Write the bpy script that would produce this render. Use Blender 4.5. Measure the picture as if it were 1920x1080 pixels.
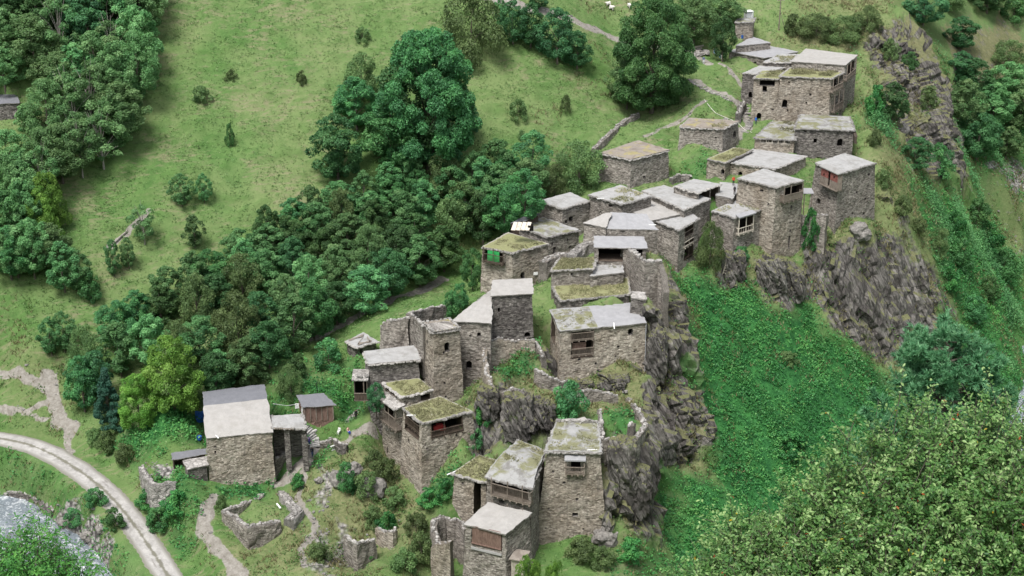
import bpy, bmesh, math, random
import numpy as np
from mathutils import Vector, Matrix, noise as mnoise
random.seed(7)
RNG = np.random.default_rng(11)
for o in list(bpy.data.objects): bpy.data.objects.remove(o)
SC = bpy.context.scene
COL = SC.collection
# ---------------------------------------------------------------- camera, sky, sun, exposure
K = 1.65                                  # survey units -> metres
PITCH = math.radians(22.0)
FPX = 2637.0                              # focal length in pixels of a 1920 px wide picture
CAMZ = 80.0 * K
cam_d = bpy.data.cameras.new('camera')
cam_d.lens = FPX / 1920.0 * 36.0
cam_d.sensor_width = 36.0
cam_d.clip_end = 3000.0
cam_d.clip_start = 0.5
cam = bpy.data.objects.new('camera', cam_d)
COL.objects.link(cam)
cam.location = (0, 0, CAMZ)
cam.rotation_euler = (math.radians(90) - PITCH, 0, 0)
SC.camera = cam

SUN_EL, SUN_AZ = math.radians(64), math.radians(-150)     # azimuth clockwise from +Y
world = bpy.data.worlds.new('World')
SC.world = world
world.use_nodes = True
wn = world.node_tree
wn.nodes.clear()
sky = wn.nodes.new('ShaderNodeTexSky')
sky.sky_type = 'NISHITA'
sky.sun_disc = False
sky.sun_elevation = SUN_EL
sky.sun_rotation = SUN_AZ
sky.air_density = 1.0
sky.dust_density = 3.0
sky.ozone_density = 1.0
hs = wn.nodes.new('ShaderNodeHueSaturation')              # overcast: a greyer sky
hs.inputs['Saturation'].default_value = 0.35
bgn = wn.nodes.new('ShaderNodeBackground')
bgn.inputs['Strength'].default_value = 0.105
wo = wn.nodes.new('ShaderNodeOutputWorld')
wn.links.new(sky.outputs[0], hs.inputs['Color'])
wn.links.new(hs.outputs[0], bgn.inputs['Color'])
wn.links.new(bgn.outputs[0], wo.inputs['Surface'])

sun_d = bpy.data.lights.new('sun', 'SUN')
sun_d.energy = 2.0
sun_d.angle = math.radians(20)
sun_d.color = (1.0, 0.97, 0.92)
sun = bpy.data.objects.new('sun', sun_d)
COL.objects.link(sun)
sd = Vector((math.sin(SUN_AZ) * math.cos(SUN_EL), math.cos(SUN_AZ) * math.cos(SUN_EL), math.sin(SUN_EL)))
sun.rotation_euler = sd.to_track_quat('Z', 'Y').to_euler()
SC.view_settings.view_transform = 'Standard'
SC.view_settings.look = 'None'
SC.view_settings.gamma = 1.0
SC.view_settings.use_curve_mapping = False
SC.view_settings.exposure = 1.28
SC.cycles.max_bounces = 6
SC.cycles.diffuse_bounces = 3
SC.cycles.transparent_max_bounces = 6

# ---------------------------------------------------------------- survey helpers
CP, SP = math.cos(PITCH), math.sin(PITCH)
CAM = np.array([0.0, 0.0, CAMZ])
def ray(u, v):
    a = (u - 960.0) / FPX; b = (540.0 - v) / FPX
    return np.array([a, CP + b * SP, -SP + b * CP])
def at_z(u, v, z):
    d = ray(u, v); t = (z - CAMZ) / d[2]
    return CAM + d * t
def at_y(u, v, y):
    d = ray(u, v)
    return CAM + d * (y / d[1])
def at_plane(u, v, p0, n):
    d = ray(u, v)
    return CAM + d * (np.dot(p0 - CAM, n) / np.dot(d, n))
def pxm(p):                                # pixels (of 1920) per metre at a point
    return FPX / (p[1] * CP + (CAMZ - p[2]) * SP)

# ---------------------------------------------------------------- noise
def _hash(i, j, k, seed):
    h = (i * 374761393 + j * 668265263 + k * 1274126177 + seed * 982451653) & 0xffffffff
    h = ((h ^ (h >> 13)) * 1274126177) & 0xffffffff
    h = h ^ (h >> 16)
    return (h & 0xffff) / 32767.5 - 1.0
def vnoise(p, seed=0):
    p = np.asarray(p, float)
    i = np.floor(p).astype(np.int64); f = p - i
    w = f * f * (3 - 2 * f)
    r = np.zeros(len(p))
    for a in (0, 1):
        wa = w[:, 0] if a else 1 - w[:, 0]
        for b in (0, 1):
            wb = w[:, 1] if b else 1 - w[:, 1]
            for c in (0, 1):
                wc = w[:, 2] if c else 1 - w[:, 2]
                r += wa * wb * wc * _hash(i[:, 0] + a, i[:, 1] + b, i[:, 2] + c, seed)
    return r
def fbm(p, octv=4, seed=0, gain=0.5):
    p = np.asarray(p, float)
    r = np.zeros(len(p)); a = 1.0
    for o in range(octv):
        r += a * vnoise(p * (2.03 ** o) + 17.3 * o, seed + o); a *= gain
    return r
def worley(p, seed=0):                     # distance to the nearest and second cell point, id of the nearest
    p = np.asarray(p, float)
    i = np.floor(p).astype(np.int64)
    d1 = np.full(len(p), 9.0); d2 = np.full(len(p), 9.0); idn = np.zeros(len(p))
    for a in (-1, 0, 1):
        for b in (-1, 0, 1):
            for c in (-1, 0, 1):
                q = i + np.array([a, b, c])
                o = np.stack([_hash(q[:, 0], q[:, 1], q[:, 2], seed + s) for s in (1, 2, 3)], 1) * 0.5 + 0.5
                d = np.linalg.norm(q + o - p, axis=1)
                near = d < d1
                d2 = np.where(near, d1, np.minimum(d2, d))
                idn = np.where(near, _hash(q[:, 0], q[:, 1], q[:, 2], seed + 9), idn)
                d1 = np.where(near, d, d1)
    return d1, d2, idn

# ---------------------------------------------------------------- object helpers
def link(o, parent=None):
    COL.objects.link(o)
    if parent is not None: o.parent = parent
    return o
def mk(name, V, F, mat, parent=None, uv=None, attrs=None, smooth=False, fmat=None):
    """one mesh object from vertices and faces (list of tuples, or an (n,4)/(n,3) array)"""
    me = bpy.data.meshes.new(name)
    V = np.asarray(V, np.float32).reshape(-1, 3)
    if isinstance(F, np.ndarray):
        n, k = F.shape
        me.vertices.add(len(V)); me.vertices.foreach_set('co', V.ravel())
        me.loops.add(n * k); me.loops.foreach_set('vertex_index', F.astype(np.int32).ravel())
        me.polygons.add(n)
        me.polygons.foreach_set('loop_start', np.arange(0, n * k, k, dtype=np.int32))
        me.polygons.foreach_set('loop_total', np.full(n, k, dtype=np.int32))
    else:
        me.from_pydata([tuple(map(float, v)) for v in V], [], [tuple(map(int, f)) for f in F])
    if uv is not None:                     # per-vertex uv
        uvl = me.uv_layers.new(name='UVMap')
        li = np.zeros(len(me.loops), np.int32); me.loops.foreach_get('vertex_index', li)
        uvl.data.foreach_set('uv', np.asarray(uv, np.float32)[li].ravel())
    for k_, arr in (attrs or {}).items():
        a = me.attributes.new(k_, 'FLOAT', 'POINT'); a.data.foreach_set('value', np.asarray(arr, np.float32))
    for m in (mat if isinstance(mat, (list, tuple)) else [mat]): me.materials.append(m)
    if fmat is not None: me.polygons.foreach_set('material_index', np.asarray(fmat, np.int32))
    if smooth: me.polygons.foreach_set('use_smooth', np.ones(len(me.polygons), bool))
    me.update(calc_edges=True); me.validate(clean_customdata=False)
    o = bpy.data.objects.new(name, me)
    return link(o, parent)
def tag(o, label=None, cat=None, group=None, kind=None):
    if label: o['label'] = label
    if cat: o['category'] = cat
    if group: o['group'] = group
    if kind: o['kind'] = kind
    return o
def empty(name, loc, label, cat, group=None):
    o = bpy.data.objects.new(name, None); link(o)
    o.location = tuple(map(float, loc)); o.empty_display_size = 0.5
    return tag(o, label, cat, group)
def share(o, parent=None, name=None):      # a copy of one object sharing its mesh
    c = o.copy(); link(c, parent)
    return c
class MB:
    """collects boxes, beams and tubes into one mesh"""
    def __init__(s): s.V, s.F, s.UV, s.M = [], [], [], []
    def add(s, V, F, m=0):
        b = len(s.V); s.V += [tuple(v) for v in V]; s.F += [tuple(i + b for i in f) for f in F]; s.M += [m] * len(F)
    def hexa(s, b4, t4, m=0):              # bottom ring, top ring (both counter-clockwise seen from above)
        s.add(list(b4) + list(t4), [(3, 2, 1, 0), (4, 5, 6, 7)] + [(i, (i + 1) % 4, (i + 1) % 4 + 4, i + 4) for i in range(4)], m)
    def beam(s, a, b, w, h=None, up=(0, 0, 1), m=0):
        a = np.array(a, float); b = np.array(b, float); h = w if h is None else h
        d = b - a; d = d / (np.linalg.norm(d) + 1e-9)
        upv = np.array(up, float)
        if abs(np.dot(d, upv)) > 0.95: upv = np.array([1.0, 0.0, 0.0])
        x = np.cross(d, upv); x /= np.linalg.norm(x); y = np.cross(x, d)
        ring = [(-1, -1), (1, -1), (1, 1), (-1, 1)]
        V = [a + x * w / 2 * i + y * h / 2 * j for i, j in ring] + [b + x * w / 2 * i + y * h / 2 * j for i, j in ring]
        s.add(V, [(0, 1, 2, 3), (7, 6, 5, 4)] + [(i + 4, (i + 1) % 4 + 4, (i + 1) % 4, i) for i in range(4)], m)
    def box(s, c, sx, sy, sz, rz=0.0, m=0):
        c = np.array(c, float); ca, sa = math.cos(rz), math.sin(rz)
        r = [c + np.array([x * ca - y * sa, x * sa + y * ca, 0]) for x, y in ((-sx/2, -sy/2), (sx/2, -sy/2), (sx/2, sy/2), (-sx/2, sy/2))]
        s.hexa([p - np.array([0, 0, sz/2]) for p in r], [p + np.array([0, 0, sz/2]) for p in r], m)
    def tube(s, pts, rad, n=6, m=0):
        pts = [np.array(p, float) for p in pts]
        rad = rad if isinstance(rad, (list, tuple)) else [rad] * len(pts)
        V, F = [], []
        for i, p in enumerate(pts):
            d = pts[min(i + 1, len(pts) - 1)] - pts[max(i - 1, 0)]; d = d / (np.linalg.norm(d) + 1e-9)
            x = np.cross(d, [0.31, 0.95, 0.05]) if abs(d[2]) > .9 else np.cross(d, [0, 0, 1.0])
            x /= np.linalg.norm(x); y = np.cross(d, x)
            for k in range(n):
                a = 2 * math.pi * k / n
                V.append(p + (x * math.cos(a) + y * math.sin(a)) * rad[i])
        for i in range(len(pts) - 1):
            for k in range(n):
                F.append((i*n + k, i*n + (k+1) % n, (i+1)*n + (k+1) % n, (i+1)*n + k))
        F.append(tuple(range(n - 1, -1, -1))); F.append(tuple((len(pts)-1)*n + k for k in range(n)))
        s.add(V, F, m)
    def build(s, name, mat, parent=None, uv=False, smooth=False):
        V = np.array(s.V, float)
        if parent is not None: V = V - np.array(world_loc(parent))
        return mk(name, V, s.F, mat, parent, fmat=s.M, smooth=smooth)
def world_loc(o):
    l = Vector((0, 0, 0))
    while o is not None: l = l + o.location; o = o.parent
    return (l.x, l.y, l.z)
# ---------------------------------------------------------------- materials
class NT:
    def __init__(s, name, rough=0.9, spec=0.15):
        s.mat = bpy.data.materials.new(name); s.mat.use_nodes = True
        s.t = s.mat.node_tree; s.b = s.t.nodes['Principled BSDF']
        s.b.inputs['Roughness'].default_value = rough
        s.b.inputs['Specular IOR Level'].default_value = spec
        s.out = s.t.nodes['Material Output']
    def n(s, typ, **kw):
        n = s.t.nodes.new('ShaderNode' + typ)
        for k, v in kw.items(): setattr(n, k, v)
        return n
    def put(s, sock, v):
        if hasattr(v, 'is_output'): s.t.links.new(v, sock)
        elif isinstance(v, (tuple, list)): sock.default_value = (*v, 1.0) if len(v) == 3 and sock.type == 'RGBA' else v
        else: sock.default_value = v
    def coord(s, which='Object'): return s.n('TexCoord').outputs[which]
    def pos(s): return s.n('NewGeometry').outputs['Position']
    def scale(s, vec, sc):
        m = s.n('Mapping'); s.put(m.inputs['Vector'], vec); m.inputs['Scale'].default_value = sc if isinstance(sc, tuple) else (sc,)*3
        return m.outputs[0]
    def noise(s, vec, sc=1.0, det=4.0, rough=0.55, dist=0.0, color=False):
        n = s.n('TexNoise'); s.put(n.inputs['Vector'], vec)
        n.inputs['Scale'].default_value = sc; n.inputs['Detail'].default_value = det
        n.inputs['Roughness'].default_value = rough; n.inputs['Distortion'].default_value = dist
        return n.outputs['Color' if color else 'Fac']
    def voro(s, vec, sc=1.0, feature='F1', rnd=1.0, dim='3D'):
        n = s.n('TexVoronoi', feature=feature, voronoi_dimensions=dim); s.put(n.inputs['Vector'], vec)
        n.inputs['Scale'].default_value = sc; n.inputs['Randomness'].default_value = rnd
        return n
    def ramp(s, fac, stops, interp='LINEAR'):
        r = s.n('ValToRGB'); s.put(r.inputs[0], fac); e = r.color_ramp.elements; r.color_ramp.interpolation = interp
        while len(e) < len(stops): e.new(0.5)
        for el, (p, c) in zip(e, stops):
            el.position = p; el.color = (*c, 1) if isinstance(c, (tuple, list)) else (c, c, c, 1)
        return r.outputs[0]
    def mix(s, fac, a, b, blend='MIX'):
        m = s.n('Mix', data_type='RGBA', blend_type=blend)
        s.put(m.inputs[0], fac); s.put(m.inputs[6], a); s.put(m.inputs[7], b)
        return m.outputs[2]
    def math(s, op, a, b=0.5, clamp=False):
        m = s.n('Math', operation=op, use_clamp=clamp); s.put(m.inputs[0], a); s.put(m.inputs[1], b)
        return m.outputs[0]
    def vmix(s, a, b, f):                   # a + b*f (vectors)
        m = s.n('VectorMath', operation='MULTIPLY_ADD'); s.put(m.inputs[0], b); m.inputs[1].default_value = (f, f, f); s.put(m.inputs[2], a)
        return m.outputs[0]
    def attr(s, name): return s.n('Attribute', attribute_name=name).outputs['Fac']
    def objrnd(s): return s.n('ObjectInfo').outputs['Random']
    def hsv(s, col, h=0.5, sat=1.0, val=1.0):
        n = s.n('HueSaturation'); s.put(n.inputs['Color'], col); s.put(n.inputs['Hue'], h); s.put(n.inputs['Saturation'], sat); s.put(n.inputs['Value'], val)
        return n.outputs[0]
    def bump(s, h, strength=0.5, dist=0.1):
        b = s.n('Bump'); s.put(b.inputs['Height'], h); b.inputs['Strength'].default_value = strength; b.inputs['Distance'].default_value = dist
        s.t.links.new(b.outputs[0], s.b.inputs['Normal']); return b
    def done(s, col, rough=None):
        s.put(s.b.inputs['Base Color'], col)
        if rough is not None: s.put(s.b.inputs['Roughness'], rough)
        return s.mat

def stone_mat(name, c_dark, c_mid, c_light, tint, mortar=0.5, sx=2.1, sy=6.5):
    m = NT(name, 0.92, 0.1)
    uv = m.coord('UV')
    wob = m.noise(uv, 1.7, 3, 0.6, color=True)
    uvd = m.vmix(uv, wob, 0.22)
    v1 = m.voro(m.scale(uvd, (sx, sy, 1)), 1.0, 'F1', 0.95, '2D')
    ve = m.voro(m.scale(uvd, (sx, sy, 1)), 1.0, 'DISTANCE_TO_EDGE', 0.95, '2D')
    sep = m.n('SeparateColor'); m.put(sep.inputs[0], v1.outputs['Color'])
    stone = m.ramp(sep.outputs[0], [(0.0, c_dark), (0.35, c_mid), (0.75, tuple((a + b) / 2 for a, b in zip(c_mid, c_light))), (0.97, c_light)])
    fine = m.noise(m.scale(uv, (7, 16, 1)), 1.0, 5, 0.65)
    stone = m.mix(m.ramp(fine, [(0.3, 0.0), (0.7, 0.55)]), stone, tuple(x * 0.62 for x in c_mid))
    edge = m.ramp(ve.outputs['Distance'], [(0.0, 1.0), (0.085, 0.0)])
    stone = m.mix(m.math('MULTIPLY', edge, mortar), stone, tuple(x * 0.34 for x in c_dark))
    big = m.noise(m.pos(), 0.23, 4, 0.6)
    stone = m.mix(m.ramp(big, [(0.42, 0.0), (0.68, 0.75)]), stone, tint, 'MULTIPLY')
    lich = m.noise(m.pos(), 0.9, 5, 0.65)
    stone = m.mix(m.ramp(lich, [(0.60, 0.0), (0.72, 0.5)]), stone, tuple(min(1, x * 1.18) for x in c_light))
    stk = m.noise(m.scale(uv, (1.3, 0.22, 1)), 1.0, 4, 0.6)
    stone = m.mix(m.ramp(stk, [(0.55, 0.0), (0.75, 0.5)]), stone, (0.09, 0.085, 0.08))
    col = m.hsv(stone, 0.5, 1.0, m.math('ADD', m.math('MULTIPLY', m.objrnd(), 0.26), 0.87))
    hgt = m.math('ADD', m.math('MULTIPLY', m.ramp(ve.outputs['Distance'], [(0.0, 0.0), (0.16, 1.0)]), 0.7), m.math('MULTIPLY', sep.outputs[1], 0.6))
    hgt = m.math('ADD', hgt, m.math('MULTIPLY', fine, 0.5))
    m.bump(hgt, 0.85, 0.12)
    return m.done(col)

def pale_roof_mat(name, base, dark, moss=0.3, mosscol=(0.16, 0.17, 0.06), stain=0.5):
    m = NT(name, 0.9, 0.15)
    p = m.coord('UV')
    w = m.noise(p, 0.9, 6, 0.65)
    seed = m.n('VectorMath', operation='ADD'); m.put(seed.inputs[0], m.pos()); comb = m.n('CombineXYZ')
    m.put(comb.inputs[2], m.math('MULTIPLY', m.objrnd(), 50.0)); m.put(seed.inputs[1], comb.outputs[0])
    q = seed.outputs[0]
    a = m.noise(q, 0.55, 6, 0.68, 0.4)
    col = m.mix(m.ramp(w, [(0.3, 0.0), (0.75, 1.0)]), base, tuple(x * 0.78 for x in base))
    col = m.mix(m.ramp(a, [(0.50, 0.0), (0.62, stain)]), col, dark)
    mo = m.noise(q, 0.38, 5, 0.6, 0.6)
    inner = m.ramp(m.attr('edge'), [(0.08, 0.0), (0.3, 1.0)])
    mf = m.math('MULTIPLY', m.ramp(mo, [(0.56 - moss * 0.45, 0.0), (0.66 - moss * 0.4, 1.0)]), inner)
    mcol = m.mix(m.noise(q, 2.2, 4, 0.6), mosscol, tuple(min(1, x * 1.9) for x in mosscol))
    col = m.mix(m.math('MULTIPLY', mf, 0.9 if moss > 0 else 0.0), col, mcol)
    joint = m.voro(m.scale(p, (0.33, 0.5, 1)), 1.0, 'DISTANCE_TO_EDGE', 0.8, '2D').outputs['Distance']
    col = m.mix(m.ramp(joint, [(0.0, 0.35), (0.02, 0.0)]), col, dark)
    m.bump(m.math('ADD', m.math('MULTIPLY', a, 0.6), m.math('ADD', m.noise(q, 4.0, 5, 0.7), m.math('MULTIPLY', mf, 0.6))), 0.6, 0.12)
    return m.done(col)

def wood_mat(name, c1, c2, rough=0.8):
    m = NT(name, rough, 0.2)
    p = m.coord('Object')
    g = m.noise(m.scale(p, (9, 9, 1.2)), 1.0, 5, 0.65)
    col = m.mix(m.ramp(g, [(0.35, 0.0), (0.68, 1.0)]), c1, c2)
    w = m.noise(m.pos(), 1.3, 4, 0.6)
    col = m.mix(m.ramp(w, [(0.5, 0.0), (0.7, 0.6)]), col, tuple(x * 0.55 for x in c1))
    col = m.hsv(col, 0.5, 1.0, m.math('ADD', m.math('MULTIPLY', m.objrnd(), 0.45), 0.78))
    m.bump(g, 0.4, 0.02)
    return m.done(col)

def leaf_mat(name, c_dark, c_mid, c_light, hue=0.03, transl=0.3, rough=0.55, spots=None):
    m = NT(name, rough, 0.25)
    r = m.attr('rnd')
    stops = [(0.0, c_dark), (0.5, c_mid), (0.97, c_light)]
    if spots: stops = [(0.0, c_dark), (0.5, c_mid), (0.93, c_light), (0.965, spots[0]), (0.988, spots[1])]
    col = m.ramp(r, stops, 'LINEAR')
    clump = m.noise(m.pos(), 0.55, 3, 0.5)
    col = m.hsv(col, m.math('ADD', m.math('MULTIPLY', m.objrnd(), hue), 0.5 - hue / 2), 1.0,
                m.math('ADD', m.math('MULTIPLY', m.objrnd(), 0.75), m.math('ADD', m.math('MULTIPLY', clump, 0.6), 0.45)))
    m.put(m.b.inputs['Base Color'], col)
    tr = m.n('BsdfTranslucent'); m.put(tr.inputs['Color'], m.hsv(col, 0.485, 1.1, 1.2))
    mx = m.n('MixShader'); mx.inputs[0].default_value = transl
    m.t.links.new(m.b.outputs[0], mx.inputs[1]); m.t.links.new(tr.outputs[0], mx.inputs[2])
    m.t.links.new(mx.outputs[0], m.out.inputs['Surface'])
    return m.mat

def plain_mat(name, c, rough=0.7, spec=0.2, var=0.15, metal=0.0):
    m = NT(name, rough, spec)
    m.b.inputs['Metallic'].default_value = metal
    n = m.noise(m.pos(), 2.5, 4, 0.6)
    return m.done(m.mix(m.ramp(n, [(0.35, 0.0), (0.7, 1.0)]), tuple(x * (1 - var) for x in c), tuple(min(1, x * (1 + var)) for x in c)))

M = {}
M['stone'] = stone_mat('slate_masonry', (0.106, 0.097, 0.086), (0.270, 0.243, 0.216), (0.502, 0.467, 0.423), (0.62, 0.60, 0.60))
M['stone_warm'] = stone_mat('warm_slate_masonry', (0.132, 0.113, 0.094), (0.332, 0.295, 0.250), (0.552, 0.504, 0.434), (0.70, 0.65, 0.60), 0.4)
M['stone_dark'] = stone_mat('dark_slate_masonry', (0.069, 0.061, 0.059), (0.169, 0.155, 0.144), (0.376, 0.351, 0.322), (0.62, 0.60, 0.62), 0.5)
M['roof_pale'] = pale_roof_mat('pale_clay_roof', (0.305, 0.303, 0.300), (0.153, 0.145, 0.133), 0.0, stain=0.45)
M['roof_clean'] = pale_roof_mat('cream_membrane_roof', (0.314, 0.303, 0.290), (0.219, 0.206, 0.187), 0.0, stain=0.3)
M['roof_moss'] = pale_roof_mat('mossy_clay_roof', (0.278, 0.278, 0.274), (0.116, 0.110, 0.101), 0.22, (0.10, 0.10, 0.052), 0.75)
M['roof_grass'] = pale_roof_mat('turf_roof', (0.302, 0.288, 0.259), (0.158, 0.144, 0.115), 0.75, (0.12, 0.124, 0.056), 0.5)
M['roof_brown'] = pale_roof_mat('brown_earth_roof', (0.240, 0.212, 0.184), (0.128, 0.108, 0.092), 0.1, (0.17, 0.15, 0.07), 0.7)
M['roof_grey'] = pale_roof_mat('grey_sheet_roof', (0.278, 0.278, 0.288), (0.208, 0.208, 0.218), 0.0, stain=0.4)
M['roof_metal'] = pale_roof_mat('blue_grey_sheet_roof', (0.152, 0.155, 0.171), (0.112, 0.115, 0.127), 0.0, stain=0.4)
M['roof_edge'] = stone_mat('roof_edge_slate', (0.12, 0.11, 0.10), (0.25, 0.235, 0.22), (0.42, 0.40, 0.37), (0.8, 0.78, 0.76), 0.4, 1.0, 9.0)
M['wood'] = wood_mat('weathered_wood', (0.13, 0.105, 0.085), (0.24, 0.205, 0.175))
M['wood_dark'] = wood_mat('dark_wood', (0.045, 0.034, 0.027), (0.10, 0.078, 0.062))
M['wood_red'] = wood_mat('red_brown_wood', (0.10, 0.062, 0.05), (0.185, 0.125, 0.105))
M['wood_pale'] = wood_mat('pale_wood', (0.34, 0.30, 0.25), (0.50, 0.46, 0.40))
M['interior'] = plain_mat('painted_room_dark', (0.012, 0.011, 0.010), 1.0, 0.0)  # near-black colour paints in the darkness of rooms behind openings
M['white'] = plain_mat('white_paint', (0.72, 0.72, 0.72), 0.5)
M['metal'] = plain_mat('galvanised_metal', (0.45, 0.46, 0.48), 0.45, 0.4)
M['blue'] = plain_mat('blue_plastic', (0.02, 0.09, 0.34), 0.4)
M['red'] = plain_mat('red_cloth', (0.26, 0.03, 0.03), 0.9)
M['green'] = plain_mat('green_sheet', (0.03, 0.30, 0.08), 0.8)
M['cable'] = plain_mat('pale_hose', (0.62, 0.60, 0.55), 0.6)
M['black'] = plain_mat('black_cloth', (0.018, 0.018, 0.02), 0.9)
M['slab'] = stone_mat('roof_slab_stone', (0.17, 0.16, 0.15), (0.30, 0.285, 0.27), (0.46, 0.44, 0.42), (0.75, 0.74, 0.73), 0.5, 1.6, 2.4)
def rock_piece_mat():
    m = NT('loose_slate', 0.92, 0.1)
    p = m.pos(); a = m.noise(p, 3.0, 5, 0.65)
    col = m.mix(m.ramp(a, [(0.3, 0.0), (0.7, 1.0)]), (0.16, 0.15, 0.142), (0.40, 0.385, 0.365))
    m.bump(a, 0.7, 0.05)
    return m.done(m.hsv(col, 0.5, 1.0, m.math('ADD', m.math('MULTIPLY', m.objrnd(), 0.55), 0.55)))
M['loose'] = rock_piece_mat()
M['boulder'] = plain_mat('boulder_rock', (0.17, 0.16, 0.15), 0.95, 0.1, 0.45)
# foliage
M['leaf_ash'] = leaf_mat('ash_leaves', (0.026, 0.085, 0.028), (0.055, 0.155, 0.05), (0.115, 0.245, 0.085), 0.055, 0.35)
M['leaf_dark'] = leaf_mat('dark_leaves', (0.020, 0.068, 0.026), (0.042, 0.122, 0.043), (0.088, 0.195, 0.075), 0.055, 0.35)
M['leaf_light'] = leaf_mat('yellow_green_leaves', (0.05, 0.12, 0.02), (0.105, 0.21, 0.036), (0.19, 0.31, 0.07), 0.03, 0.35)
M['leaf_olive'] = leaf_mat('olive_leaves', (0.047, 0.083, 0.031), (0.084, 0.138, 0.049), (0.149, 0.217, 0.084), 0.04)
M['leaf_wood'] = leaf_mat('mixed_wood_leaves', (0.048, 0.119, 0.044), (0.101, 0.218, 0.080), (0.209, 0.345, 0.150), 0.05, 0.35)
M['leaf_young'] = leaf_mat('young_ash_leaves', (0.035, 0.105, 0.04), (0.075, 0.185, 0.066), (0.15, 0.28, 0.115), 0.055, 0.35)
M['leaf_spruce'] = leaf_mat('spruce_needles', (0.016, 0.063, 0.042), (0.030, 0.102, 0.070), (0.057, 0.150, 0.101), 0.02, 0.1)
M['leaf_pine'] = leaf_mat('pine_needles', (0.035, 0.12, 0.055), (0.085, 0.23, 0.11), (0.21, 0.40, 0.22), 0.01, 0.3)
M['leaf_briar'] = leaf_mat('wild_rose_leaves', (0.032, 0.118, 0.030), (0.112, 0.255, 0.066), (0.34, 0.50, 0.20), 0.01, 0.35, 0.4,
                           spots=((0.45, 0.36, 0.03), (0.42, 0.11, 0.035)))
M['leaf_near'] = leaf_mat('bright_maple_leaves', (0.02, 0.085, 0.018), (0.045, 0.155, 0.03), (0.10, 0.24, 0.05), 0.01, 0.3)
M['herb_lush'] = leaf_mat('nettle_leaves', (0.014, 0.07, 0.022), (0.036, 0.15, 0.042), (0.10, 0.26, 0.07), 0.0, 0.3)
M['herb_mid'] = leaf_mat('weed_leaves', (0.026, 0.067, 0.014), (0.056, 0.123, 0.028), (0.120, 0.190, 0.060), 0.0, 0.25)
M['herb_dry'] = leaf_mat('dry_grass', (0.088, 0.080, 0.036), (0.160, 0.152, 0.072), (0.264, 0.240, 0.136), 0.0, 0.2)
M['grass'] = leaf_mat('meadow_grass', (0.045, 0.105, 0.028), (0.085, 0.16, 0.05), (0.15, 0.205, 0.085), 0.0, 0.2)
M['turf'] = leaf_mat('roof_turf', (0.075, 0.082, 0.036), (0.150, 0.146, 0.076), (0.25, 0.235, 0.145), 0.0, 0.2)
M['bark'] = wood_mat('bark', (0.07, 0.058, 0.046), (0.15, 0.13, 0.11))
M['bark_pale'] = wood_mat('pale_bark', (0.22, 0.20, 0.18), (0.38, 0.35, 0.32))
# ---------------------------------------------------------------- building library
CTRL = []            # ground survey points (x, y, z)
FOOT = []            # building footprints (polygon, highest ground allowed)
def ctl(p): CTRL.append((float(p[0]), float(p[1]), float(p[2])))
def offset_poly(P, d):                       # counter-clockwise polygon, d > 0 grows it
    P = [np.array(p[:2], float) for p in P]; n = len(P); out = []
    for i in range(n):
        a, b, c = P[i - 1], P[i], P[(i + 1) % n]
        e1 = (b - a) / np.linalg.norm(b - a); e2 = (c - b) / np.linalg.norm(c - b)
        n1 = np.array([e1[1], -e1[0]]); n2 = np.array([e2[1], -e2[0]])
        m = n1 + n2; k = max(0.35, 1 + float(np.dot(n1, n2)))
        out.append(b + m * d / k)
    return out
def jitter(P, amp, sc=0.8, seed=3):
    P = np.asarray(P, float)
    d = np.stack([fbm(P * sc, 3, seed + 10 * i) for i in range(3)], 1)
    d[:, 2] *= 0.5
    if amp: d += np.stack([fbm(P * 2.6, 2, seed + 50 + 10 * i) for i in range(3)], 1) * np.array([.6, .6, .2])
    return P + d * amp

class Face:
    """one wall face: Bl, Br bottom corners, Tl, Tr top corners, seen from outside"""
    def __init__(s, Bl, Br, Tr, Tl):
        s.Bl, s.Br, s.Tr, s.Tl = [np.array(p, float) for p in (Bl, Br, Tr, Tl)]
        n = np.cross(s.Br - s.Bl, s.Tl - s.Bl); s.n = n / np.linalg.norm(n)
        s.w = np.linalg.norm(s.Br - s.Bl)
        s.nh = np.array([s.n[0], s.n[1], 0]); s.nh /= np.linalg.norm(s.nh)
    def L(s, t): return s.Bl + (s.Tl - s.Bl) * t
    def R(s, t): return s.Br + (s.Tr - s.Br) * t
    def P(s, a, t): return s.L(t) + (s.R(t) - s.L(t)) * a
    def inv(s, p):
        t = (p[2] - s.Bl[2]) / (s.Tl[2] - s.Bl[2])
        for _ in range(4):
            l, r = s.L(t), s.R(t)
            a = float(np.dot((p - l)[:2], (r - l)[:2]) / np.dot((r - l)[:2], (r - l)[:2]))
            zb = s.Bl[2] + (s.Br[2] - s.Bl[2]) * a; zt = s.Tl[2] + (s.Tr[2] - s.Tl[2]) * a
            t = (p[2] - zb) / (zt - zb)
        return a, t
    def px(s, u, v, out=0.0): return s.inv(at_plane(u, v, s.Bl + s.n * out, s.n))
    def W(s, a, z, out=0.0):                  # world point at fraction a, height z, pushed outward
        zb = s.Bl[2] + (s.Br[2] - s.Bl[2]) * a; zt = s.Tl[2] + (s.Tr[2] - s.Tl[2]) * a
        p = s.P(a, (z - zb) / (zt - zb)) + s.nh * out
        p[2] = z
        return p

def arch_pts(a0, a1, t0, t1, kind, wid, hei):
    """outline of an opening in (a, t), counter-clockwise seen from outside"""
    pts = [(a0, t0), (a1, t0)]
    if kind == 'arch':
        rise = min(0.45, 0.5 * wid / max(hei, .01))
        ts = t1 - (t1 - t0) * rise
        for k in range(7):
            th = math.pi * k / 6
            pts.append(((a0 + a1) / 2 + (a1 - a0) / 2 * math.cos(th), ts + (t1 - ts) * math.sin(th)))
    else:
        pts += [(a1, t1), (a0, t1)]
    return pts

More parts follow.
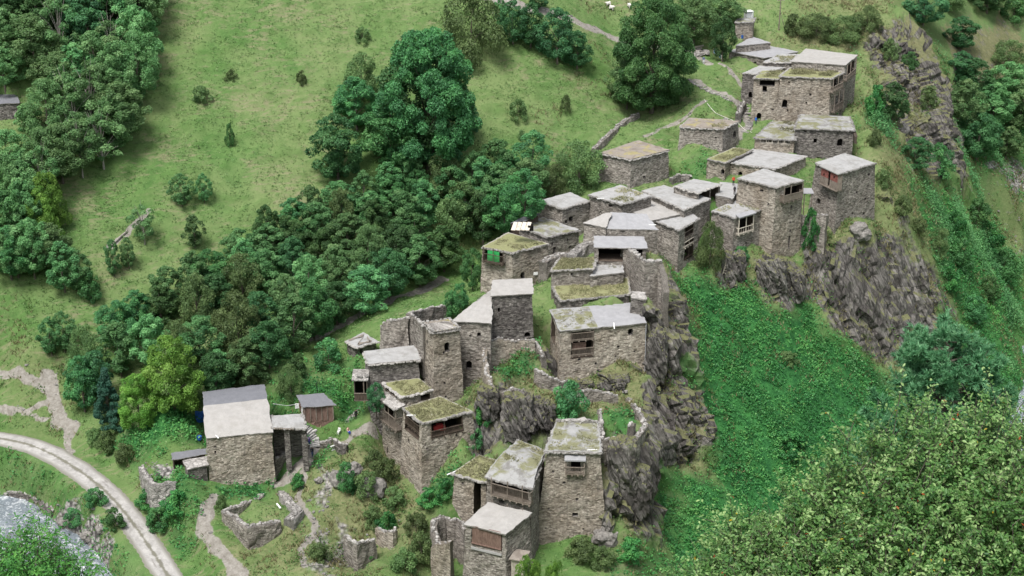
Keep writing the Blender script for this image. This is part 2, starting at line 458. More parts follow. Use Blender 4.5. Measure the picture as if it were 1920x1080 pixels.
class House:
    def __init__(s, name, label, cat, roof, ref, Y, vb, wall='stone', roofm='roof_pale', tilt=(0, 0, 0, 0), over=0.28, thick=0.32,
                 batter=0.045, deep=4.0, holes=(), group=None, curve=None, rim=0.0, turf=0, ground=True, faces=(0, 1, 2, 3), roof_amp=0.10, g=None):
        Yw = Y * K
        z0 = at_y(roof[ref][0], roof[ref][1], Yw)[2]
        zb = at_y(roof[ref][0], vb, Yw)[2]
        s.H = z0 - zb; s.zb = zb; s.z0 = z0
        tilt = [t - tilt[ref] for t in tilt]
        s.R = [at_z(u, v, z0 + t) for (u, v), t in zip(roof, tilt)]
        s.wallm, s.roofm, s.thick = M[wall], M[roofm], thick
        c = sum(s.R) / 4
        s.root = empty(name, (c[0], c[1], zb), label, cat, group)
        ins = offset_poly(s.R, -over)
        s.T = [np.array([p[0], p[1], q[2] - thick]) for p, q in zip(ins, s.R)]
        drop = s.H + deep
        base = offset_poly(ins, batter * drop)
        s.B = [np.array([p[0], p[1], zb - deep]) for p in base]
        gb = offset_poly(ins, batter * s.H)
        if ground:
            for p in gb: ctl((p[0], p[1], zb))
        FOOT.append(([tuple(p) for p in offset_poly(ins, -0.1)], min(p[2] for p in s.T) - 1.2))
        s.F = [Face(s.B[i], s.B[(i + 1) % 4], s.T[(i + 1) % 4], s.T[i]) for i in range(4)]
        s.holes = {i: [] for i in range(4)}
        for h in holes: s._hole(*h)
        s._walls(faces)
        s.roof_o = s._roof(curve, rim, roof_amp)
        if roofm in ('roof_pale', 'roof_moss', 'roof_grass', 'roof_brown') and name != 'terrace': s._eaves()
        if turf: s._turf(turf)
    # ------------------------------------------------ openings
    def _hole(s, f, u0, v0, u1, v1, kind='arch', depth=None):
        F = s.F[f]; um, vm = (u0 + u1) / 2, (v0 + v1) / 2
        a0 = F.px(u0, vm)[0]; a1 = F.px(u1, vm)[0]; t0 = F.px(um, v1)[1]; t1 = F.px(um, v0)[1]
        a0, a1 = min(a0, a1), max(a0, a1)
        a0, a1 = max(a0, .015), min(a1, .985); t1 = min(t1, .985)
        if a1 - a0 < .004 or t1 - t0 < .004: return
        for b in s.holes[f]:
            if a0 < b[1] and b[0] < a1 and t0 < b[3] and b[2] < t1: return
        s.holes[f].append((a0, a1, t0, t1, kind, depth))
    def _walls(s, faces):
        V, Fc, UV = [], [], []
        acc = 0.0
        for i in faces:
            F = s.F[i]; hl = s.holes[i]
            ht = np.linalg.norm(F.Tl - F.Bl); wd = (np.linalg.norm(F.Br - F.Bl) + np.linalg.norm(F.Tr - F.Tl)) / 2
            vis = F.n[1] < 0.35
            st = 0.34 if vis else 2.5
            def cuts(lo, hi, n):
                base = [k / n for k in range(n + 1)]
                cs = sorted(set(sum([[h[lo], h[hi]] for h in hl], [])))
                base = [b for b in base if b in (0.0, 1.0) or all(abs(b - c) > 0.35 / n for c in cs)]
                return sorted(set(base + cs))
            A = cuts(0, 1, max(2, int(wd / st))); T = cuts(2, 3, max(2, int(ht / st)))
            b0 = len(V)
            P = np.array([F.P(a, t) for t in T for a in A])
            P = jitter(P, 0.085 if vis else 0.0)
            V += list(P)
            UV += [(acc + a * wd, F.P(a, t)[2]) for t in T for a in A]
            nA = len(A)
            for r in range(len(T) - 1):
                for q in range(nA - 1):
                    am, tm = (A[q] + A[q + 1]) / 2, (T[r] + T[r + 1]) / 2
                    if any(h[0] < am < h[1] and h[2] < tm < h[3] for h in hl): continue
                    Fc.append((b0 + r*nA + q, b0 + r*nA + q + 1, b0 + (r+1)*nA + q + 1, b0 + (r+1)*nA + q))
            for (a0, a1, t0, t1, kind, depth) in hl:
                wid = (a1 - a0) * wd; hei = (t1 - t0) * ht
                ol = arch_pts(a0, a1, t0, t1, kind, wid, hei)
                P3 = np.array([F.P(a, t) for a, t in ol])
                J = jitter(P3, 0.085)
                if kind == 'arch':                       # spandrels belong to the wall
                    arc = list(range(2, 9))
                    for cnr, idx in (((a1, t1), arc[:4]), ((a0, t1), arc[3:])):
                        b1 = len(V)
                        pc = jitter(np.array([F.P(*cnr)]), 0.085)[0]
                        V.append(pc); UV.append((acc + cnr[0] * wd, F.P(*cnr)[2]))
                        for k in idx: V.append(J[k]); UV.append((acc + ol[k][0] * wd, J[k][2]))
                        for k in range(len(idx) - 1): Fc.append((b1, b1 + k + 1, b1 + k + 2) if True else None)
                d = depth if depth else min(1.1, 0.35 + 0.5 * min(wid, hei))
                big = wid * hei > 0.3
                m = MB(); n = len(ol)
                inner = J - F.nh * d
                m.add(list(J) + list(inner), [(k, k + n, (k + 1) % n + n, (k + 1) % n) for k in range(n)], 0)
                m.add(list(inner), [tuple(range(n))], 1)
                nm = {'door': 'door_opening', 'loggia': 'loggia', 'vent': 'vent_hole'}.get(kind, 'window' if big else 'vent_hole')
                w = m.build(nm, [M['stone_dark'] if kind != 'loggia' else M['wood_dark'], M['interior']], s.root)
                fix_uv(w)
            acc += wd + 1.37
        V = np.array(V) - np.array(world_loc(s.root))
        s.wall_o = mk('wall', V, Fc, s.wallm, s.root, uv=UV)
    # ------------------------------------------------ roof
    def roof_pt(s, a, b): return (s.R[0]*(1-a) + s.R[1]*a)*(1-b) + (s.R[3]*(1-a) + s.R[2]*a)*b
    def _roof(s, curve, rim, amp, n=16):
        A = np.linspace(0, 1, n + 1)
        w = np.linalg.norm(s.R[1] - s.R[0]); d = np.linalg.norm(s.R[3] - s.R[0])
        P, UV, E = [], [], []
        for b in A:
            for a in A:
                p = s.roof_pt(a, b)
                if curve: p = p + np.array([0, 0, curve(a, b)])
                e = min(min(a, 1 - a) * w, min(b, 1 - b) * d)
                P.append(p); UV.append((a * w, b * d)); E.append(e)
        P = np.array(P); E = np.array(E)
        P[:, 2] += fbm(P * 0.55, 3, 5) * amp * np.clip(E / 0.4, 0.4, 1)
        if rim: P[:, 2] += rim * (E < 0.35)
        edge = E < 1e-6
        P[edge, :2] += np.stack([fbm(P[edge] * 1.3, 3, 8), fbm(P[edge] * 1.3, 3, 9)], 1) * 0.15
        s.roofP = P.reshape(n + 1, n + 1, 3); s.roofE = E.reshape(n + 1, n + 1)
        N = n + 1
        F = [(j*N + i, j*N + i + 1, (j+1)*N + i + 1, (j+1)*N + i) for j in range(n) for i in range(n)]
        ring = [i for i in range(N)] + [j*N + n for j in range(1, N)] + [n*N + i for i in range(n - 1, -1, -1)] + [j*N for j in range(n - 1, 0, -1)]
        V = list(P); b0 = len(V); k = len(ring); E = list(E); UV = list(UV)
        acc = 0
        for q, i in enumerate(ring):
            V.append(P[i].copy()); E.append(0); UV.append((acc, P[i][2])); V.append(P[i] - np.array([0, 0, s.thick])); E.append(0); UV.append((acc, P[i][2] - s.thick))
            acc += np.linalg.norm(P[ring[(q + 1) % k]] - P[i])
        for q in range(k):
            r = (q + 1) % k
            F.append((b0 + 2*q + 1, b0 + 2*r + 1, b0 + 2*r, b0 + 2*q))
        nside = k
        F.append(tuple(b0 + 2*q + 1 for q in range(k - 1, -1, -1)))
        fm = [0] * (n * n) + [1] * (k + 1)
        V = np.array(V) - np.array(world_loc(s.root))
        return mk('roof', V, F, [s.roofm, M['roof_edge']], s.root, uv=UV, attrs={'edge': E}, fmat=fm)
    def _turf(s, dens, mat='turf', region=None, hgt=0.3, noise_cut=-0.1):
        w = np.linalg.norm(s.R[1] - s.R[0]); d = np.linalg.norm(s.R[3] - s.R[0])
        n = int(w * d * dens)
        ab = RNG.random((n, 2))
        lo = np.array([0.35 / w, 0.35 / d])
        ok = (ab > lo).all(1) & (ab < 1 - lo).all(1)
        ab = ab[ok]
        if region is not None: ab = ab[(ab[:, 0] > region[0]) & (ab[:, 0] < region[2]) & (ab[:, 1] > region[1]) & (ab[:, 1] < region[3])]
        g = np.clip((ab * 16).astype(int), 0, 15); fr = ab * 16 - g
        Q = s.roofP
        p = (Q[g[:, 1], g[:, 0]] * ((1 - fr[:, 0]) * (1 - fr[:, 1]))[:, None] + Q[g[:, 1], g[:, 0] + 1] * (fr[:, 0] * (1 - fr[:, 1]))[:, None]
             + Q[g[:, 1] + 1, g[:, 0]] * ((1 - fr[:, 0]) * fr[:, 1])[:, None] + Q[g[:, 1] + 1, g[:, 0] + 1] * (fr[:, 0] * fr[:, 1])[:, None])
        keep = fbm(p * 0.45, 3, 77) > noise_cut + (RNG.random(len(p)) - .5) * .5
        p = p[keep]
        if len(p) == 0: return
        k = 4; n = len(p) * k
        q = np.repeat(p, k, 0) + np.concatenate([RNG.normal(0, .16, (n, 2)), (RNG.random((n, 1)) ** 1.3) * hgt], 1)
        Nn = np.tile([0, -.2, 1.0], (n, 1)) + RNG.normal(0, .7, (n, 3)); Nn /= np.linalg.norm(Nn, axis=1)[:, None]
        a_ = np.cross(Nn, RNG.normal(0, 1, (n, 3))); a_ /= np.linalg.norm(a_, axis=1)[:, None]; b_ = np.cross(Nn, a_); sz = (.07 + .1 * RNG.random(n))[:, None]
        V = np.stack([q - a_*sz, q + b_*sz*.45, q + a_*sz, q - b_*sz*.45], 1).reshape(-1, 3); F = np.arange(n * 4).reshape(-1, 4)
        tone = np.repeat(np.clip(.5 + .3 * fbm(p * .5, 3, 15), 0, 1), k); r = np.repeat(np.clip(tone + RNG.normal(0, .13, n), 0, .95), 4)
        o = mk('turf', V - np.array(world_loc(s.roof_o)), F, M[mat], s.roof_o, attrs={'rnd': r})
        o['kind'] = 'stuff'
    def _eaves(s):
        V, F = [], []
        for i in (0, 1, 3):
            a, b_ = s.R[i], s.R[(i + 1) % 4]; L = np.linalg.norm(b_ - a); n = int(L / .55); d = (b_ - a) / L; o_ = np.array([d[1], -d[0], 0])
            if s.F[i].n[1] > .5: continue
            for k in range(n):
                c = a + d * (k + .5 + random.uniform(-.2, .2)) / n * L + o_ * random.uniform(-.12, .10) + np.array([0, 0, random.uniform(-.16, .03)])
                me = STONES[random.randrange(6)]; sc = random.uniform(.75, 1.3); th = math.atan2(d[1], d[0]) + random.uniform(-.25, .25); ca, sa = math.cos(th), math.sin(th); b0 = len(V)
                for w in me.vertices: V.append(c + np.array([(w.co.x*ca - w.co.y*sa)*sc, (w.co.x*sa + w.co.y*ca)*sc, w.co.z*.75]))
                F += [tuple(j + b0 for j in f.vertices) for f in me.polygons]
        if V:
            o = mk('eave_slates', np.array(V) - np.array(world_loc(s.roof_o)), F, M['loose'], s.roof_o); o['kind'] = 'stuff'
    # ------------------------------------------------ timber work
    def balcony(s, f, u0, u1, vfloor, vrail, out=1.0, vtop=None, posts=(0, 1), mat='wood', canopy=None, canopy_out=None, bal=0.16, boarded=False, sides=True, name='balcony', inner=False):
        F = s.F[f]; um = (u0 + u1) / 2
        a0 = F.px(u0, vfloor, out)[0]; a1 = F.px(u1, vfloor, out)[0]
        zf = at_plane(um, vfloor, F.Bl + F.nh * out, F.n)[2]; zr = at_plane(um, vrail, F.Bl + F.nh * out, F.n)[2]
        zt = at_plane(um, vtop, F.Bl + F.nh * out, F.n)[2] if vtop else None
        org = F.W((a0 + a1) / 2, zf, out / 2)
        b = bpy.data.objects.new(name, None); link(b, s.root); b.location = Vector(org) - Vector(world_loc(s.root)); b.empty_display_size = .3
        base = s.root.location + b.location
        def W(a, z, o_): return F.W(a, z, o_)
        m = MB()
        m.hexa([W(a0, zf - .16, out), W(a1, zf - .16, out), W(a1, zf - .16, -.1), W(a0, zf - .16, -.1)],
               [W(a0, zf, out), W(a1, zf, out), W(a1, zf, -.1), W(a0, zf, -.1)])
        nb = max(2, int((a1 - a0) * F.w / 1.2))
        for k in range(nb + 1):
            a = a0 + (a1 - a0) * (k + .15) / (nb + .3)
            m.beam(W(a, zf - .24, -.2), W(a, zf - .24, out + .15), .16)
        bl(m, 'floor_boards', M[mat], b, base)
        m = MB()
        segs = [(W(a0, zf, out), W(a1, zf, out))]
        if sides and out > .3: segs += [(W(a0, zf, 0), W(a0, zf, out)), (W(a1, zf, out), W(a1, zf, 0))]
        for p, q in segs:
            L = np.linalg.norm(q - p); h = zr - zf
            up = np.array([0, 0, 1.0])
            m.beam(p + up * h, q + up * h, .11); m.beam(p + up * .12, q + up * .12, .09)
            if boarded:
                nn = max(3, int(L / .24))
                for k in range(nn):
                    c = p + (q - p) * (k + .5) / nn
                    m.beam(c + up * .05, c + up * (h + .0), .9 * L / nn, .035, up=np.cross(q - p, up))
            else:
                nn = max(2, int(L / bal))
                for k in range(1, nn):
                    c = p + (q - p) * k / nn
                    m.beam(c, c + up * h, .05)
        bl(m, 'railing', M[mat], b, base)
        ztop = zt if zt else zr + .1
        for a in posts:
            aa = a0 + (a1 - a0) * a
            m = MB(); m.beam(W(aa, zf - .1, out - .04), W(aa, ztop, out - .04), .15)
            bl(m, 'post', M[mat], b, base)
        if canopy:
            co = canopy_out or out + .35
            ca0, ca1 = a0 - .35 / F.w, a1 + .35 / F.w
            m = MB(); zz = ztop
            m.hexa([W(ca0, zz, co), W(ca1, zz, co), W(ca1, zz + .35, -.12), W(ca0, zz + .35, -.12)],
                   [W(ca0, zz + .2, co), W(ca1, zz + .2, co), W(ca1, zz + .55, -.12), W(ca0, zz + .55, -.12)])
            o = bl(m, 'canopy', M[canopy], b, base); fix_uv(o)
        return b
    def boards(s, f, u0, v0, u1, v1, mat='wood_red', out=0.06, width=0.3, name='shutter'):
        F = s.F[f]; um, vm = (u0 + u1) / 2, (v0 + v1) / 2
        a0 = F.px(u0, vm)[0]; a1 = F.px(u1, vm)[0]; z0 = at_plane(um, v1, F.Bl, F.n)[2]; z1 = at_plane(um, v0, F.Bl, F.n)[2]
        n = max(2, int((a1 - a0) * F.w / width)); m = MB()
        for k in range(n):
            p, q = a0 + (a1 - a0) * (k + .04) / n, a0 + (a1 - a0) * (k + .96) / n
            o2 = out + random.uniform(0, .03)
            m.hexa([F.W(p, z0, o2), F.W(q, z0, o2), F.W(q, z0, -.05), F.W(p, z0, -.05)], [F.W(p, z1, o2), F.W(q, z1, o2), F.W(q, z1, -.05), F.W(p, z1, -.05)])
        for z in (z0, z1):
            m.beam(F.W(a0, z, out + .04), F.W(a1, z, out + .04), .16)
        return m.build(name, M[mat], s.root)
    def spout(s, a, b, lean, L=1.2, mat='white', dz=0.02):
        p = s.roof_pt(a, b) + np.array([0, 0, dz]); d = np.array(lean, float); d /= np.linalg.norm(d)
        m = MB(); m.beam(p - d * .5, p + d * L, .16, .1)
        return m.build('drain_spout', M[mat], s.root)
def bl(m, name, mat, parent, base):
    V = np.array(m.V) - np.array(base)
    return mk(name, V, m.F, mat, parent, fmat=m.M)
def fix_uv(o):                                # box-projected uv for masonry on small pieces
    me = o.data; uvl = me.uv_layers.get('UVMap') or me.uv_layers.new(name='UVMap')
    off = random.uniform(0, 50)
    for p in me.polygons:
        n = p.normal
        for li in p.loop_indices:
            c = me.vertices[me.loops[li].vertex_index].co
            if abs(n.z) > .7: uvl.data[li].uv = (c.x + off, c.y)
            else: uvl.data[li].uv = ((c.x * -n.y + c.y * n.x) + off, c.z)
def blades(p, hgt, wid, per=3, spread=0.18, lean=0.5):
    """grass blades: per triangles at each point"""
    n = len(p) * per
    P = np.repeat(p, per, 0) + np.concatenate([(RNG.random((n, 2)) - .5) * 2 * spread, np.zeros((n, 1))], 1)
    th = RNG.random(n) * 2 * np.pi; h = hgt * (0.5 + RNG.random(n)); w = wid * (0.6 + RNG.random(n))
    side = np.stack([np.cos(th), np.sin(th), np.zeros(n)], 1) * w[:, None]
    ld = RNG.random(n) * 2 * np.pi
    tip = np.stack([np.cos(ld) * lean * h, np.sin(ld) * lean * h, h], 1)
    V = np.stack([P - side - [0, 0, .03], P + side - [0, 0, .03], P + tip], 1).reshape(-1, 3)
    F = np.arange(n * 3).reshape(-1, 3)
    r = np.repeat(np.clip(RNG.normal(.5, .25, n), 0, .96), 3)
    return V, F, r
STONES = []
def stone_meshes():
    for k in range(6):
        sx, sy, sz = random.uniform(.3, .5), random.uniform(.22, .36), random.uniform(.09, .17)
        V = []
        for z in (-1, 1):
            for a in range(6):
                t = a / 6 * 2 * math.pi + random.uniform(-.25, .25); q = random.uniform(.8, 1.1) * (1 if z < 0 else .9)
                V.append((sx * q * math.cos(t), sy * q * math.sin(t), z * sz * random.uniform(.75, 1.1)))
        F = [tuple(range(5, -1, -1)), tuple(range(6, 12))] + [(i, (i + 1) % 6, (i + 1) % 6 + 6, i + 6) for i in range(6)]
        me = bpy.data.meshes.new('stone'); me.from_pydata(V, [], F); me.materials.append(M['loose']); me.update()
        STONES.append(me)
stone_meshes()
def put_stone(p, parent, s=1.0, name='stone', rz=None):
    o = bpy.data.objects.new(name, random.choice(STONES)); link(o, parent)
    b = world_loc(parent) if parent else (0, 0, 0)
    o.location = (p[0] - b[0], p[1] - b[1], p[2] - b[2])
    o.rotation_euler = (random.uniform(-.2, .2), random.uniform(-.2, .2), random.uniform(0, 6.28) if rz is None else rz + random.uniform(-.4, .4))
    o.scale = (s * random.uniform(.7, 1.3),) * 3
    return o
class Ruin:
    """broken free-standing wall: path of top points (u, v, Y), heights below each"""
    def __init__(s, name, label, cat, pts, h, thick=0.7, wall='stone', stones=0.9, rough=0.35, group=None, deep=3.0, ground=True, closed=False, holes=(), stone_s=1.0):
        T = [at_y(u, v, y * K) for u, v, y in pts]
        hs_ = list(h) if isinstance(h, (list, tuple)) else [h] * len(T)
        c = sum(T) / len(T)
        s.root = empty(name, (c[0], c[1], min(t[2] - q for t, q in zip(T, hs_))), label, cat, group)
        if ground:
            for t, q in zip(T, hs_): ctl((t[0], t[1], t[2] - q))
        P, Hh = [], []
        for i in range(len(T) - 1):
            L = np.linalg.norm((T[i + 1] - T[i])[:2]); n = max(2, int(L / .45))
            for k in range(n):
                f = k / n; P.append(T[i] * (1 - f) + T[i + 1] * f); Hh.append(hs_[i] * (1 - f) + hs_[i + 1] * f)
        P.append(T[-1]); Hh.append(hs_[-1])
        P = np.array(P); n = len(P)
        P[:, 2] += fbm(P * .9, 3, 21) * rough
        # normals in plan
        d = np.gradient(P[:, :2], axis=0); d /= np.linalg.norm(d, axis=1)[:, None] + 1e-9
        # keep corners crisp
        nn = np.stack([d[:, 1], -d[:, 0]], 1)
        V, UV, F = [], [], []
        lev = 7
        u = np.concatenate([[0], np.cumsum(np.linalg.norm(np.diff(P[:, :2], axis=0), axis=1))])
        for side in (1, -1):
            for l in range(lev):
                f = l / (lev - 1)
                z = P[:, 2] - (np.array(Hh) + deep) * (1 - f)
                off = thick / 2 * (1.25 - .25 * f)
                V.append(np.stack([P[:, 0] + nn[:, 0] * off * side, P[:, 1] + nn[:, 1] * off * side, z], 1)); UV.append(np.stack([u + (40 if side < 0 else 0), z], 1))
        V = np.concatenate(V); UV = np.concatenate(UV)
        V = jitter(V, 0.14, 1.1)
        for sd, b0 in ((1, 0), (-1, lev * n)):
            for l in range(lev - 1):
                for i in range(n - 1):
                    q = (b0 + l*n + i, b0 + l*n + i + 1, b0 + (l+1)*n + i + 1, b0 + (l+1)*n + i)
                    F.append(q if sd > 0 else q[::-1])
        ta, tb = (lev - 1) * n, lev * n + (lev - 1) * n
        for i in range(n - 1): F.append((ta + i, ta + i + 1, tb + i + 1, tb + i))
        for i in (0, n - 1):
            for l in range(lev - 1):
                q = (l*n + i, (l+1)*n + i, lev*n + (l+1)*n + i, lev*n + l*n + i)
                F.append(q if i == 0 else q[::-1])
        s.wall_o = mk('masonry', V - np.array(world_loc(s.root)), F, M[wall], s.root, uv=UV)
        top = (V[ta:ta + n] + V[tb:tb + n]) / 2
        if stones:
            L = u[-1]; k = int(L / 0.6 * stones)
            for q in range(k):
                x = (q + .5) / k * L
                p = np.array([np.interp(x, u, top[:, j]) for j in range(3)])
                i = min(n - 1, int(np.searchsorted(u, x)))
                p[:2] += nn[i] * random.uniform(-.32, .32) * thick
                p[2] += random.uniform(-.02, .14)
                put_stone(p, s.root, stone_s * .85, rz=math.atan2(d[i][1], d[i][0]))
# ---------------------------------------------------------------- the village, nearest houses first
H = {}
def lin(h0, h1): return lambda a, b: h0 * (1 - b) + h1 * b
G = 'stone houses and towers of the hill village'
# --- bottom row
H['B4'] = h = House('stone_tower', 'tall tapering stone tower with small canopied balcony, nearest to the viewer', 'stone tower',
    [(1022,847),(1128,849),(1122,791),(1044,789)], 0, 108.2, 1012, 'stone_warm', 'roof_moss', tilt=(0,0,.25,.25), batter=.095, deep=5, rim=.12, group=G, over=.2,
    holes=[(0,1070,863,1089,887,'rect'),(0,1036,882,1040,887,'vent'),(0,1056,902,1061,907,'vent'),(0,1079,934,1084,939,'vent'),(0,1027,953,1031,956,'vent'),
           (0,1073,962,1084,969,'vent'),(0,1092,990,1095,994,'vent'),(0,1021,989,1024,992,'vent')])
h.balcony(0, 1060, 1096, 889, 876, .75, 864, posts=(0, 1), canopy='roof_grey', canopy_out=1.0, bal=.2)
h._turf(6, hgt=.22, noise_cut=.0)
h.spout(.80, .08, (1, .1, .0), 1.6)
for k in range(9):
    f = (k + .5) / 9
    o = put_stone(h.roof_pt(f, .97) + np.array([0, 0, .25]), h.root, 1.5, rz=0)
H['B2'] = h = House('stone_house', 'stone house with humped mossy roof and a wooden balcony facing the lower roof', 'stone house',
    [(909,894),(997,917),(1024,845),(972,824)], 1, 104.6, 1060, 'stone', 'roof_moss', tilt=(0,0,.9,.9), batter=.03, deep=5, group=G, thick=.25, over=.25,
    curve=lambda a, b: 1.25 * math.sin(math.pi * min(1, b * .95 + .05)) * (.65 + .35 * math.sin(math.pi * a)) * (1 if b > .02 else 0) * (1 - .25 * b),
    holes=[(0,921,900,990,935,'loggia',1.6),(0,936,937,946,944,'vent'),(0,927,944,930,947,'vent')])
h.balcony(0, 920, 994, 937, 915, .9, 905, posts=(0, .42, .8), bal=.17)
h._turf(9, hgt=.25, noise_cut=-.05, region=(.1, .35, 1, 1))
h.spout(.9, .28, (.9, -.5, .3), .5)
for q in (.03, .42, .8):
    F = h.F[0]; a0 = F.px(920, 937, .9)[0]; a1 = F.px(994, 937, .9)[0]; aa = a0 + (a1 - a0) * q
    p = F.W(aa, at_plane(955, 937, F.Bl, F.n)[2] - .2, .85)
    m = MB(); m.beam(p, p - np.array([0, 0, 3.2]), .13); m.build('post', M['wood'], h.root)
H['B1'] = h = House('stone_house', 'stone house with cream lean-to roof above a red-brown plank shutter', 'stone house',
    [(868,983),(949,1002),(998,961),(915,941)], 1, 101.4, 1112, 'stone', 'roof_clean', tilt=(0,0,.75,.75), deep=4, group=G, thick=.2,
    holes=[(0,884,990,941,1027,'loggia',.3),(0,886,1028,890,1031,'vent'),(0,898,1038,904,1042,'vent'),(0,887,1073,890,1076,'vent')])
h.boards(0, 885, 992, 940, 1024, 'wood_red', .02, .22)
F = h.F[0]; a0 = F.px(884, 1029)[0]; a1 = F.px(941, 1029)[0]; zz = at_plane(912, 1031, F.Bl, F.n)[2]
m = MB(); m.hexa([F.W(a0, zz-.3, .22), F.W(a1, zz-.3, .22), F.W(a1, zz-.3, -.1), F.W(a0, zz-.3, -.1)], [F.W(a0, zz, .16), F.W(a1, zz, .16), F.W(a1, zz, -.1), F.W(a0, zz, -.1)])
m.build('sill', M['roof_pale'], h.root)
F = h.F[1]; pA = at_plane(959, 1030, F.Bl + F.nh * 1.3, F.n); pB = at_plane(976, 1041, F.Bl + F.nh * 1.3, F.n)
H['B3'] = h = House('stone_house', 'small low stone house with turf roof and a tall dark doorway gap', 'stone house',
    [(846,888),(922,908),(948,868),(898,852)], 0, 110.0, 950, 'stone_warm', 'roof_grass', tilt=(0,0,.5,.5), deep=4, group=G, thick=.22,
    holes=[(0,888,903,902,975,'loggia',2.5),(0,912,908,921,975,'loggia',2.0),(0,866,904,869,908,'vent')])
h._turf(14, hgt=.28, noise_cut=-.5); h.spout(.0, .05, (-.9, -.3, -.25), .9)
H['B5'] = Ruin('ruined_wall', 'ruined enclosure wall joined to the right flank of the nearest tower', 'ruined wall',
    [(1126,823,110.4),(1160,823,110.8),(1192,822,111),(1210,797,116),(1196,770,120),(1178,748,123.5)], [3.2,3.4,3.6,2.6,2.0,1.8], .9, 'stone', stones=1.3, rough=.35)
Ruin('ruined_wall', 'short stone pier inside the weedy enclosure behind the nearest tower', 'ruined wall',
    [(1131,815,111.5),(1125,788,116),(1124,768,119)], [2,1.8,1.5], .7, 'stone', stones=1.2, deep=2)
Ruin('ruined_wall', 'broken pillar of masonry at the corner of the weedy enclosure', 'ruined wall',
    [(1182,797,112.5),(1188,792,114)], [2.4,2.2], .9, 'stone', stones=1.2, deep=2)
H['B8'] = Ruin('ruined_tower', 'roofless curved ruin beside the house with the plank shutter', 'ruin',
    [(822,1020,105),(812,992,106.5),(816,975,108),(835,972,108.8),(858,977,108.6),(876,988,107.5)], [7,6.5,6,6,6,6.5], 1.0, 'stone', stones=1.4, rough=.5)
Ruin('ruined_wall', 'lower front wall of the roofless curved ruin at the bottom edge', 'ruined wall',
    [(812,1021,104.5),(830,1018,103.8),(847,1016,103.4)], [7,7.5,8], 1.0, 'stone_warm', stones=1.0, rough=.4)
# --- corner house group on the left
H['C1'] = h = House('stone_house', 'big corner house with bright turf roof over open timber verandas, red blankets inside', 'stone house',
    [(754,765),(790,794),(887,771),(826,742)], 1, 112.9, 927, 'stone_warm', 'roof_grass', tilt=(0,0,0,0), deep=5, batter=.055, group=G, thick=.22, over=.1,
    holes=[(0,759,777,786,815,'loggia',2.2),(1,809,787,869,815,'loggia',2.6),(1,850,858,859,872,'arch'),(1,829,890,840,907,'arch'),
           (0,765,822,767,828,'vent'),(0,775,838,777,843,'vent'),(1,854,814,857,818,'vent'),(1,800,840,803,843,'vent')])
h._turf(22, hgt=.26, noise_cut=-.8)
h.balcony(1, 809, 869, 814, 802, .03, 790, posts=(0, .42, 1), mat='wood_dark', bal=.2, sides=False)
h.balcony(0, 759, 786, 802, 788, .03, 780, posts=(.1, .62), mat='wood_dark', bal=.2, sides=False)
F = h.F[1]; m = MB()
for k, (u, wd, hh) in enumerate(((818,.9,.7),(824,1.0,1.0),(830,.8,.8))):
    a, t = F.px(u, 806, -.9); m.box(F.W(a, F.P(a, F.px(u,812)[1])[2] + hh/2, -.9), wd, .5, hh, .25)
blk = m.build('blankets', M['red'], None); tag(blk, 'red blankets piled behind the veranda rail of the corner house', 'blankets')
h.spout(.5, .02, (-.9, -.2, .1), .9)
H['C2'] = h = House('stone_house', 'stone house stepping up behind the corner house, dry turf roof and slab-roofed balcony', 'stone house',
    [(716,717),(753,745),(813,731),(786,708)], 1, 117.0, 880, 'stone_warm', 'roof_grass', deep=5, batter=.03, group=G, thick=.22, over=.12,
    holes=[(0,722,727,744,750,'loggia',1.8),(0,722,758,738,785,'loggia',1.6),(1,789,735,806,750,'loggia',1.4),(0,726,838,728,850,'vent'),(0,712,812,714,817,'vent')])
h._turf(20, hgt=.38, noise_cut=-.3, region=(0.1,.2,1,1))
h.balcony(0, 711, 742, 797, 774, 1.5, 757, posts=(.02, .55, 1), mat='wood', canopy='slab', canopy_out=1.9, bal=.26)
h.balcony(0, 722, 743, 746, 737, .02, 730, posts=(.5,), mat='wood', bal=5, sides=False)
H['C3'] = h = House('stone_house', 'dark walled stone house with pale flat roof, boxed privy hanging on its corner', 'stone house',
    [(691,684),(788,675),(780,648),(681,660)], 0, 120.5, 772, 'stone_dark', 'roof_pale', deep=7, batter=.03, group=G, thick=.3, rim=.12)
b = h.balcony(3, 683, 690, 742, 724, 1.5, 712, posts=(0, 1), mat='wood', canopy='slab', canopy_out=1.8, boarded=True, name='hanging_privy') if False else None
p0 = at_y(666, 743, 120.8 * K); p1 = at_y(690, 746, 120.2 * K)
pv = empty('hanging_privy', (p0 + p1) / 2, 'boxed timber privy under a stone slab roof on the corner of the dark walled house', 'privy')
m = MB(); zt_ = at_y(670, 703, 121 * K)[2]; zb_ = p0[2]
cc = (p0 + p1) / 2; w2 = (p1[0] - p0[0])
m.box((cc[0], cc[1], zb_ - .1), w2, 1.7, .2)
for sx_ in (-1, 1):
    m.box((cc[0] + sx_ * (w2/2 - .06), cc[1], (zb_ + zt_ + .3) / 2), .12, 1.6, zt_ - zb_ - .3)
m.build('box_sides', M['wood'], pv)
m = MB(); m.box((cc[0], cc[1] - .8, zb_ + .55), w2 - .1, .1, 1.1); m.build('front_boards', M['wood_dark'], pv)
m = MB(); m.box((cc[0], cc[1] + .8, (zb_ + zt_) / 2 + .2), w2 - .1, .1, zt_ - zb_ + .5); m.build('back_boards', M['interior'], pv)  # back panel in near-black, painting the shade inside the box
m = MB(); m.beam((cc[0] - w2/2, cc[1] - .86, zb_ + 1.15), (cc[0] + w2/2, cc[1] - .86, zb_ + 1.15), .14); m.beam((cc[0] + .5, cc[1] - .86, zb_ + 1.1), (cc[0] + .5, cc[1] - .86, zt_), .16)
m.build('rail', M['wood'], pv)
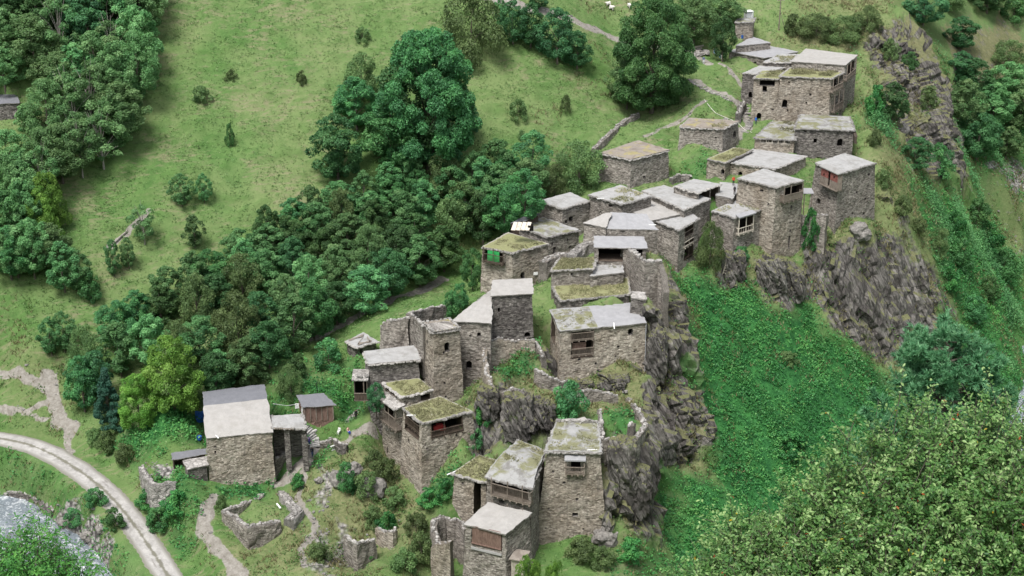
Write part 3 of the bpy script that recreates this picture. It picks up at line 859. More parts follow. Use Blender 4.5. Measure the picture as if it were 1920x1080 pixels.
m = MB(); m.hexa([(cc[0]-w2/2-.25,cc[1]-1.1,zt_-.15),(cc[0]+w2/2+.2,cc[1]-1.1,zt_-.15),(cc[0]+w2/2+.2,cc[1]+1.5,zt_+.5),(cc[0]-w2/2-.25,cc[1]+1.5,zt_+.5)],
                 [(cc[0]-w2/2-.25,cc[1]-1.1,zt_+.05),(cc[0]+w2/2+.2,cc[1]-1.1,zt_+.05),(cc[0]+w2/2+.2,cc[1]+1.5,zt_+.7),(cc[0]-w2/2-.25,cc[1]+1.5,zt_+.7)])
fix_uv(m.build('slab_roof', M['slab'], pv))
for k in range(9): put_stone((cc[0] + random.uniform(-.5,.5)*w2, cc[1] + random.uniform(-.9,1.2), zt_ + .3 + random.uniform(-.05, .25)), pv, .8)
H['C4'] = h = House('stone_tower', 'narrow square tower with roofless reddish top and one pointed window', 'stone tower',
    [(793,607),(813,625),(862,617),(843,600)], 1, 120.6, 752, 'stone_warm', 'roof_brown', deep=6, batter=.035, group=G, thick=.15, over=.04, rim=.28,
    holes=[(1,834,642,843,660,'arch'),(1,831,659,834,664,'vent'),(0,800,638,802,644,'vent'),(0,799,701,801,708,'vent'),(1,832,716,836,720,'vent'),(1,834,742,838,746,'vent')])
for a, b in [(x/7, .02) for x in range(8)] + [(x/7, .98) for x in range(8)] + [(.02, x/6) for x in range(1,6)] + [(.98, x/6) for x in range(1,6)]:
    put_stone(h.roof_pt(a, b) + np.array([0, 0, .3]), h.root, .8)
Ruin('ruined_wall', 'curving ruined wall left of the narrow square tower', 'ruined wall',
    [(716,612,126.5),(722,604,126),(742,599,125.5),(766,597,125.5)], [3.6,4.4,4.8,4.8], .8, 'stone', stones=1.5, rough=.3)
Ruin('ruined_wall', 'high L-shaped ruined wall running back from the narrow square tower', 'ruined wall',
    [(797,612,122.3),(781,598,124.5),(765,586,126.6),(790,581,128.8),(815,575,130.2),(840,572,131.5)], [6,6,5.5,4,3.5,3], .7, 'stone', stones=1.2, rough=.2)
H['C6'] = h = House('stone_house', 'stone house with cream sheet roof between two towers and an arched doorway', 'stone house',
    [(846,602),(922,606),(924,540),(898,560)], 0, 123.5, 765, 'stone', 'roof_clean', tilt=(0,0,1.6,1.4), deep=5, batter=.02, group=G, thick=.15,
    holes=[(0,874,677,885,693,'arch'),(0,880,733,887,743,'arch'),(0,894,624,901,631,'vent'),(0,880,628,884,631,'vent')])
H['C7'] = h = House('stone_tower', 'squat square tower with plain cream roof above the weedy ruin', 'stone tower',
    [(919,555),(1001,550),(998,521),(923,525)], 0, 126.6, 640, 'stone_dark', 'roof_clean', tilt=(0,0,.5,.5), deep=5, batter=.03, group=G, thick=.18,
    holes=[(0,934,577,938,586,'rect'),(0,983,623,994,633,'arch'),(0,953,617,957,620,'vent'),(0,930,638,934,641,'vent')])
Ruin('ruined_wall', 'weathered curtain wall descending below the squat square tower', 'ruined wall',
    [(1002,640,125.3),(970,640,125.2),(935,637,125),(911,640,124.5),(908,668,122),(914,700,118.6),(922,726,116.6)], [3.2,3.2,3.4,3.6,3.4,3,2.4], .8, 'stone_warm', stones=1.1, rough=.3)
Ruin('ruined_wall', 'short broken wall beside the alley under the balcony house', 'ruined wall',
    [(1004,640,126),(1012,655,124.5),(1020,668,123)], [1.6,1.4,1.2], .7, 'stone', stones=1.5, rough=.3)
Ruin('ruined_wall', 'stub of dry masonry standing on the rock between corner house and elder bush', 'ruined wall',
    [(944,738,118.6),(962,729,119.2),(984,731,119),(990,742,118)], [2.6,2.8,2.8,2.4], .9, 'stone', stones=1.3, rough=.3)
Ruin('retaining_wall', 'low terrace wall of slates below the alley beside the balcony house', 'wall',
    [(1004,690,122),(1022,704,121),(1046,713,121),(1074,716,122)], [2.2,2.2,2.0,1.8], .8, 'stone', stones=1.4, rough=.25)
Ruin('retaining_wall', 'broken terrace wall above the elder bush and weedy enclosure', 'wall',
    [(1080,735,121.6),(1104,732,122),(1130,734,122.4),(1158,742,122.6)], [1.8,1.8,1.6,1.6], .8, 'stone', stones=1.4, rough=.35)
# --- middle
H['D1'] = h = House('stone_house', 'broad stone house with half grey roof and two stacked balconies on the cliff edge', 'stone house',
    [(1049,621),(1213,605),(1196,566),(1031,580)], 1, 127.6, 722, 'stone_warm', 'roof_grey', tilt=(0,0,.5,.5), deep=6, batter=.02, group=G, thick=.2, over=.22,
    holes=[(0,1071,621,1113,671,'loggia',1.6),(0,1178,616,1186,629,'arch'),(0,1157,648,1162,652,'vent'),(0,1152,666,1156,669,'vent'),(0,1084,672,1089,676,'vent'),
           (0,1187,657,1191,660,'vent'),(0,1115,680,1119,684,'vent'),(3,1034,602,1041,640,'loggia',1.2)])
h.balcony(0, 1071, 1113, 637, 624, .04, 620, posts=(0, 1), bal=.2, sides=False)
h.balcony(0, 1071, 1113, 665, 653, .04, 640, posts=(1,), bal=.2, sides=False)
F = h.F[0]; m = MB(); a, t = F.px(1085, 650, -.5)
m.hexa([F.W(F.px(1074,650)[0], F.P(.3, F.px(1085,658)[1])[2], -.4), F.W(F.px(1100,650)[0], F.P(.3, F.px(1085,658)[1])[2], -.4), F.W(F.px(1100,650)[0], F.P(.3, F.px(1085,658)[1])[2], -.5), F.W(F.px(1074,650)[0], F.P(.3, F.px(1085,658)[1])[2], -.5)],
       [F.W(F.px(1074,650)[0], F.P(.3, F.px(1085,645)[1])[2], -.4), F.W(F.px(1100,650)[0], F.P(.3, F.px(1085,645)[1])[2], -.4), F.W(F.px(1100,650)[0], F.P(.3, F.px(1085,645)[1])[2], -.5), F.W(F.px(1074,650)[0], F.P(.3, F.px(1085,645)[1])[2], -.5)])
m.build('back_boards', M['wood_red'], h.root)
m = MB(); s_ = h.roof_pt(.985, .03); m.beam(s_ + np.array([.12, -.1, 0]), s_ + np.array([.2, -.35, -17.0]), .07)
m.build('drain_wire', M['metal'], h.root)
h.spout(.62, .0, (.1, -.6, -.8), .5)
# left part of the roof is earth and dry turf
h.roof_o.data.materials.append(M['roof_moss'])
for p in h.roof_o.data.polygons:
    if p.material_index == 0 and p.index < 256 and (p.index % 16) < 7: p.material_index = 2
h._turf(5, hgt=.12, noise_cut=-.1, region=(.03, .08, .42, .9))
H['D2'] = h = House('stone_house', 'stone house with wide turf roof and bright rim directly above the grey roof', 'stone house',
    [(1050,564),(1182,552),(1178,521),(1036,537)], 0, 131.0, 600, 'stone', 'roof_grass', deep=4, batter=.01, group=G, thick=.24, rim=.1, over=.15,
    holes=[(3,1040,556,1044,562,'vent')])
h._turf(20, hgt=.28, noise_cut=-.35)
H['D3'] = h = House('stone_house', 'low stone house with bright green turf roof beside the pale terrace', 'stone house',
    [(1032,507),(1113,504),(1118,482),(1050,484)], 1, 135.3, 536, 'stone', 'roof_grass', deep=4, batter=.01, group=G, thick=.22, over=.15,
    holes=[(0,1071,512,1074,516,'vent')])
h._turf(26, hgt=.28, noise_cut=-.9)
H['D3b'] = h = House('terrace', 'pale slab terrace with bright stone kerb in front of the open shed', 'terrace',
    [(1106,519),(1170,512),(1168,490),(1122,491)], 0, 134.6, 528, 'stone', 'roof_pale', deep=3, batter=0, thick=.3, over=.05, rim=.12)
h._turf(4, hgt=.22, noise_cut=.1, region=(.3,.5,1,1))
H['D4'] = Ruin('ruined_wall', 'tall bent curtain wall with sloping coping on the cliff edge above the grey roof', 'ruined wall',
    [(1170,458,139.6),(1184,470,137.3),(1198,482,135),(1211,491,133),(1222,490,133.2),(1236,490,133.5),(1246,515,132.5),(1249,548,131)], [8,8.5,9,9,9,9,7,5], 1.0, 'stone', stones=0, rough=.12, deep=4)
for k in range(16):
    pts_ = [(1170,458,139.6),(1211,491,133),(1236,490,133.5)]
    f = k / 15 * 2; i = min(1, int(f)); f -= i
    q = at_y(*[pts_[i][j]*(1-f)+pts_[i+1][j]*f for j in (0,1)], K*(pts_[i][2]*(1-f)+pts_[i+1][2]*f))
    put_stone(q + np.array([0,0,.08]), H['D4'].root, 1.45, rz=1.0 if i == 0 else 0)
m = House('stone_hut', 'round topped stone drum at the corner of the grey roof', 'stone hut',
    [(1182,558),(1212,561),(1211,547),(1184,545)], 0, 129.6, 575, 'stone_dark', 'slab', deep=2, batter=0, thick=.2, over=.05)
H['E1'] = h = House('open_shed', 'open fronted shed with flat grey sheet roof above the terrace', 'shed',
    [(1113,464),(1214,466),(1208,443),(1114,442)], 0, 138.0, 493, 'stone', 'roof_grey', tilt=(0,0,.3,.3), deep=3, batter=0, group=None, thick=.16, over=.15,
    holes=[(0,1122,466,1168,490,'loggia',4.0),(0,1188,467,1205,480,'loggia',2.0)])
H['E2'] = h = House('stone_house', 'stone house with smooth grey sloped roof behind the open shed', 'stone house',
    [(1136,429),(1235,431),(1212,401),(1145,398)], 0, 141.3, 478, 'stone', 'roof_grey', tilt=(0,0,1.1,1.1), deep=4, batter=.01, group=G, thick=.18, over=.12)
h.spout(.93, .3, (1, 0, 0), .8)
H['E2b'] = h = House('stone_house', 'stone house with small white hipped roof joined to the smooth grey roof', 'stone house',
    [(1093,418),(1137,427),(1147,399),(1136,399)], 0, 142.6, 468, 'stone', 'roof_clean', tilt=(0,0,1.2,1.1), deep=4, batter=.01, group=G, thick=.18, over=.12)
Ruin('stone_hut', 'rubble vaulted drum of slabs below the stone house with dark patched roof', 'stone hut',
    [(1018,490,138.5),(1028,483,139.3),(1045,477,139.8),(1058,474,140.2),(1068,478,139.6)], [4,4,4,4,4], 1.6, 'stone', stones=2.4, rough=.2)
Ruin('ruined_wall', 'sloping slab-covered ramp wall between the turf roof and the open shed', 'ruined wall',
    [(1072,478,138.6),(1082,467,140),(1096,457,141.5),(1112,452,142)], [2.5,2.5,2.5,2.5], 1.8, 'slab', stones=2.0, rough=.15)
H['E3d'] = h = House('stone_house', 'stone house with cream roof and two tall open windows over the green gully', 'stone house',
    [(1226,413),(1273,432),(1311,409),(1286,393)], 1, 143.2, 519, 'stone', 'roof_pale', deep=5, batter=.02, group=G, thick=.2, over=.12,
    holes=[(1,1284,424,1300,442,'loggia',1.5),(1,1284,450,1300,484,'loggia',1.5),(1,1278,478,1281,484,'vent')])
h.balcony(1, 1284, 1300, 442, 432, .03, 424, posts=(0, 1), mat='wood', bal=4, sides=False)
h.balcony(1, 1284, 1300, 459, 450, .25, 442, posts=(), mat='wood_pale', bal=4, sides=False)
h.balcony(1, 1285, 1299, 481, 462, .03, 452, posts=(.4,), mat='wood_dark', bal=4, sides=False)
H['E3c'] = h = House('stone_house', 'stone house with long cream terrace roof in the middle of the roof cluster', 'stone house',
    [(1168,390),(1222,414),(1292,398),(1228,371)], 1, 145.8, 468, 'stone', 'roof_clean', deep=4, batter=.01, group=G, thick=.22, over=.15, rim=.06)
H['E3a'] = h = House('stone_house', 'stone house with patchy straw-turf roof at the head of the roof cluster', 'stone house',
    [(1103,365),(1166,384),(1223,368),(1164,347)], 1, 147.6, 455, 'stone', 'roof_pale', deep=4, batter=.03, group=G, thick=.22, over=.15, rim=.06,
    holes=[(0,1142,383,1147,388,'vent'),(0,1125,396,1128,399,'vent')])
h._turf(14, hgt=.3, noise_cut=-.2, region=(.55,.1,1,.55)); h._turf(14, hgt=.3, noise_cut=-.3, region=(.2,.6,.8,.95)); h.spout(.4, .0, (-.9,-.3,.05), .9)
H['E3b'] = h = House('stone_house', 'stone house with widest cream roof of the cluster, slate-grey wall to the right', 'stone house',
    [(1203,357),(1283,394),(1333,372),(1244,347)], 1, 147.4, 455, 'stone', 'roof_pale', deep=5, batter=.03, group=G, thick=.22, over=.15,
    holes=[(1,1298,385,1302,389,'vent')])
H['E4'] = h = House('stone_house', 'plain stone house with pale roof against the forest edge', 'stone house',
    [(1008,377),(1054,391),(1106,377),(1069,360)], 1, 148.3, 447, 'stone', 'roof_pale', deep=4, batter=.03, group=G, thick=.2, over=.15,
    holes=[(1,1059,413,1064,419,'vent'),(1,1067,406,1074,415,'vent')])
H['E5'] = h = House('stone_house', 'stone house with dark patched roof beside the plank skylight', 'stone house',
    [(968,423),(1026,445),(1087,431),(1019,408)], 1, 143.5, 500, 'stone', 'roof_moss', deep=4, batter=.03, group=G, thick=.2, over=.15, rim=.08,
    holes=[(1,1037,463,1042,476,'rect'),(1,1063,447,1067,451,'vent'),(1,1034,455,1037,461,'vent'),(1,1068,460,1071,466,'vent')])
H['E6'] = h = House('stone_house', 'stone house with half turf roof and corner balcony hung with a green sheet', 'stone house',
    [(903,463),(961,474),(1029,457),(952,436)], 1, 140.0, 560, 'stone_warm', 'roof_grass', deep=5, batter=.035, group=G, thick=.2, over=.1, rim=.06,
    holes=[(1,976,510,984,524,'arch'),(0,907,471,942,492,'loggia',1.5)])
h._turf(16, hgt=.22, noise_cut=-.1, region=(.1,.25,.95,1))
h.balcony(0, 905, 943, 493, 478, .9, 466, posts=(0, .5, 1), mat='wood_dark', bal=.22)
F = h.F[0]; m = MB(); a0, a1 = F.px(914, 482, .3)[0], F.px(936, 482, .3)[0]; z1_ = at_plane(925, 471, F.Bl + F.nh*.3, F.n)[2]; z0_ = at_plane(925, 490, F.Bl + F.nh*.3, F.n)[2]
m.hexa([F.W(a0, z0_, .3), F.W(a1, z0_, .3), F.W(a1, z0_, .24), F.W(a0, z0_, .24)], [F.W(a0, z1_, .3), F.W(a1, z1_, .3), F.W(a1, z1_, .24), F.W(a0, z1_, .24)])
tag(m.build('green_sheet', M['green'], None), 'green sheet hung inside the corner balcony', 'sheet')
m = MB(); a_, t_ = h.F[1].px(1004, 513, .1); q = h.F[1].W(a_, h.F[1].P(a_, t_)[2], .1); m.box(q, .85, .06, .55, .2)
m.build('name_plate', M['white'], h.root)
pq = at_y(975, 431, 143.2 * K)
sk = empty('skylight_hatch', pq, 'pale plank skylight hatch propped on the turf roof', 'hatch')
m = MB()
for k in range(4):
    x = -1.6 + k * .82
    m.hexa([(pq[0]+x, pq[1]-.9, pq[2]+.25), (pq[0]+x+.74, pq[1]-1.0, pq[2]+.2), (pq[0]+x+1.2, pq[1]+.6, pq[2]+1.15), (pq[0]+x+.5, pq[1]+.7, pq[2]+1.2)],
           [(pq[0]+x, pq[1]-.9, pq[2]+.33), (pq[0]+x+.74, pq[1]-1.0, pq[2]+.28), (pq[0]+x+1.2, pq[1]+.6, pq[2]+1.23), (pq[0]+x+.5, pq[1]+.7, pq[2]+1.28)])
    m.build('plank', M['wood_pale'], sk); m = MB()
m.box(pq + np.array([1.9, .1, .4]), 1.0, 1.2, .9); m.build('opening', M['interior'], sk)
H['blue'] = h = House('sheet_shed', 'blue-grey sheet roofed shed tucked behind the plain stone house', 'shed',
    [(956,419),(985,414),(1012,402),(1000,396)], 0, 146.5, 432, 'wood_dark', 'roof_metal', tilt=(0,0,.6,.6), deep=3, batter=0, thick=.1, over=.2, roof_amp=.03)
# --- upper
H['F1'] = h = House('stone_tower', 'square stone tower with brown sunken roof standing alone by the forest edge', 'stone tower',
    [(1124,288),(1183,300),(1255,282),(1196,264)], 1, 160.5, 353, 'stone', 'roof_brown', deep=4, batter=.05, group=G, thick=.25, over=.15, rim=.18,
    holes=[(1,1206,330,1210,334,'vent'),(1,1231,343,1235,347,'vent')])
H['F2'] = h = House('stone_house', 'square stone house with brown earth roof on the grass below the steps', 'stone house',
    [(1274,239),(1356,242),(1386,227),(1293,221)], 1, 169.0, 288, 'stone', 'roof_brown', deep=4, batter=.05, group=G, thick=.22, over=.12, rim=.08,
    holes=[(1,1374,246,1380,258,'arch'),(0,1341,257,1344,260,'vent'),(0,1314,270,1317,273,'vent'),(0,1295,277,1298,280,'vent')])
h._turf(9, hgt=.25, noise_cut=-.1, region=(.6,.1,1,.9))
H['F3'] = h = House('stone_house', 'long low stone house with wide pale roof and two arched doors on the terrace', 'stone house',
    [(1360,304),(1453,317),(1513,293),(1412,279)], 1, 160.5, 338, 'stone_warm', 'roof_pale', deep=3, batter=.02, group=G, thick=.25, over=.12, rim=.06,
    holes=[(0,1385,322,1392,331,'arch'),(0,1373,312,1376,315,'vent')])
H['F3b'] = h = House('stone_house', 'narrow stone annex with grassy roof at the end of the long low house', 'stone house',
    [(1325,298),(1360,305),(1412,281),(1375,276)], 0, 163.5, 336, 'stone_warm', 'roof_grass', deep=3, batter=.02, group=G, thick=.22, over=.12,
    holes=[(0,1352,317,1358,327,'arch'),(0,1337,309,1340,312,'vent')])
h._turf(16, hgt=.3, noise_cut=-.5, region=(.2,.1,1,1))
H['F4'] = h = House('stone_tower', 'massive stone tower with cream roof and corner balcony at the centre of the upper village', 'stone tower',
    [(1382,334),(1455,351),(1508,338),(1432,316)], 1, 149.2, 484, 'stone_warm', 'roof_pale', deep=6, batter=.02, group=G, thick=.22, over=.15,
    holes=[(1,1471,349,1503,374,'loggia',1.4),(1,1482,385,1485,391,'vent'),(1,1480,430,1483,435,'vent'),(1,1478,442,1481,466,'rect'),(0,1425,355,1431,359,'vent'),(0,1439,380,1442,384,'vent'),(0,1399,343,1402,347,'vent'),(1,1480,415,1483,418,'vent')])
h.balcony(1, 1470, 1505, 375, 363, 1.0, 347, posts=(0, .35, 1), mat='wood', boarded=True)
H['F5'] = h = House('stone_house', 'stone house with cream and turf roof and framed bay window over the gully', 'stone house',
    [(1333,395),(1377,408),(1434,391),(1382,375)], 1, 147.6, 480, 'stone', 'roof_pale', deep=5, batter=.02, group=G, thick=.2, over=.12,
    holes=[(1,1386,408,1411,435,'loggia',1.3),(1,1397,453,1401,458,'vent')])
h._turf(14, hgt=.25, noise_cut=-.4, region=(.3,.55,1,1)); h._turf(10, hgt=.22, noise_cut=-.3, region=(.0,.0,.4,.5))
h.balcony(1, 1385, 1412, 436, 425, .6, 405, posts=(0, .5, 1), mat='wood_pale', canopy='roof_grey', canopy_out=.9, bal=.6)
H['F6'] = h = House('stone_tower', 'outermost stone tower above the crag with a red boarded bay', 'stone tower',
    [(1528,305),(1574,326),(1643,305),(1584,287)], 1, 152.5, 440, 'stone', 'roof_pale', deep=7, batter=.06, group=G, thick=.2, over=.15,
    holes=[(1,1627,325,1631,329,'vent'),(1,1626,346,1629,350,'vent'),(1,1605,359,1608,363,'vent'),(1,1621,371,1624,375,'vent'),(1,1617,398,1621,403,'vent'),(1,1598,398,1601,402,'vent'),(1,1592,424,1597,429,'vent'),
           (0,1531,372,1538,384,'arch'),(0,1553,370,1556,373,'vent'),(0,1563,374,1566,377,'vent'),(0,1546,366,1549,369,'vent')])
F = h.F[0]
bay = bpy.data.objects.new('boarded_bay', None); link(bay, h.root); o1 = 1.0
a0, a1 = F.px(1537, 340, o1)[0], F.px(1570, 345, o1)[0]
zt0 = at_plane(1552, 317, F.Bl + F.nh*o1, F.n)[2] - .1; zb0 = at_plane(1556, 352, F.Bl + F.nh*o1, F.n)[2]
org = F.W(.5, zb0, .5); bay.location = Vector(org) - h.root.location; bs = h.root.location + bay.location
m = MB(); nb_ = 9
for k in range(nb_):
    if k in (4,): continue
    p, q = a0 + (a1-a0)*(k+.03)/nb_, a0 + (a1-a0)*(k+.97)/nb_
    lo = zb0 + (zt0 - zb0) * .48
    m.hexa([F.W(p, lo+.02, o1), F.W(q, lo+.02, o1), F.W(q, lo+.02, o1-.08), F.W(p, lo+.02, o1-.08)], [F.W(p, zt0, o1), F.W(q, zt0, o1), F.W(q, zt0, o1-.08), F.W(p, zt0, o1-.08)])
bl(m, 'red_boards', plain_mat('faded_red_boards', (.17,.065,.055), .8, .15, .35), bay, bs)
m = MB(); nh_ = 6; lo = zb0 + (zt0 - zb0) * .48
for k in range(nh_):
    z_a = zb0 + (lo - zb0) * (k + .03) / nh_; z_b = zb0 + (lo - zb0) * (k + .95) / nh_
    for c0_, c1_ in ((a0, a0 + (a1-a0)*.46), (a0 + (a1-a0)*.56, a1)):
        m.hexa([F.W(c0_, z_a, o1), F.W(c1_, z_a, o1), F.W(c1_, z_a, o1-.08), F.W(c0_, z_a, o1-.08)], [F.W(c0_, z_b, o1), F.W(c1_, z_b, o1), F.W(c1_, z_b, o1-.08), F.W(c0_, z_b, o1-.08)])
    for aa in (a0, a1):
        m.beam(F.W(aa, (z_a+z_b)/2, 0), F.W(aa, (z_a+z_b)/2, o1), z_b - z_a, .07, up=(0,0,1)) if False else m.hexa([F.W(aa, z_a, 0), F.W(aa, z_a, o1), F.W(aa+.012, z_a, o1), F.W(aa+.012, z_a, 0)], [F.W(aa, z_b, 0), F.W(aa, z_b, o1), F.W(aa+.012, z_b, o1), F.W(aa+.012, z_b, 0)])
for aa in (a0, a1):
    m.hexa([F.W(aa, lo, 0), F.W(aa, lo, o1), F.W(aa+.012, lo, o1), F.W(aa+.012, lo, 0)], [F.W(aa, zt0, 0), F.W(aa, zt0, o1), F.W(aa+.012, zt0, o1), F.W(aa+.012, zt0, 0)])
m.hexa([F.W(a0, zb0-.2, o1+.1), F.W(a1, zb0-.2, o1+.1), F.W(a1, zb0-.2, -.1), F.W(a0, zb0-.2, -.1)], [F.W(a0, zb0, o1+.1), F.W(a1, zb0, o1+.1), F.W(a1, zb0, -.1), F.W(a0, zb0, -.1)])
bl(m, 'grey_boards', M['wood'], bay, bs)
for u, v in ((1545,327),(1564,332)):
    a_ = F.px(u, v, o1)[0]; z_ = at_plane(u, v, F.Bl + F.nh*o1, F.n)[2]
    m = MB(); m.hexa([F.W(a_-.02, z_-.2, o1+.02), F.W(a_+.02, z_-.2, o1+.02), F.W(a_+.02, z_-.2, o1-.04), F.W(a_-.02, z_-.2, o1-.04)], [F.W(a_-.02, z_+.2, o1+.02), F.W(a_+.02, z_+.2, o1+.02), F.W(a_+.02, z_+.2, o1-.04), F.W(a_-.02, z_+.2, o1-.04)])
    bl(m, 'hatch', M['interior'], bay, bs)
m = MB(); m.hexa([F.W(a0-.05, zt0, o1+.3), F.W(a1+.05, zt0, o1+.3), F.W(a1+.05, zt0+.2, -.2), F.W(a0-.05, zt0+.2, -.2)], [F.W(a0-.05, zt0+.18, o1+.3), F.W(a1+.05, zt0+.18, o1+.3), F.W(a1+.05, zt0+.4, -.2), F.W(a0-.05, zt0+.4, -.2)])
bl(m, 'bay_roof', M['roof_pale'], bay, bs)
H['F6b'] = Ruin('retaining_wall', 'rubble retaining wall filling the gap between the two cliff towers', 'wall',
    [(1496,403,153),(1510,405,152.2),(1532,403,151.4),(1552,404,150.6)], [5,5,6,7], .9, 'stone', stones=.8, rough=.12)
H['F7'] = h = House('open_shed', 'open slab-roofed loggia on posts at the end of the cream roofs', 'shed',
    [(1262,349),(1308,362),(1353,345),(1301,335)], 1, 151.0, 395, 'stone', 'roof_pale', deep=4, batter=0, thick=.25, over=.15,
    holes=[(1,1311,357,1330,380,'loggia',3.0),(1,1333,352,1346,376,'loggia',3.0)])
H['F8'] = h = House('terrace', 'pale stone terrace where two people stand between the towers', 'terrace',
    [(1342,366),(1374,372),(1394,345),(1350,341)], 0, 153.2, 385, 'stone', 'roof_pale', deep=3, batter=0, thick=.25, over=.05)
H['G8'] = h = House('stone_house', 'stone house with half mossy roof and a strip of timber lattice under its eave', 'stone house',
    [(1413,259),(1491,263),(1500,216),(1464,213)], 0, 168.6, 284, 'stone_warm', 'roof_moss', deep=4, batter=.01, group=G, thick=.2, over=.2,
    holes=[(0,1426,262,1481,269,'loggia',.6)])
h._turf(10, hgt=.22, noise_cut=-.1, region=(.45,.2,.95,.9))
h.balcony(0, 1426, 1481, 269, 262, .05, 261, posts=(0,.2,.4,.6,.8,1), mat='wood_pale', bal=.3, sides=False)
H['G9'] = h = House('stone_house', 'dark stone house with brown blotched roof and two arched openings', 'stone house',
    [(1489,241),(1603,245),(1594,218),(1500,214)], 0, 169.2, 300, 'stone_dark', 'roof_moss', deep=5, batter=.01, group=G, thick=.22, over=.2,
    holes=[(0,1525,260,1532,269,'rect'),(0,1570,260,1580,275,'arch'),(0,1530,294,1540,303,'arch'),(0,1508,244,1513,248,'vent')])
h.boards(1, 1599, 250, 1603, 266, 'wood_dark', .4, .3)
H['G2'] = h = House('stone_house', 'tall stone house with straw-grass roof and double tiered side balconies', 'stone house',
    [(1461,143),(1560,147),(1583,135),(1482,126)], 0, 176.6, 226, 'stone_warm', 'roof_grass', deep=5, batter=.012, group=G, thick=.25, over=.15,
    holes=[(0,1467,187,1476,202,'arch'),(0,1517,175,1522,179,'vent'),(0,1510,191,1513,195,'vent'),(0,1478,153,1481,156,'vent'),(0,1519,166,1521,168,'vent'),(0,1475,205,1478,208,'vent'),
           (1,1562,146,1579,165,'loggia',1.2),(1,1565,178,1578,206,'loggia',1.2)])
h._turf(26, hgt=.5, mat='turf', noise_cut=-.4, region=(.12,.25,.9,1))
h.balcony(1, 1562, 1580, 168, 159, .8, 145, posts=(0,.5,1), bal=.25); h.balcony(1, 1564, 1580, 205, 194, .8, 172, posts=(0,.5,1), bal=.25)
H['G1'] = h = House('stone_house', 'highest stone house with broad clean roof and one balcony on its cliff side', 'stone house',
    [(1483,115),(1586,122),(1609,103),(1511,91)], 0, 180.6, 215, 'stone', 'roof_clean', deep=6, batter=.012, group=G, thick=.22, over=.15,
    holes=[(1,1588,119,1601,141,'loggia',1.2),(1,1597,176,1599,179,'vent')])
h.balcony(1, 1588, 1603, 144, 136, .8, 117, posts=(0,.4,1), bal=.25)
H['G3'] = h = House('stone_house', 'stone house with a dark T-shaped opening under its eave', 'stone house',
    [(1412,147),(1462,148),(1480,133),(1428,132)], 0, 177.2, 232, 'stone_warm', 'roof_grass', deep=5, batter=.012, group=G, thick=.22, over=.15,
    holes=[(0,1425,148,1453,161,'rect',1.5),(0,1430,161.5,1438,173,'rect',1.5),(0,1419,211,1427,226,'arch'),(0,1448,204,1451,207,'vent'),(0,1422,193,1424,195,'vent')])
h._turf(16, hgt=.35, noise_cut=-.3, region=(.3,.2,1,1))
H['G4'] = h = House('stone_house', 'stone house with plain roof and single arched doorway on the grass slope', 'stone house',
    [(1391,137),(1424,140),(1472,126),(1424,123)], 0, 180.2, 188, 'stone_dark', 'roof_pale', deep=4, batter=.012, group=G, thick=.2, over=.12,
    holes=[(0,1403,172,1410,184,'arch')])
H['G5'] = h = House('stone_house', 'long stone house with large pale lilac-grey roof under the round tree', 'stone house',
    [(1366,96),(1433,109),(1497,97),(1412,78)], 1, 188.5, 128, 'stone', 'roof_grey', deep=4, batter=.01, group=G, thick=.2, over=.15,
    holes=[(0,1414,115,1419,123,'arch'),(0,1393,109,1396,112,'vent')])
H['G5b'] = h = House('stone_house', 'small flat roofed house stepping up behind the lilac-grey roof', 'stone house',
    [(1379,86),(1402,84),(1446,80),(1410,68)], 1, 192.5, 100, 'stone', 'roof_grey', deep=4, batter=.0, group=G, thick=.2, over=.1)
H['G6'] = h = House('stone_house', 'low stone house with light grassy roof between the lilac roof and the highest house', 'stone house',
    [(1430,116),(1483,118),(1500,101),(1462,101)], 1, 183.5, 134, 'stone', 'roof_pale', deep=4, batter=.0, group=G, thick=.2, over=.1)
h._turf(10, hgt=.2, noise_cut=0)
H['G7'] = h = House('stone_outbuilding', 'small flat topped stone outbuilding beside the white booth', 'outbuilding',
    [(1378,43),(1413,41),(1416,33),(1384,34)], 0, 196.2, 72, 'stone_warm', 'roof_moss', deep=3, batter=0, thick=.2, over=.1)
# --- left, by the road
H['H1'] = h = House('stone_house', 'detached stone house by the road with humped sheet roof, half grey and half cream', 'stone house',
    [(385,822),(511,810),(495,720),(380,735)], 0, 113.4, 912, 'stone_warm', 'roof_clean', tilt=(0,0,1.0,1.0), deep=4, batter=.015, group=None, thick=.12, over=.15, roof_amp=.04,
    curve=lambda a, b: 1.5 * math.sin(math.pi * min(1, b * 1.0)) ** .8 if 0 < b < 1 else 0,
    holes=[(0,401,837,406,840,'vent'),(0,402,846,405,851,'vent'),(3,381,750,385,768,'rect')])
ro = h.roof_o; ro.data.materials[0] = M['roof_clean']; ro.data.materials.append(M['roof_metal'])
for p in ro.data.polygons:
    if p.material_index == 0 and p.index < 256 and (p.index // 16) >= 8: p.material_index = 2
h.spout(.18, 0, (.6, -.7, -.3), .3)
H['H2'] = h = House('plank_shed', 'brown plank shed with blue-grey sheet roof and thin stove pipe', 'shed',
    [(567,764),(631,760),(607,737),(555,741)], 0, 120.4, 789, 'wood_red', 'roof_metal', tilt=(0,0,.5,.5), deep=1.5, batter=0, thick=.1, over=.3, roof_amp=.02)
F = h.F[0]; m = MB()
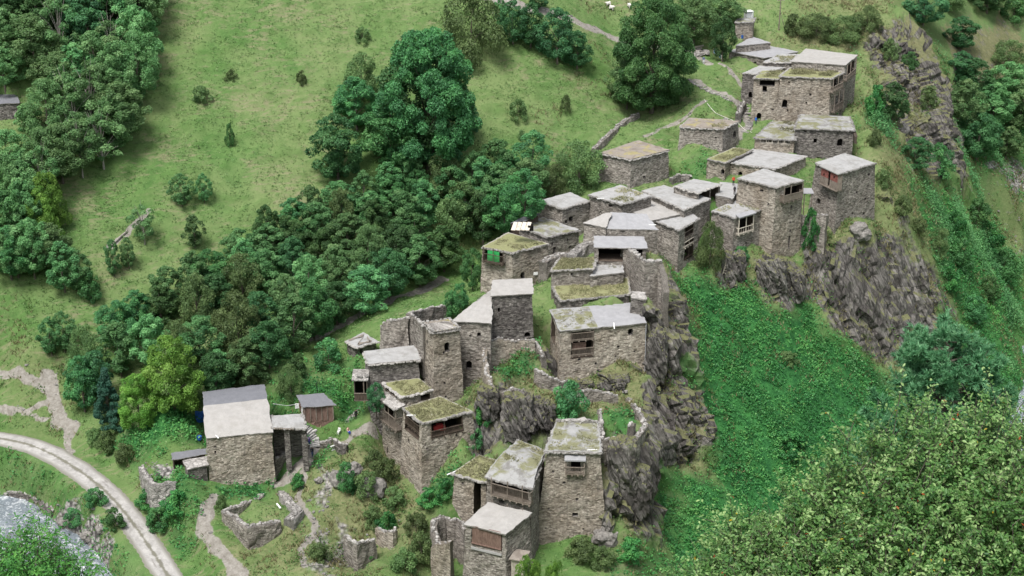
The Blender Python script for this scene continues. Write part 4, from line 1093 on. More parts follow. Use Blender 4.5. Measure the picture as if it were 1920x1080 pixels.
for k in range(6):
    aa = .02 + k * .192; m = MB()
    m.beam(F.W(aa, h.zb - .2, .05), F.W(aa, h.z0 - .15, .05), .14); m.build('frame_post', M['wood'], h.root)
    if k < 5:
        m = MB()
        for q in range(5):
            b0_ = aa + .012 + q * .034; m.hexa([F.W(b0_, h.zb-.4, .03), F.W(b0_+.031, h.zb-.4, .03), F.W(b0_+.031, h.zb-.4, -.02), F.W(b0_, h.zb-.4, -.02)], [F.W(b0_, h.z0-.2, .03), F.W(b0_+.031, h.z0-.2, .03), F.W(b0_+.031, h.z0-.2, -.02), F.W(b0_, h.z0-.2, -.02)])
        m.build('plank_panel', M['wood_red'], h.root)
F = h.F[3]; m = MB(); m.hexa([F.W(.45, h.zb, .05), F.W(.8, h.zb, .05), F.W(.8, h.zb, -.02), F.W(.45, h.zb, -.02)], [F.W(.45, h.zb+1.9, .05), F.W(.8, h.zb+1.9, .05), F.W(.8, h.zb+1.9, -.02), F.W(.45, h.zb+1.9, -.02)])
m.build('door', M['white'], h.root)
m = MB(); sp_ = at_y(597, 738, 124.4 * K); m.tube([sp_ - np.array([0,0,1]), sp_ + np.array([-.25, 0, 2.0])], .07); m.build('stove_pipe', M['black'], h.root)
H['H3'] = h = House('flat_roofed_passage', 'low passage with pale flat roof joining the detached house and the plank shed', 'passage',
    [(510,801),(574,804),(566,776),(509,779)], 0, 115.0, 828, 'stone_dark', 'roof_pale', deep=6, batter=0, thick=.2, over=.1, ground=False, faces=(2, 3))
for aa in (.42, .93):
    p = h.roof_pt(aa, .06); m = MB(); m.box(p + np.array([0, .35, -3.9]), .8, .8, 7.0, .1)
    fix_uv(m.build('pier', M['stone_dark'], h.root))
m = MB()
for k in range(9):
    p = h.roof_pt(.1 + k * .065, 0); m.beam(p + np.array([0, .5, -.12]), p + np.array([0, -.25, -.12]), .2)
m.build('beam_ends', M['wood'], h.root)
H['H4'] = h = House('sheet_shed', 'low shed with dark sheet roof against the detached house', 'shed',
    [(321,863),(388,851),(386,840),(322,849)], 0, 114.5, 886, 'wood_dark', 'roof_metal', tilt=(0,0,.25,.25), deep=2, batter=0, thick=.1, over=.3, roof_amp=.02,
    holes=[(0,326,864,342,884,'loggia',1.5)])
H['H4b'] = h = House('slate_shed', 'lower lean-to with dark slate roof in front of the sheet roofed shed', 'shed',
    [(349,880),(390,872),(388,855),(342,862)], 0, 112.4, 893, 'stone_dark', 'slab', tilt=(0,0,.35,.35), deep=2, batter=0, thick=.15, over=.2)
H['H9'] = h = House('stone_hut', 'small stone hut with pale slab roof stained by dark streaks', 'stone hut',
    [(646,640),(665,652),(709,640),(682,623)], 1, 129.6, 676, 'stone_dark', 'roof_pale', deep=2, batter=0, thick=.22, over=.3, holes=[(1,675,655,681,668,'rect',1.2)])
m = MB()
for pts_ in ([(.12,.15),(.2,.85)], [(.2,.85),(.75,.25)], [(.75,.25),(.85,.8)], [(.45,.85),(.85,.75)]):
    (a0_,b0_),(a1_,b1_) = pts_
    n_ = 8
    for k in range(n_):
        f0_, f1_ = k/n_, (k+1)/n_
        def q_(f, o): 
            p = h.roof_pt(a0_+(a1_-a0_)*f, b0_+(b1_-b0_)*f); return p + np.array([0, o * (0.35 + .15*math.sin(9*f)), .07 + .03 * 0])
        m.add([q_(f0_,-1), q_(f1_,-1), q_(f1_,1), q_(f0_,1)], [(0,1,2,3)])
m.build('dark_slates', M['roof_brown'], h.root)
H['Wl'] = House('sheet_shed', 'blue-grey sheet roofed shed half hidden by the top left wood', 'shed',
    [(-40,196),(38,193),(30,176),(-40,176)], 1, 158.0, 212, 'stone_dark', 'roof_metal', deep=3, batter=0, thick=.1, over=.2, roof_amp=.02, ground=False)
# --- low ruins by the path
def ruin(label, pts, h_, thick=.8, **kw): return Ruin('ruined_wall', label, 'ruined wall', pts, h_, thick, **kw)
ruin('front walls of the roofless foundation beside the winding path', [(420,957,109.2),(440,970,108),(466,990,106.2),(495,983,107),(525,977,107.6)], [1.6,2.2,3.2,2.6,1.6], 1.0, wall='stone', stones=1.6, rough=.2)
ruin('back wall of the roofless foundation beside the winding path', [(420,957,109.2),(455,946,111),(490,928,113.5),(514,912,115.6)], [.9,.9,.9,1.0], .9, wall='stone', stones=2.2, rough=.2)
ruin('wide slab-topped wall closing the roofless foundation on its right', [(515,906,116),(530,925,113.8),(545,945,111.2),(560,957,109.6),(540,974,107.8)], [1.2,1.2,1.1,1.1,1.0], 1.5, wall='slab', stones=2.6, rough=.15)
ruin('L-shaped stump of wall in the scrub left of the curved ruin', [(645,1004,107),(658,1011,106),(669,1018,105),(686,1014,105.8),(703,1012,106.4)], [4,4.4,4.6,4,3], .6, wall='stone', stones=1.2, rough=.2)
ruin('jagged wall fragment in the scrub behind the L-shaped stump', [(706,990,109),(722,996,108.2),(736,1000,107.6),(741,992,108.6)], [2.5,2.6,2.4,2.4], .6, wall='stone_warm', stones=1.2, rough=.3)
ruin('low wall of the collapsed yard left of the road sheds', [(265,875,115.5),(273,890,113.5),(286,908,110.8),(310,908,110.8),(330,906,111)], [.9,1,1.1,1,1], .9, wall='slab', stones=1.8, rough=.15)
ruin('long dry stone wall beside the footpath above the detached house', [(500,868,115.3),(530,852,117),(560,842,118.2),(578,832,119)], [.9,1,1,1], .6, wall='stone', stones=1.6, rough=.1)
ruin('dry stone wall running up from the path to the dark walled house', [(600,830,119.4),(617,826,119.6),(634,812,120.8),(648,795,122.6),(660,781,124),(676,766,125.6),(690,757,126.5)], [1.2,1.5,1.5,1.5,1.6,1.6,1.6], .9, wall='stone', stones=2.2, rough=.2)
ruin('square stump of masonry beside the footpath with a white chair', [(628,823,117.8),(637,832,117),(652,833,116.8)], [1.4,1.6,1.2], .8, wall='stone_dark', stones=1.6, rough=.15)
ruin('dry stone field wall climbing through the meadow above the lone tower', [(1112,279,169.5),(1130,262,171.5),(1150,243,174),(1172,224,177),(1196,212,179)], [1.3,1.3,1.3,1.3,1.3], 1.0, wall='stone', stones=1.8, rough=.2)
ruin('low broken wall below the square house with the brown earth roof', [(1258,335,163.8),(1275,327,165.5),(1296,330,165)], [1.4,1.4,1.4], .8, wall='stone_dark', stones=1.5, rough=.2)
ruin('rubble wall beside the stepped lane to the upper houses', [(1384,214,176),(1388,200,178),(1396,192,179.2)], [1.6,1.6,1.4], 1.2, wall='stone_dark', stones=2, rough=.3)
ruin('stone embankment along the right bend of the river', [(-10,925,119.2),(40,924,118.6),(75,936,117.2),(100,955,115)], [1.3,1.3,1.3,1.3], 1.0, wall='stone_dark', stones=1.6, rough=.3, deep=1.5)
# ---------------------------------------------------------------- terrain surface from survey points
def cu(u, v, y): ctl(at_y(u, v, y * K))
def cz(u, v, z): ctl(at_z(u, v, z * K))
# meadow plane  z = 18 - .21 (x + 20.6) + .608 (y - 139.6)   (survey units)
_pn = np.array([.21, -.608, 1.0]); _p0 = np.array([-20.6, 139.6, 18.0]) * K
for u, v in [(0,20),(0,130),(0,300),(0,430),(0,560),(150,90),(130,300),(200,420),(110,600),(250,560),(300,30),(330,200),(340,390),(400,520),
             (450,40),(480,200),(500,340),(600,30),(620,200),(600,440),(560,540),(760,30),(740,330),(700,450),(860,110),(880,250),(860,370),(960,40),(1000,180),(1010,300),(1080,60),
             (-150,100),(-150,400),(-250,250),(300,640),(180,680),(60,660)]:
    ctl(at_plane(u, v, _p0, _pn))
for x, y, z in [(-90,215,85),(-30,225,76),(20,230,66),(-60,250,98),(10,260,82),(60,250,66),(90,260,80),(-120,180,70),(-120,260,110),(0,300,105),(60,300,95),(120,300,110),(130,240,78),(-120,300,130)]:
    ctl((x*K, y*K, z*K))
# lower path, terrace below the wood, ground round the detached house
for u, v, y in [(560,640,134),(640,600,138.5),(700,575,141.5),(790,545,147),(850,520,151),(870,600,131),(700,600,136),(600,690,129.5),(640,720,127),(560,720,126),
                (520,690,127),(400,700,127.5),(330,770,122),(250,800,121),(300,830,117.5),(350,800,119.5),(640,760,124.5),(590,800,121),(590,840,118.5),(600,860,116.8),(550,880,115.2),
                (470,930,112.3),(420,920,112.6),(350,900,113.2),(400,960,109.6),(390,1000,107),(450,1060,104),(480,950,110.4),(500,955,110),(560,1000,107.6),(600,950,110.5),(640,900,113.3),(670,840,117),(680,800,120.4),(700,870,115.5),(740,920,113.2),
                (600,1060,104.2),(700,1050,104.8),(760,990,108.2),(800,950,110.4),(840,960,109.6),(830,1060,104),(730,1075,103.2)]:
    cu(u, v, y)
# road bank and river left
for u, v, y in [(0,822,123.6),(60,832,122.8),(130,868,119),(200,920,114.8),(250,980,110.6),(290,1040,106.8),(320,1085,104),(0,770,127),(100,800,124.2),(200,860,119.8),(260,900,116.6),(300,960,112.2),(350,1040,106.6),
                (0,870,121),(0,905,119.4),(80,900,118.4),(130,930,115.8),(170,970,112.6),(215,1015,109.4),(245,1060,106.4),(0,700,132),(90,720,130)]:
    cu(u, v, y)
for u, v, z in [(0,950,9.7),(60,972,9.4),(110,995,8.9),(150,1035,8.5),(190,1078,8.2),(0,1040,9.0),(60,1080,8.7),(-100,960,9.5),(-200,1000,9.4),(-100,860,14),(-100,800,15.5)]:
    cz(u, v, z)
# rock knoll and enclosure in front of the balcony house
for u, v, y in [(900,740,117.5),(905,790,115),(950,720,119.6),(960,760,117.4),(960,800,115.6),(1000,690,122.4),(1010,740,119),(1040,790,115.5),(1060,735,124.3),(1070,770,117.5),(1100,728,125.6),(1120,748,122.6),(1150,735,124.5),
                (1150,790,116),(1160,760,119.4),(1188,745,122.8),(980,650,124.2),(940,690,121.6),(910,830,113.6),(880,870,113),(900,840,113.2),(880,780,115.6),(985,790,115.7),(1025,700,122.6),(1018,640,127.5)]:
    cu(u, v, y)
# cliff foot below the nearest tower and spur down to the gully
for u, v, y in [(1060,1030,106.4),(1120,1030,106.6),(1150,1000,107.6),(1150,890,110.6),(1190,880,112),(1160,940,109.4),(1180,1000,107.4),(1212,1010,109.6),(1130,1070,104.6),(1060,1078,103.6),(1210,900,113.4),
                (1216,650,127.6),(1235,620,129.3),(1222,700,125.2),(1224,780,124.0),(1236,850,124.6),(1250,560,132.6),(1262,640,130.4),(1278,700,129.4),(1300,780,126.8),(1330,850,124.8),(1348,895,123.6),
                (1260,800,125.2),(1280,860,123.8),(1310,900,122.4),(1240,740,126.2),(1228,960,116.6),(1240,930,118.6),(1235,1000,113.6),(1270,960,117.6),(1210,1060,106.8)]:
    cu(u, v, y)
# green gully
for u, v, y in [(1310,530,142.6),(1300,600,138.4),(1320,680,134.6),(1345,760,131.2),(1370,830,128),(1380,890,125),(1400,580,142.6),(1420,660,138.6),(1440,740,134.6),(1460,820,130.4),(1480,900,126.6),(1480,600,145),(1540,680,143.6),(1580,760,138.8),
                (1600,840,132.6),(1640,700,146.6),(1680,780,142.6),(1340,960,119.6),(1300,1000,116),(1300,1060,112.4),(1420,980,121),(1550,950,125.4),(1700,900,133),(1740,760,146.4),(1790,860,140)]:
    cu(u, v, y)
# crag under the outermost towers
for u, v, y in [(1300,510,143.6),(1340,480,146.2),(1370,470,147.5),(1360,545,144.8),(1400,500,147.2),(1430,490,147.8),(1440,550,145.8),(1480,500,148.4),(1490,560,147.4),(1470,580,145.6),
                (1520,430,152.4),(1525,480,151),(1560,470,150.6),(1600,450,151.2),(1640,440,153.2),(1660,440,155.4),(1690,440,158),(1560,560,149),(1600,600,148.8),(1640,640,148.6),(1690,655,150),(1740,640,153.6),(1765,600,157),
                (1700,500,157),(1740,520,159),(1760,560,158.6),(1510,560,148.6),(1550,600,147.2),(1600,650,146.8)]:
    cu(u, v, y)
# right flank, far valley and river right
for u, v, y in [(1625,240,172),(1640,270,169),(1660,330,163),(1680,380,160.6),(1700,420,159.6),(1720,450,161),(1615,200,178),(1640,180,182),(1700,330,170),(1730,400,168.4),(1760,450,168.4),(1780,500,166.8),(1800,560,165),
                (1840,600,166),(1850,520,172),(1800,430,174.6),(1790,380,180),(1850,440,181),(1880,520,178),(1830,340,192),(1870,310,197),(1920,300,203),(1900,380,192),(1930,450,186),
                (1620,130,189),(1650,80,196),(1690,20,204),(1660,150,190),(1700,90,197.4),(1720,150,192.6),(1750,220,188),(1760,270,184.6),(1680,230,183.6),(1720,290,178.6),(1790,310,184.6),(1770,330,181),(1640,220,176),
                (1790,220,200),(1780,120,209),(1770,40,217),(1840,240,205),(1850,150,211),(1860,50,222),(1920,150,214),(1920,40,226),(1920,230,208),
                (1800,700,158),(1850,700,160),(1850,780,150)]:
    cu(u, v, y)
for u, v, z in [(1935,590,-.2),(1950,565,.2),(1980,600,-.4),(1905,830,-1.2),(1925,800,-1.2),(1960,820,-1.2),(1890,870,-1.4),(1960,700,-.9),(2050,700,2.5),(2050,500,5),(2100,400,14),(1895,640,.9)]:
    cz(u, v, z)
# meadow saddle and top right
for u, v, y in [(1170,240,176),(1220,205,181),(1260,120,189.5),(1290,180,181.6),(1300,215,175.4),(1250,250,173),(1200,260,171.4),(1330,150,184),(1350,120,188.4),(1380,180,179.8),(1340,205,176.6),(1300,260,170),(1230,300,166.4),(1100,330,169),(1060,370,160),
                (1120,345,161.8),(1150,60,197),(1250,40,199),(1330,60,197.5),(1330,10,203),(1440,60,199),(1480,80,196),(1550,70,197),(1500,20,204),(1600,30,203.4),(1620,80,196),(1400,75,196),(1000,390,158),(1040,395,155),(930,420,158),(880,470,156)]:
    cu(u, v, y)
# slope below the camera's own hillside (out of frame, carries the near bushes)
for x, y, z in [(0,0,78),(0,20,62),(0,40,47),(0,60,31),(0,80,13),(0,92,4.5),(-30,0,80),(-30,20,63),(-30,40,46),(-30,60,29),(-30,80,12),(-30,94,5.4),(30,0,77),(30,20,62),(30,40,47),(30,60,31),(30,80,13),(30,100,1),(-60,40,47),(-60,80,16),(60,40,46),(60,80,14),(60,105,-1),
                (60,130,-1.5),(0,98,8),(15,100,7),(25,108,5),(90,60,40),(90,110,0),(-90,60,40),(-90,100,8),(90,150,2),(110,180,14),(50,126,1.2)]:
    ctl((x*K, y*K, z*K))

_u = lambda v: np.array(v) / np.linalg.norm(v)
BED_T = _u((.42, -.12, -.90)); BED_N = _u((.85, .36, .35))
BED = np.array([BED_T, np.cross(BED_N, BED_T), BED_N])
C = np.array(CTRL)
# merge survey points closer than 0.5 m in plan
keep = []
for i in range(len(C)):
    if all((C[i, 0]-C[j, 0])**2 + (C[i, 1]-C[j, 1])**2 > .6 for j in keep): keep.append(i)
C = C[keep]
_cm = C.mean(0); _sc = 40.0
def _phi(d2): return -np.sqrt(d2 + 1.2**2)
def _solve():
    n = len(C); A = np.zeros((n + 3, n + 3))
    d2 = ((C[:, None, :2] - C[None, :, :2])**2).sum(2)
    A[:n, :n] = _phi(d2) + np.eye(n) * .35        # a little slack keeps the ground from ringing
    Pm = np.concatenate([np.ones((n, 1)), (C[:, :2] - _cm[:2]) / _sc], 1)
    A[:n, n:] = Pm; A[n:, :n] = Pm.T
    return np.linalg.solve(A, np.concatenate([C[:, 2], np.zeros(3)]))
_w = _solve()
def base_height(xy):
    out = np.zeros(len(xy))
    for s in range(0, len(xy), 20000):
        q = xy[s:s + 20000]
        d2 = (q[:, None, 0] - C[None, :, 0])**2 + (q[:, None, 1] - C[None, :, 1])**2
        out[s:s + 20000] = _phi(d2) @ _w[:-3] + _w[-3] + ((q - _cm[:2]) / _sc) @ _w[-2:]
    return out
def axis(lo, a, b, hi, fine, coarse):
    def grow(start, end, sgn):
        r = []; p = start; st = fine
        while (end - p) * sgn > 0:
            st = min(coarse, st * 1.18); p += sgn * st; r.append(p)
        return r
    return np.array(grow(a, lo, -1)[::-1] + list(np.arange(a, b, fine)) + grow(b, hi, 1))
GX = axis(-260, -108, 120, 260, .45, 8.0)
GY = axis(-25, 164, 322, 560, .45, 8.0)
NX, NY = len(GX), len(GY)
XX, YY = np.meshgrid(GX, GY)
XY = np.stack([XX.ravel(), YY.ravel()], 1)
Z = base_height(XY)
# buildings keep the ground below their eaves
def inside(poly, q):
    c = np.zeros(len(q), bool); n = len(poly)
    for i in range(n):
        x1, y1 = poly[i]; x2, y2 = poly[(i + 1) % n]
        cond = ((y1 > q[:, 1]) != (y2 > q[:, 1]))
        xi = (x2 - x1) * (q[:, 1] - y1) / (y2 - y1 + 1e-12) + x1
        c ^= cond & (q[:, 0] < xi)
    return c
for poly, zmax in FOOT:
    P_ = np.array(poly); lo, hi = P_.min(0), P_.max(0)
    cand = np.where((XY[:, 0] > lo[0]) & (XY[:, 0] < hi[0]) & (XY[:, 1] > lo[1]) & (XY[:, 1] < hi[1]))[0]
    if len(cand):
        ins = cand[inside(poly, XY[cand])]
        Z[ins] = np.minimum(Z[ins], zmax)
def grid_slope(Zf):
    Zg = Zf.reshape(NY, NX)
    gy, gx = np.gradient(Zg, GY, GX)
    return gx.ravel(), gy.ravel()
def blur(f, k=2):
    g = f.reshape(NY, NX)
    for _ in range(k):
        g = np.pad(g, 1, 'edge'); g = (g[1:-1, 1:-1]*2 + g[:-2, 1:-1] + g[2:, 1:-1] + g[1:-1, :-2] + g[1:-1, 2:]) / 6
    return g.ravel()
ROAD = [(-60,814,125.4),(0,822,123.6),(60,832,122.4),(130,868,118.8),(200,920,114.6),(250,980,110.4),(290,1040,106.6),(320,1085,103.8),(345,1130,101.2)]
_rc = np.array([at_y(u, v, y * K) for u, v, y in ROAD])
_t = np.linspace(0, 1, 240); _rt = np.concatenate([[0], np.cumsum(np.linalg.norm(np.diff(_rc[:, :2], axis=0), axis=1))]); _rt /= _rt[-1]
ROADC = np.stack([np.interp(_t, _rt, _rc[:, i]) for i in range(3)], 1)
for _ in range(300): ROADC[1:-1] = (ROADC[:-2] + 2 * ROADC[1:-1] + ROADC[2:]) / 4
_c = np.where((XY[:, 0] > ROADC[:, 0].min() - 8) & (XY[:, 0] < ROADC[:, 0].max() + 8) & (XY[:, 1] > ROADC[:, 1].min() - 8) & (XY[:, 1] < ROADC[:, 1].max() + 8))[0]
_d = np.linalg.norm(XY[_c][:, None] - ROADC[None, :, :2], axis=2); _i = _d.argmin(1); _dm = _d.min(1)
_w2 = np.clip((5.6 - _dm) / 2.8, 0, 1); Z[_c] = Z[_c] * (1 - _w2) + (ROADC[_i, 2] - .06) * _w2
road_m = np.zeros(len(XY)); road_m[_c] = np.clip((4.4 - _dm) / 1.6, 0, 1)
RIVERS = [([(-260,930),(-120,960),(-20,985),(60,1010),(130,1060),(190,1120),(260,1250),(420,1500)], [10.4,10.4,10.3,10.1,9.7,9.3,8.2,6.0], 17),
          ([(1905,980),(1925,880),(1945,800),(1965,720),(1970,650),(1965,590)], [.2,-.1,-.1,.2,.4,.8], 11)]
for pts_, zs_, wd_ in RIVERS[1:]:
    rc_ = np.array([at_z(u, v, z_ * K) for (u, v), z_ in zip(pts_, zs_)])
    for a_, b_ in zip(rc_[:-1], rc_[1:]):
        c_ = np.where((XY[:, 0] > min(a_[0], b_[0]) - 14) & (XY[:, 0] < max(a_[0], b_[0]) + 14) & (XY[:, 1] > min(a_[1], b_[1]) - 14) & (XY[:, 1] < max(a_[1], b_[1]) + 14))[0]
        if len(c_) == 0: continue
        ab = (b_ - a_)[:2]; t_ = np.clip(((XY[c_] - a_[:2]) @ ab) / (ab @ ab), 0, 1); dd_ = np.linalg.norm(XY[c_] - (a_[:2] + t_[:, None] * ab), axis=1)
        lim = a_[2] + (b_[2] - a_[2]) * t_ - .7 + np.maximum(0, dd_ - wd_ * .42) * 1.6
        Z[c_] = np.minimum(Z[c_], lim)
gx, gy = grid_slope(blur(Z, 2)); slope = np.sqrt(gx**2 + gy**2)
# ---- masks painted along survey lines
def pix_path(pts): return pts
def seg_dist(q, A, B):
    d = B - A; t = np.clip(((q - A) @ d) / (d @ d), 0, 1)
    return np.linalg.norm(q - (A + t[:, None] * d), axis=1), t
def height_at(x, y):
    i = np.clip(np.searchsorted(GX, x) - 1, 0, NX - 2); j = np.clip(np.searchsorted(GY, y) - 1, 0, NY - 2)
    fx = (x - GX[i]) / (GX[i + 1] - GX[i]); fy = (y - GY[j]) / (GY[j + 1] - GY[j])
    Zg = Z.reshape(NY, NX)
    return Zg[j, i]*(1-fx)*(1-fy) + Zg[j, i+1]*fx*(1-fy) + Zg[j+1, i]*(1-fx)*fy + Zg[j+1, i+1]*fx*fy
def hit(u, v, y0=95 * K, y1=380.0):
    """first ground point on the line of sight through a survey pixel"""
    d = ray(u, v); ys = np.arange(y0, y1, .3)
    p = CAM[None] + d[None] * (ys / d[1])[:, None]
    below = np.where(p[:, 2] < height_at(p[:, 0], p[:, 1]))[0]
    if len(below) == 0: return p[-1]
    q = p[below[0]].copy(); q[2] = height_at(q[0:1], q[1:2])[0]
    return q
POLY = {}
def pix_poly(pts): return [tuple(hit(u, v)[:2]) for u, v in pts]
def poly_mask(pts, soft=2.0, wob=2.0):
    poly = pix_poly(pts)
    P_ = np.array(poly); lo, hi = P_.min(0) - 8, P_.max(0) + 8
    m = np.zeros(len(XY)); cand = np.where((XY > lo).all(1) & (XY < hi).all(1))[0]
    q = XY[cand]
    qq = q + np.stack([fbm(np.c_[q * .22, np.zeros(len(q))], 3, 31), fbm(np.c_[q * .22, np.zeros(len(q))], 3, 41)], 1) * wob
    ins = inside(poly, qq)
    d = np.full(len(q), 1e9)
    for i in range(len(poly)):
        d = np.minimum(d, seg_dist(qq, np.array(poly[i]), np.array(poly[(i + 1) % len(poly)]))[0])
    sd = np.where(ins, d, -d)
    m[cand] = np.clip(sd / soft * .5 + .5, 0, 1)
    return m
def line_mask(pts, w, soft=.6, wob=.8):
    P_ = [hit(u, v)[:2] for u, v in pts]; m = np.zeros(len(XY))
    lo, hi = np.min(P_, 0) - 8, np.max(P_, 0) + 8
    cand = np.where((XY > lo).all(1) & (XY < hi).all(1))[0]; q = XY[cand]
    q = q + np.stack([fbm(np.c_[q * .5, np.zeros(len(q))], 3, 51), fbm(np.c_[q * .5, np.zeros(len(q))], 3, 61)], 1) * wob * .6
    d = np.full(len(q), 1e9)
    for a, b in zip(P_[:-1], P_[1:]): d = np.minimum(d, seg_dist(q, a, b)[0])
    m[cand] = np.clip((w / 2 - d) / soft + .5, 0, 1)
    return m
PATHS = [([(-20,690),(40,705),(80,728),(100,745)],1.3),([(-10,775),(50,770),(90,750)],1.0),([(45,776),(90,784)],.7),([(92,712),(100,750),(115,790),(140,800)],2.4),([(110,780),(125,820),(128,858)],1.2),
         ([(545,640),(600,630),(650,605),(700,580),(760,555),(830,525)],1.7),([(590,838),(575,870),(548,885),(520,905)],2.2),([(405,935),(385,960),(380,990),(398,1015),(425,1045),(450,1085)],1.7),
         ([(575,880),(560,930),(572,958),(590,985),(590,1010),(560,1030),(575,1065)],.9),([(622,840),(650,830),(700,800)],1.2),
         ([(1210,258),(1250,238),(1290,215),(1322,190)],.9),([(1350,118),(1385,150),(1392,165)],1.2),([(1300,150),(1340,175),(1380,192)],1.3),
         ([(905,-10),(1000,20),(1090,45),(1130,62),(1175,80)],3.2),([(1175,80),(1230,90),(1290,100)],1.6),([(200,470),(240,440),(280,400)],.7),([(1310,108),(1330,120)],1.5),([(1385,195),(1400,225),(1402,240),(1385,255)],1.6)]
path_m = np.zeros(len(XY))
for pts, w in PATHS: path_m = np.maximum(path_m, line_mask(pts, w * 1.05))
lush_m = np.maximum.reduce([poly_mask([(1290,520),(1370,530),(1440,575),(1520,590),(1600,660),(1650,690),(1700,800),(1650,960),(1500,1000),(1300,1075),(1190,1080),(1235,1000),(1240,900),(1330,905),(1350,895),(1290,720),(1275,600)], 3, 3),
    poly_mask([(215,830),(380,780),(385,840),(260,865)], 2, 2), poly_mask([(500,690),(690,700),(680,770),(640,770),(600,740),(500,750)], 3, 3), poly_mask([(510,805),(560,805),(580,830),(515,860)], 1.5, 1),
    poly_mask([(390,905),(600,845),(600,860),(480,930),(390,920)], 2, 2)*.9, poly_mask([(925,690),(1000,640),(1010,690),(940,730)], 1.5, 1)*.8, poly_mask([(1700,330),(1790,350),(1940,480),(1940,760),(1790,700),(1775,560),(1740,440)], 4, 4)*.85, poly_mask([(1760,150),(1940,160),(1940,300),(1800,310)], 4, 4)*.7, poly_mask([(1700,-40),(1960,-40),(1960,175),(1780,160)], 4, 4)*.45, poly_mask([(240,940),(380,900),(400,930),(360,1010),(300,980)], 2, 3)*.7,
    poly_mask([(1625,190),(1650,195),(1680,260),(1660,260),(1625,230)], 2, 2)*.6, poly_mask([(1150,770),(1190,780),(1185,815),(1130,815)], 1, 1)*.8, poly_mask([(0,840),(120,900),(260,1060),(220,1080),(130,950),(0,900)], 3, 3)*.55,
    poly_mask([(840,870),(880,870),(840,955),(790,925)], 2, 2)*.8, poly_mask([(1290,310),(1320,290),(1320,330),(1275,330)], 1.5, 1)*.6])
dry_m = np.maximum.reduce([poly_mask([(600,850),(720,850),(800,960),(800,1080),(440,1080),(420,1010),(560,1000)], 4, 4)*.8, poly_mask([(880,680),(1210,680),(1200,800),(1040,790),(890,830)], 2, 2)*.8,
    poly_mask([(1470,60),(1660,30),(1780,300),(1700,430),(1650,430),(1610,210),(1620,110),(1500,90)], 4, 4)*.85, poly_mask([(1500,430),(1680,420),(1770,500),(1780,640),(1660,650),(1560,560)], 3, 3)*.7, poly_mask([(1240,480),(1300,530),(1290,640),(1345,890),(1300,900),(1215,700)], 1.5, 1.5)*.85,
    poly_mask([(1680,-40),(1960,-40),(1960,175),(1760,160)], 4, 4)*.5, poly_mask([(1330,480),(1490,480),(1480,570),(1330,540)], 2, 2)*.7, poly_mask([(0,680),(130,700),(130,860),(0,820)], 3, 3)*.35, poly_mask([(1500,-20),(1680,-20),(1660,20),(1480,30)], 3, 2)*.7,
    poly_mask([(1810,300),(1920,290),(1940,420),(1850,420)], 3, 4)*.6])
grav_m = np.maximum.reduce([line_mask([(110,985),(150,1010),(200,1040)], 3, 2, 2)*.8, line_mask([(660,1000),(620,1030),(600,1080)], 4, 3, 3)*.6, line_mask([(1300,100),(1285,118)], 3, 1, 1)*.0, poly_mask([(275,875),(325,885),(320,905),(290,905)], 1, 1),
    poly_mask([(1850,300),(1930,300),(1930,345),(1870,325)], 2, 2)*.9, poly_mask([(1850,380),(1930,410),(1930,480),(1900,470)], 4, 4)*.5, line_mask([(600,880),(625,905),(600,940)], 3, 2, 2)*.6])
# ---- rock where steep
zone = np.maximum.reduce([poly_mask([(1500,420),(1600,440),(1680,450),(1790,560),(1780,660),(1660,665),(1540,620),(1330,560),(1320,480)], 3, 2), poly_mask([(1200,560),(1265,520),(1300,640),(1365,900),(1290,910),(1220,880),(1225,1020),(1120,1030),(1120,860),(1195,720)], 2, 1.5),
    poly_mask([(880,690),(1215,690),(1200,800),(1040,800),(960,840),(880,840)], 2, 2), poly_mask([(1640,50),(1710,50),(1800,300),(1770,340),(1690,290),(1650,170)], 3, 3), poly_mask([(1790,30),(1940,50),(1940,170),(1850,180)], 4, 4), poly_mask([(1660,330),(1700,430),(1730,480),(1680,440),(1650,400)], 2, 2)*.7,
    poly_mask([(640,870),(720,850),(760,940),(690,960)], 2, 2)*.7])
rock_m = np.clip((slope - 1.05) / .5, 0, 1) * np.clip(zone + .12, 0, 1) * (1 - .85 * lush_m)
rn = fbm(np.c_[XY * .16, Z * .16], 4, 71)
crag = np.maximum.reduce([poly_mask([(1640,60),(1700,50),(1790,300),(1770,330),(1700,290),(1660,170)], 3, 3), poly_mask([(1780,40),(1930,60),(1930,160),(1850,170)], 4, 4)*.8, poly_mask([(1520,480),(1600,450),(1700,480),(1770,560),(1760,640),(1690,655),(1600,640)], 2, 2),
    poly_mask([(880,715),(940,705),(1000,700),(1045,750),(1045,800),(960,835),(888,830)], 1.2, 1.8), poly_mask([(1010,680),(1210,685),(1205,735),(1110,722),(1040,715)], 1, 1)*.9, poly_mask([(1215,600),(1260,640),(1345,880),(1290,880),(1220,740)], 1.5, 1.0), poly_mask([(1330,480),(1500,500),(1480,580),(1340,545)], 1.5, 1.5)*.8, poly_mask([(640,880),(710,850),(740,910),(690,930)], 2, 2)*.6, poly_mask([(1135,870),(1215,880),(1215,1010),(1150,1005)], 1, 1)])
rock_m = np.clip(np.maximum(rock_m, crag * np.clip((slope - .5) / .4, .25, 1) * np.clip(rn * 1.1 + .75, 0, 1)) , 0, 1)
upr = np.maximum.reduce([poly_mask([(1625,110),(1640,50),(1670,35),(1715,50),(1770,150),(1805,300),(1780,340),(1720,310),(1690,270),(1650,195)], 2, 2.5), poly_mask([(1740,20),(1940,10),(1940,165),(1850,175),(1790,150)], 3, 4), poly_mask([(1640,330),(1700,420),(1745,500),(1700,470),(1650,400)], 2, 2) * .6])
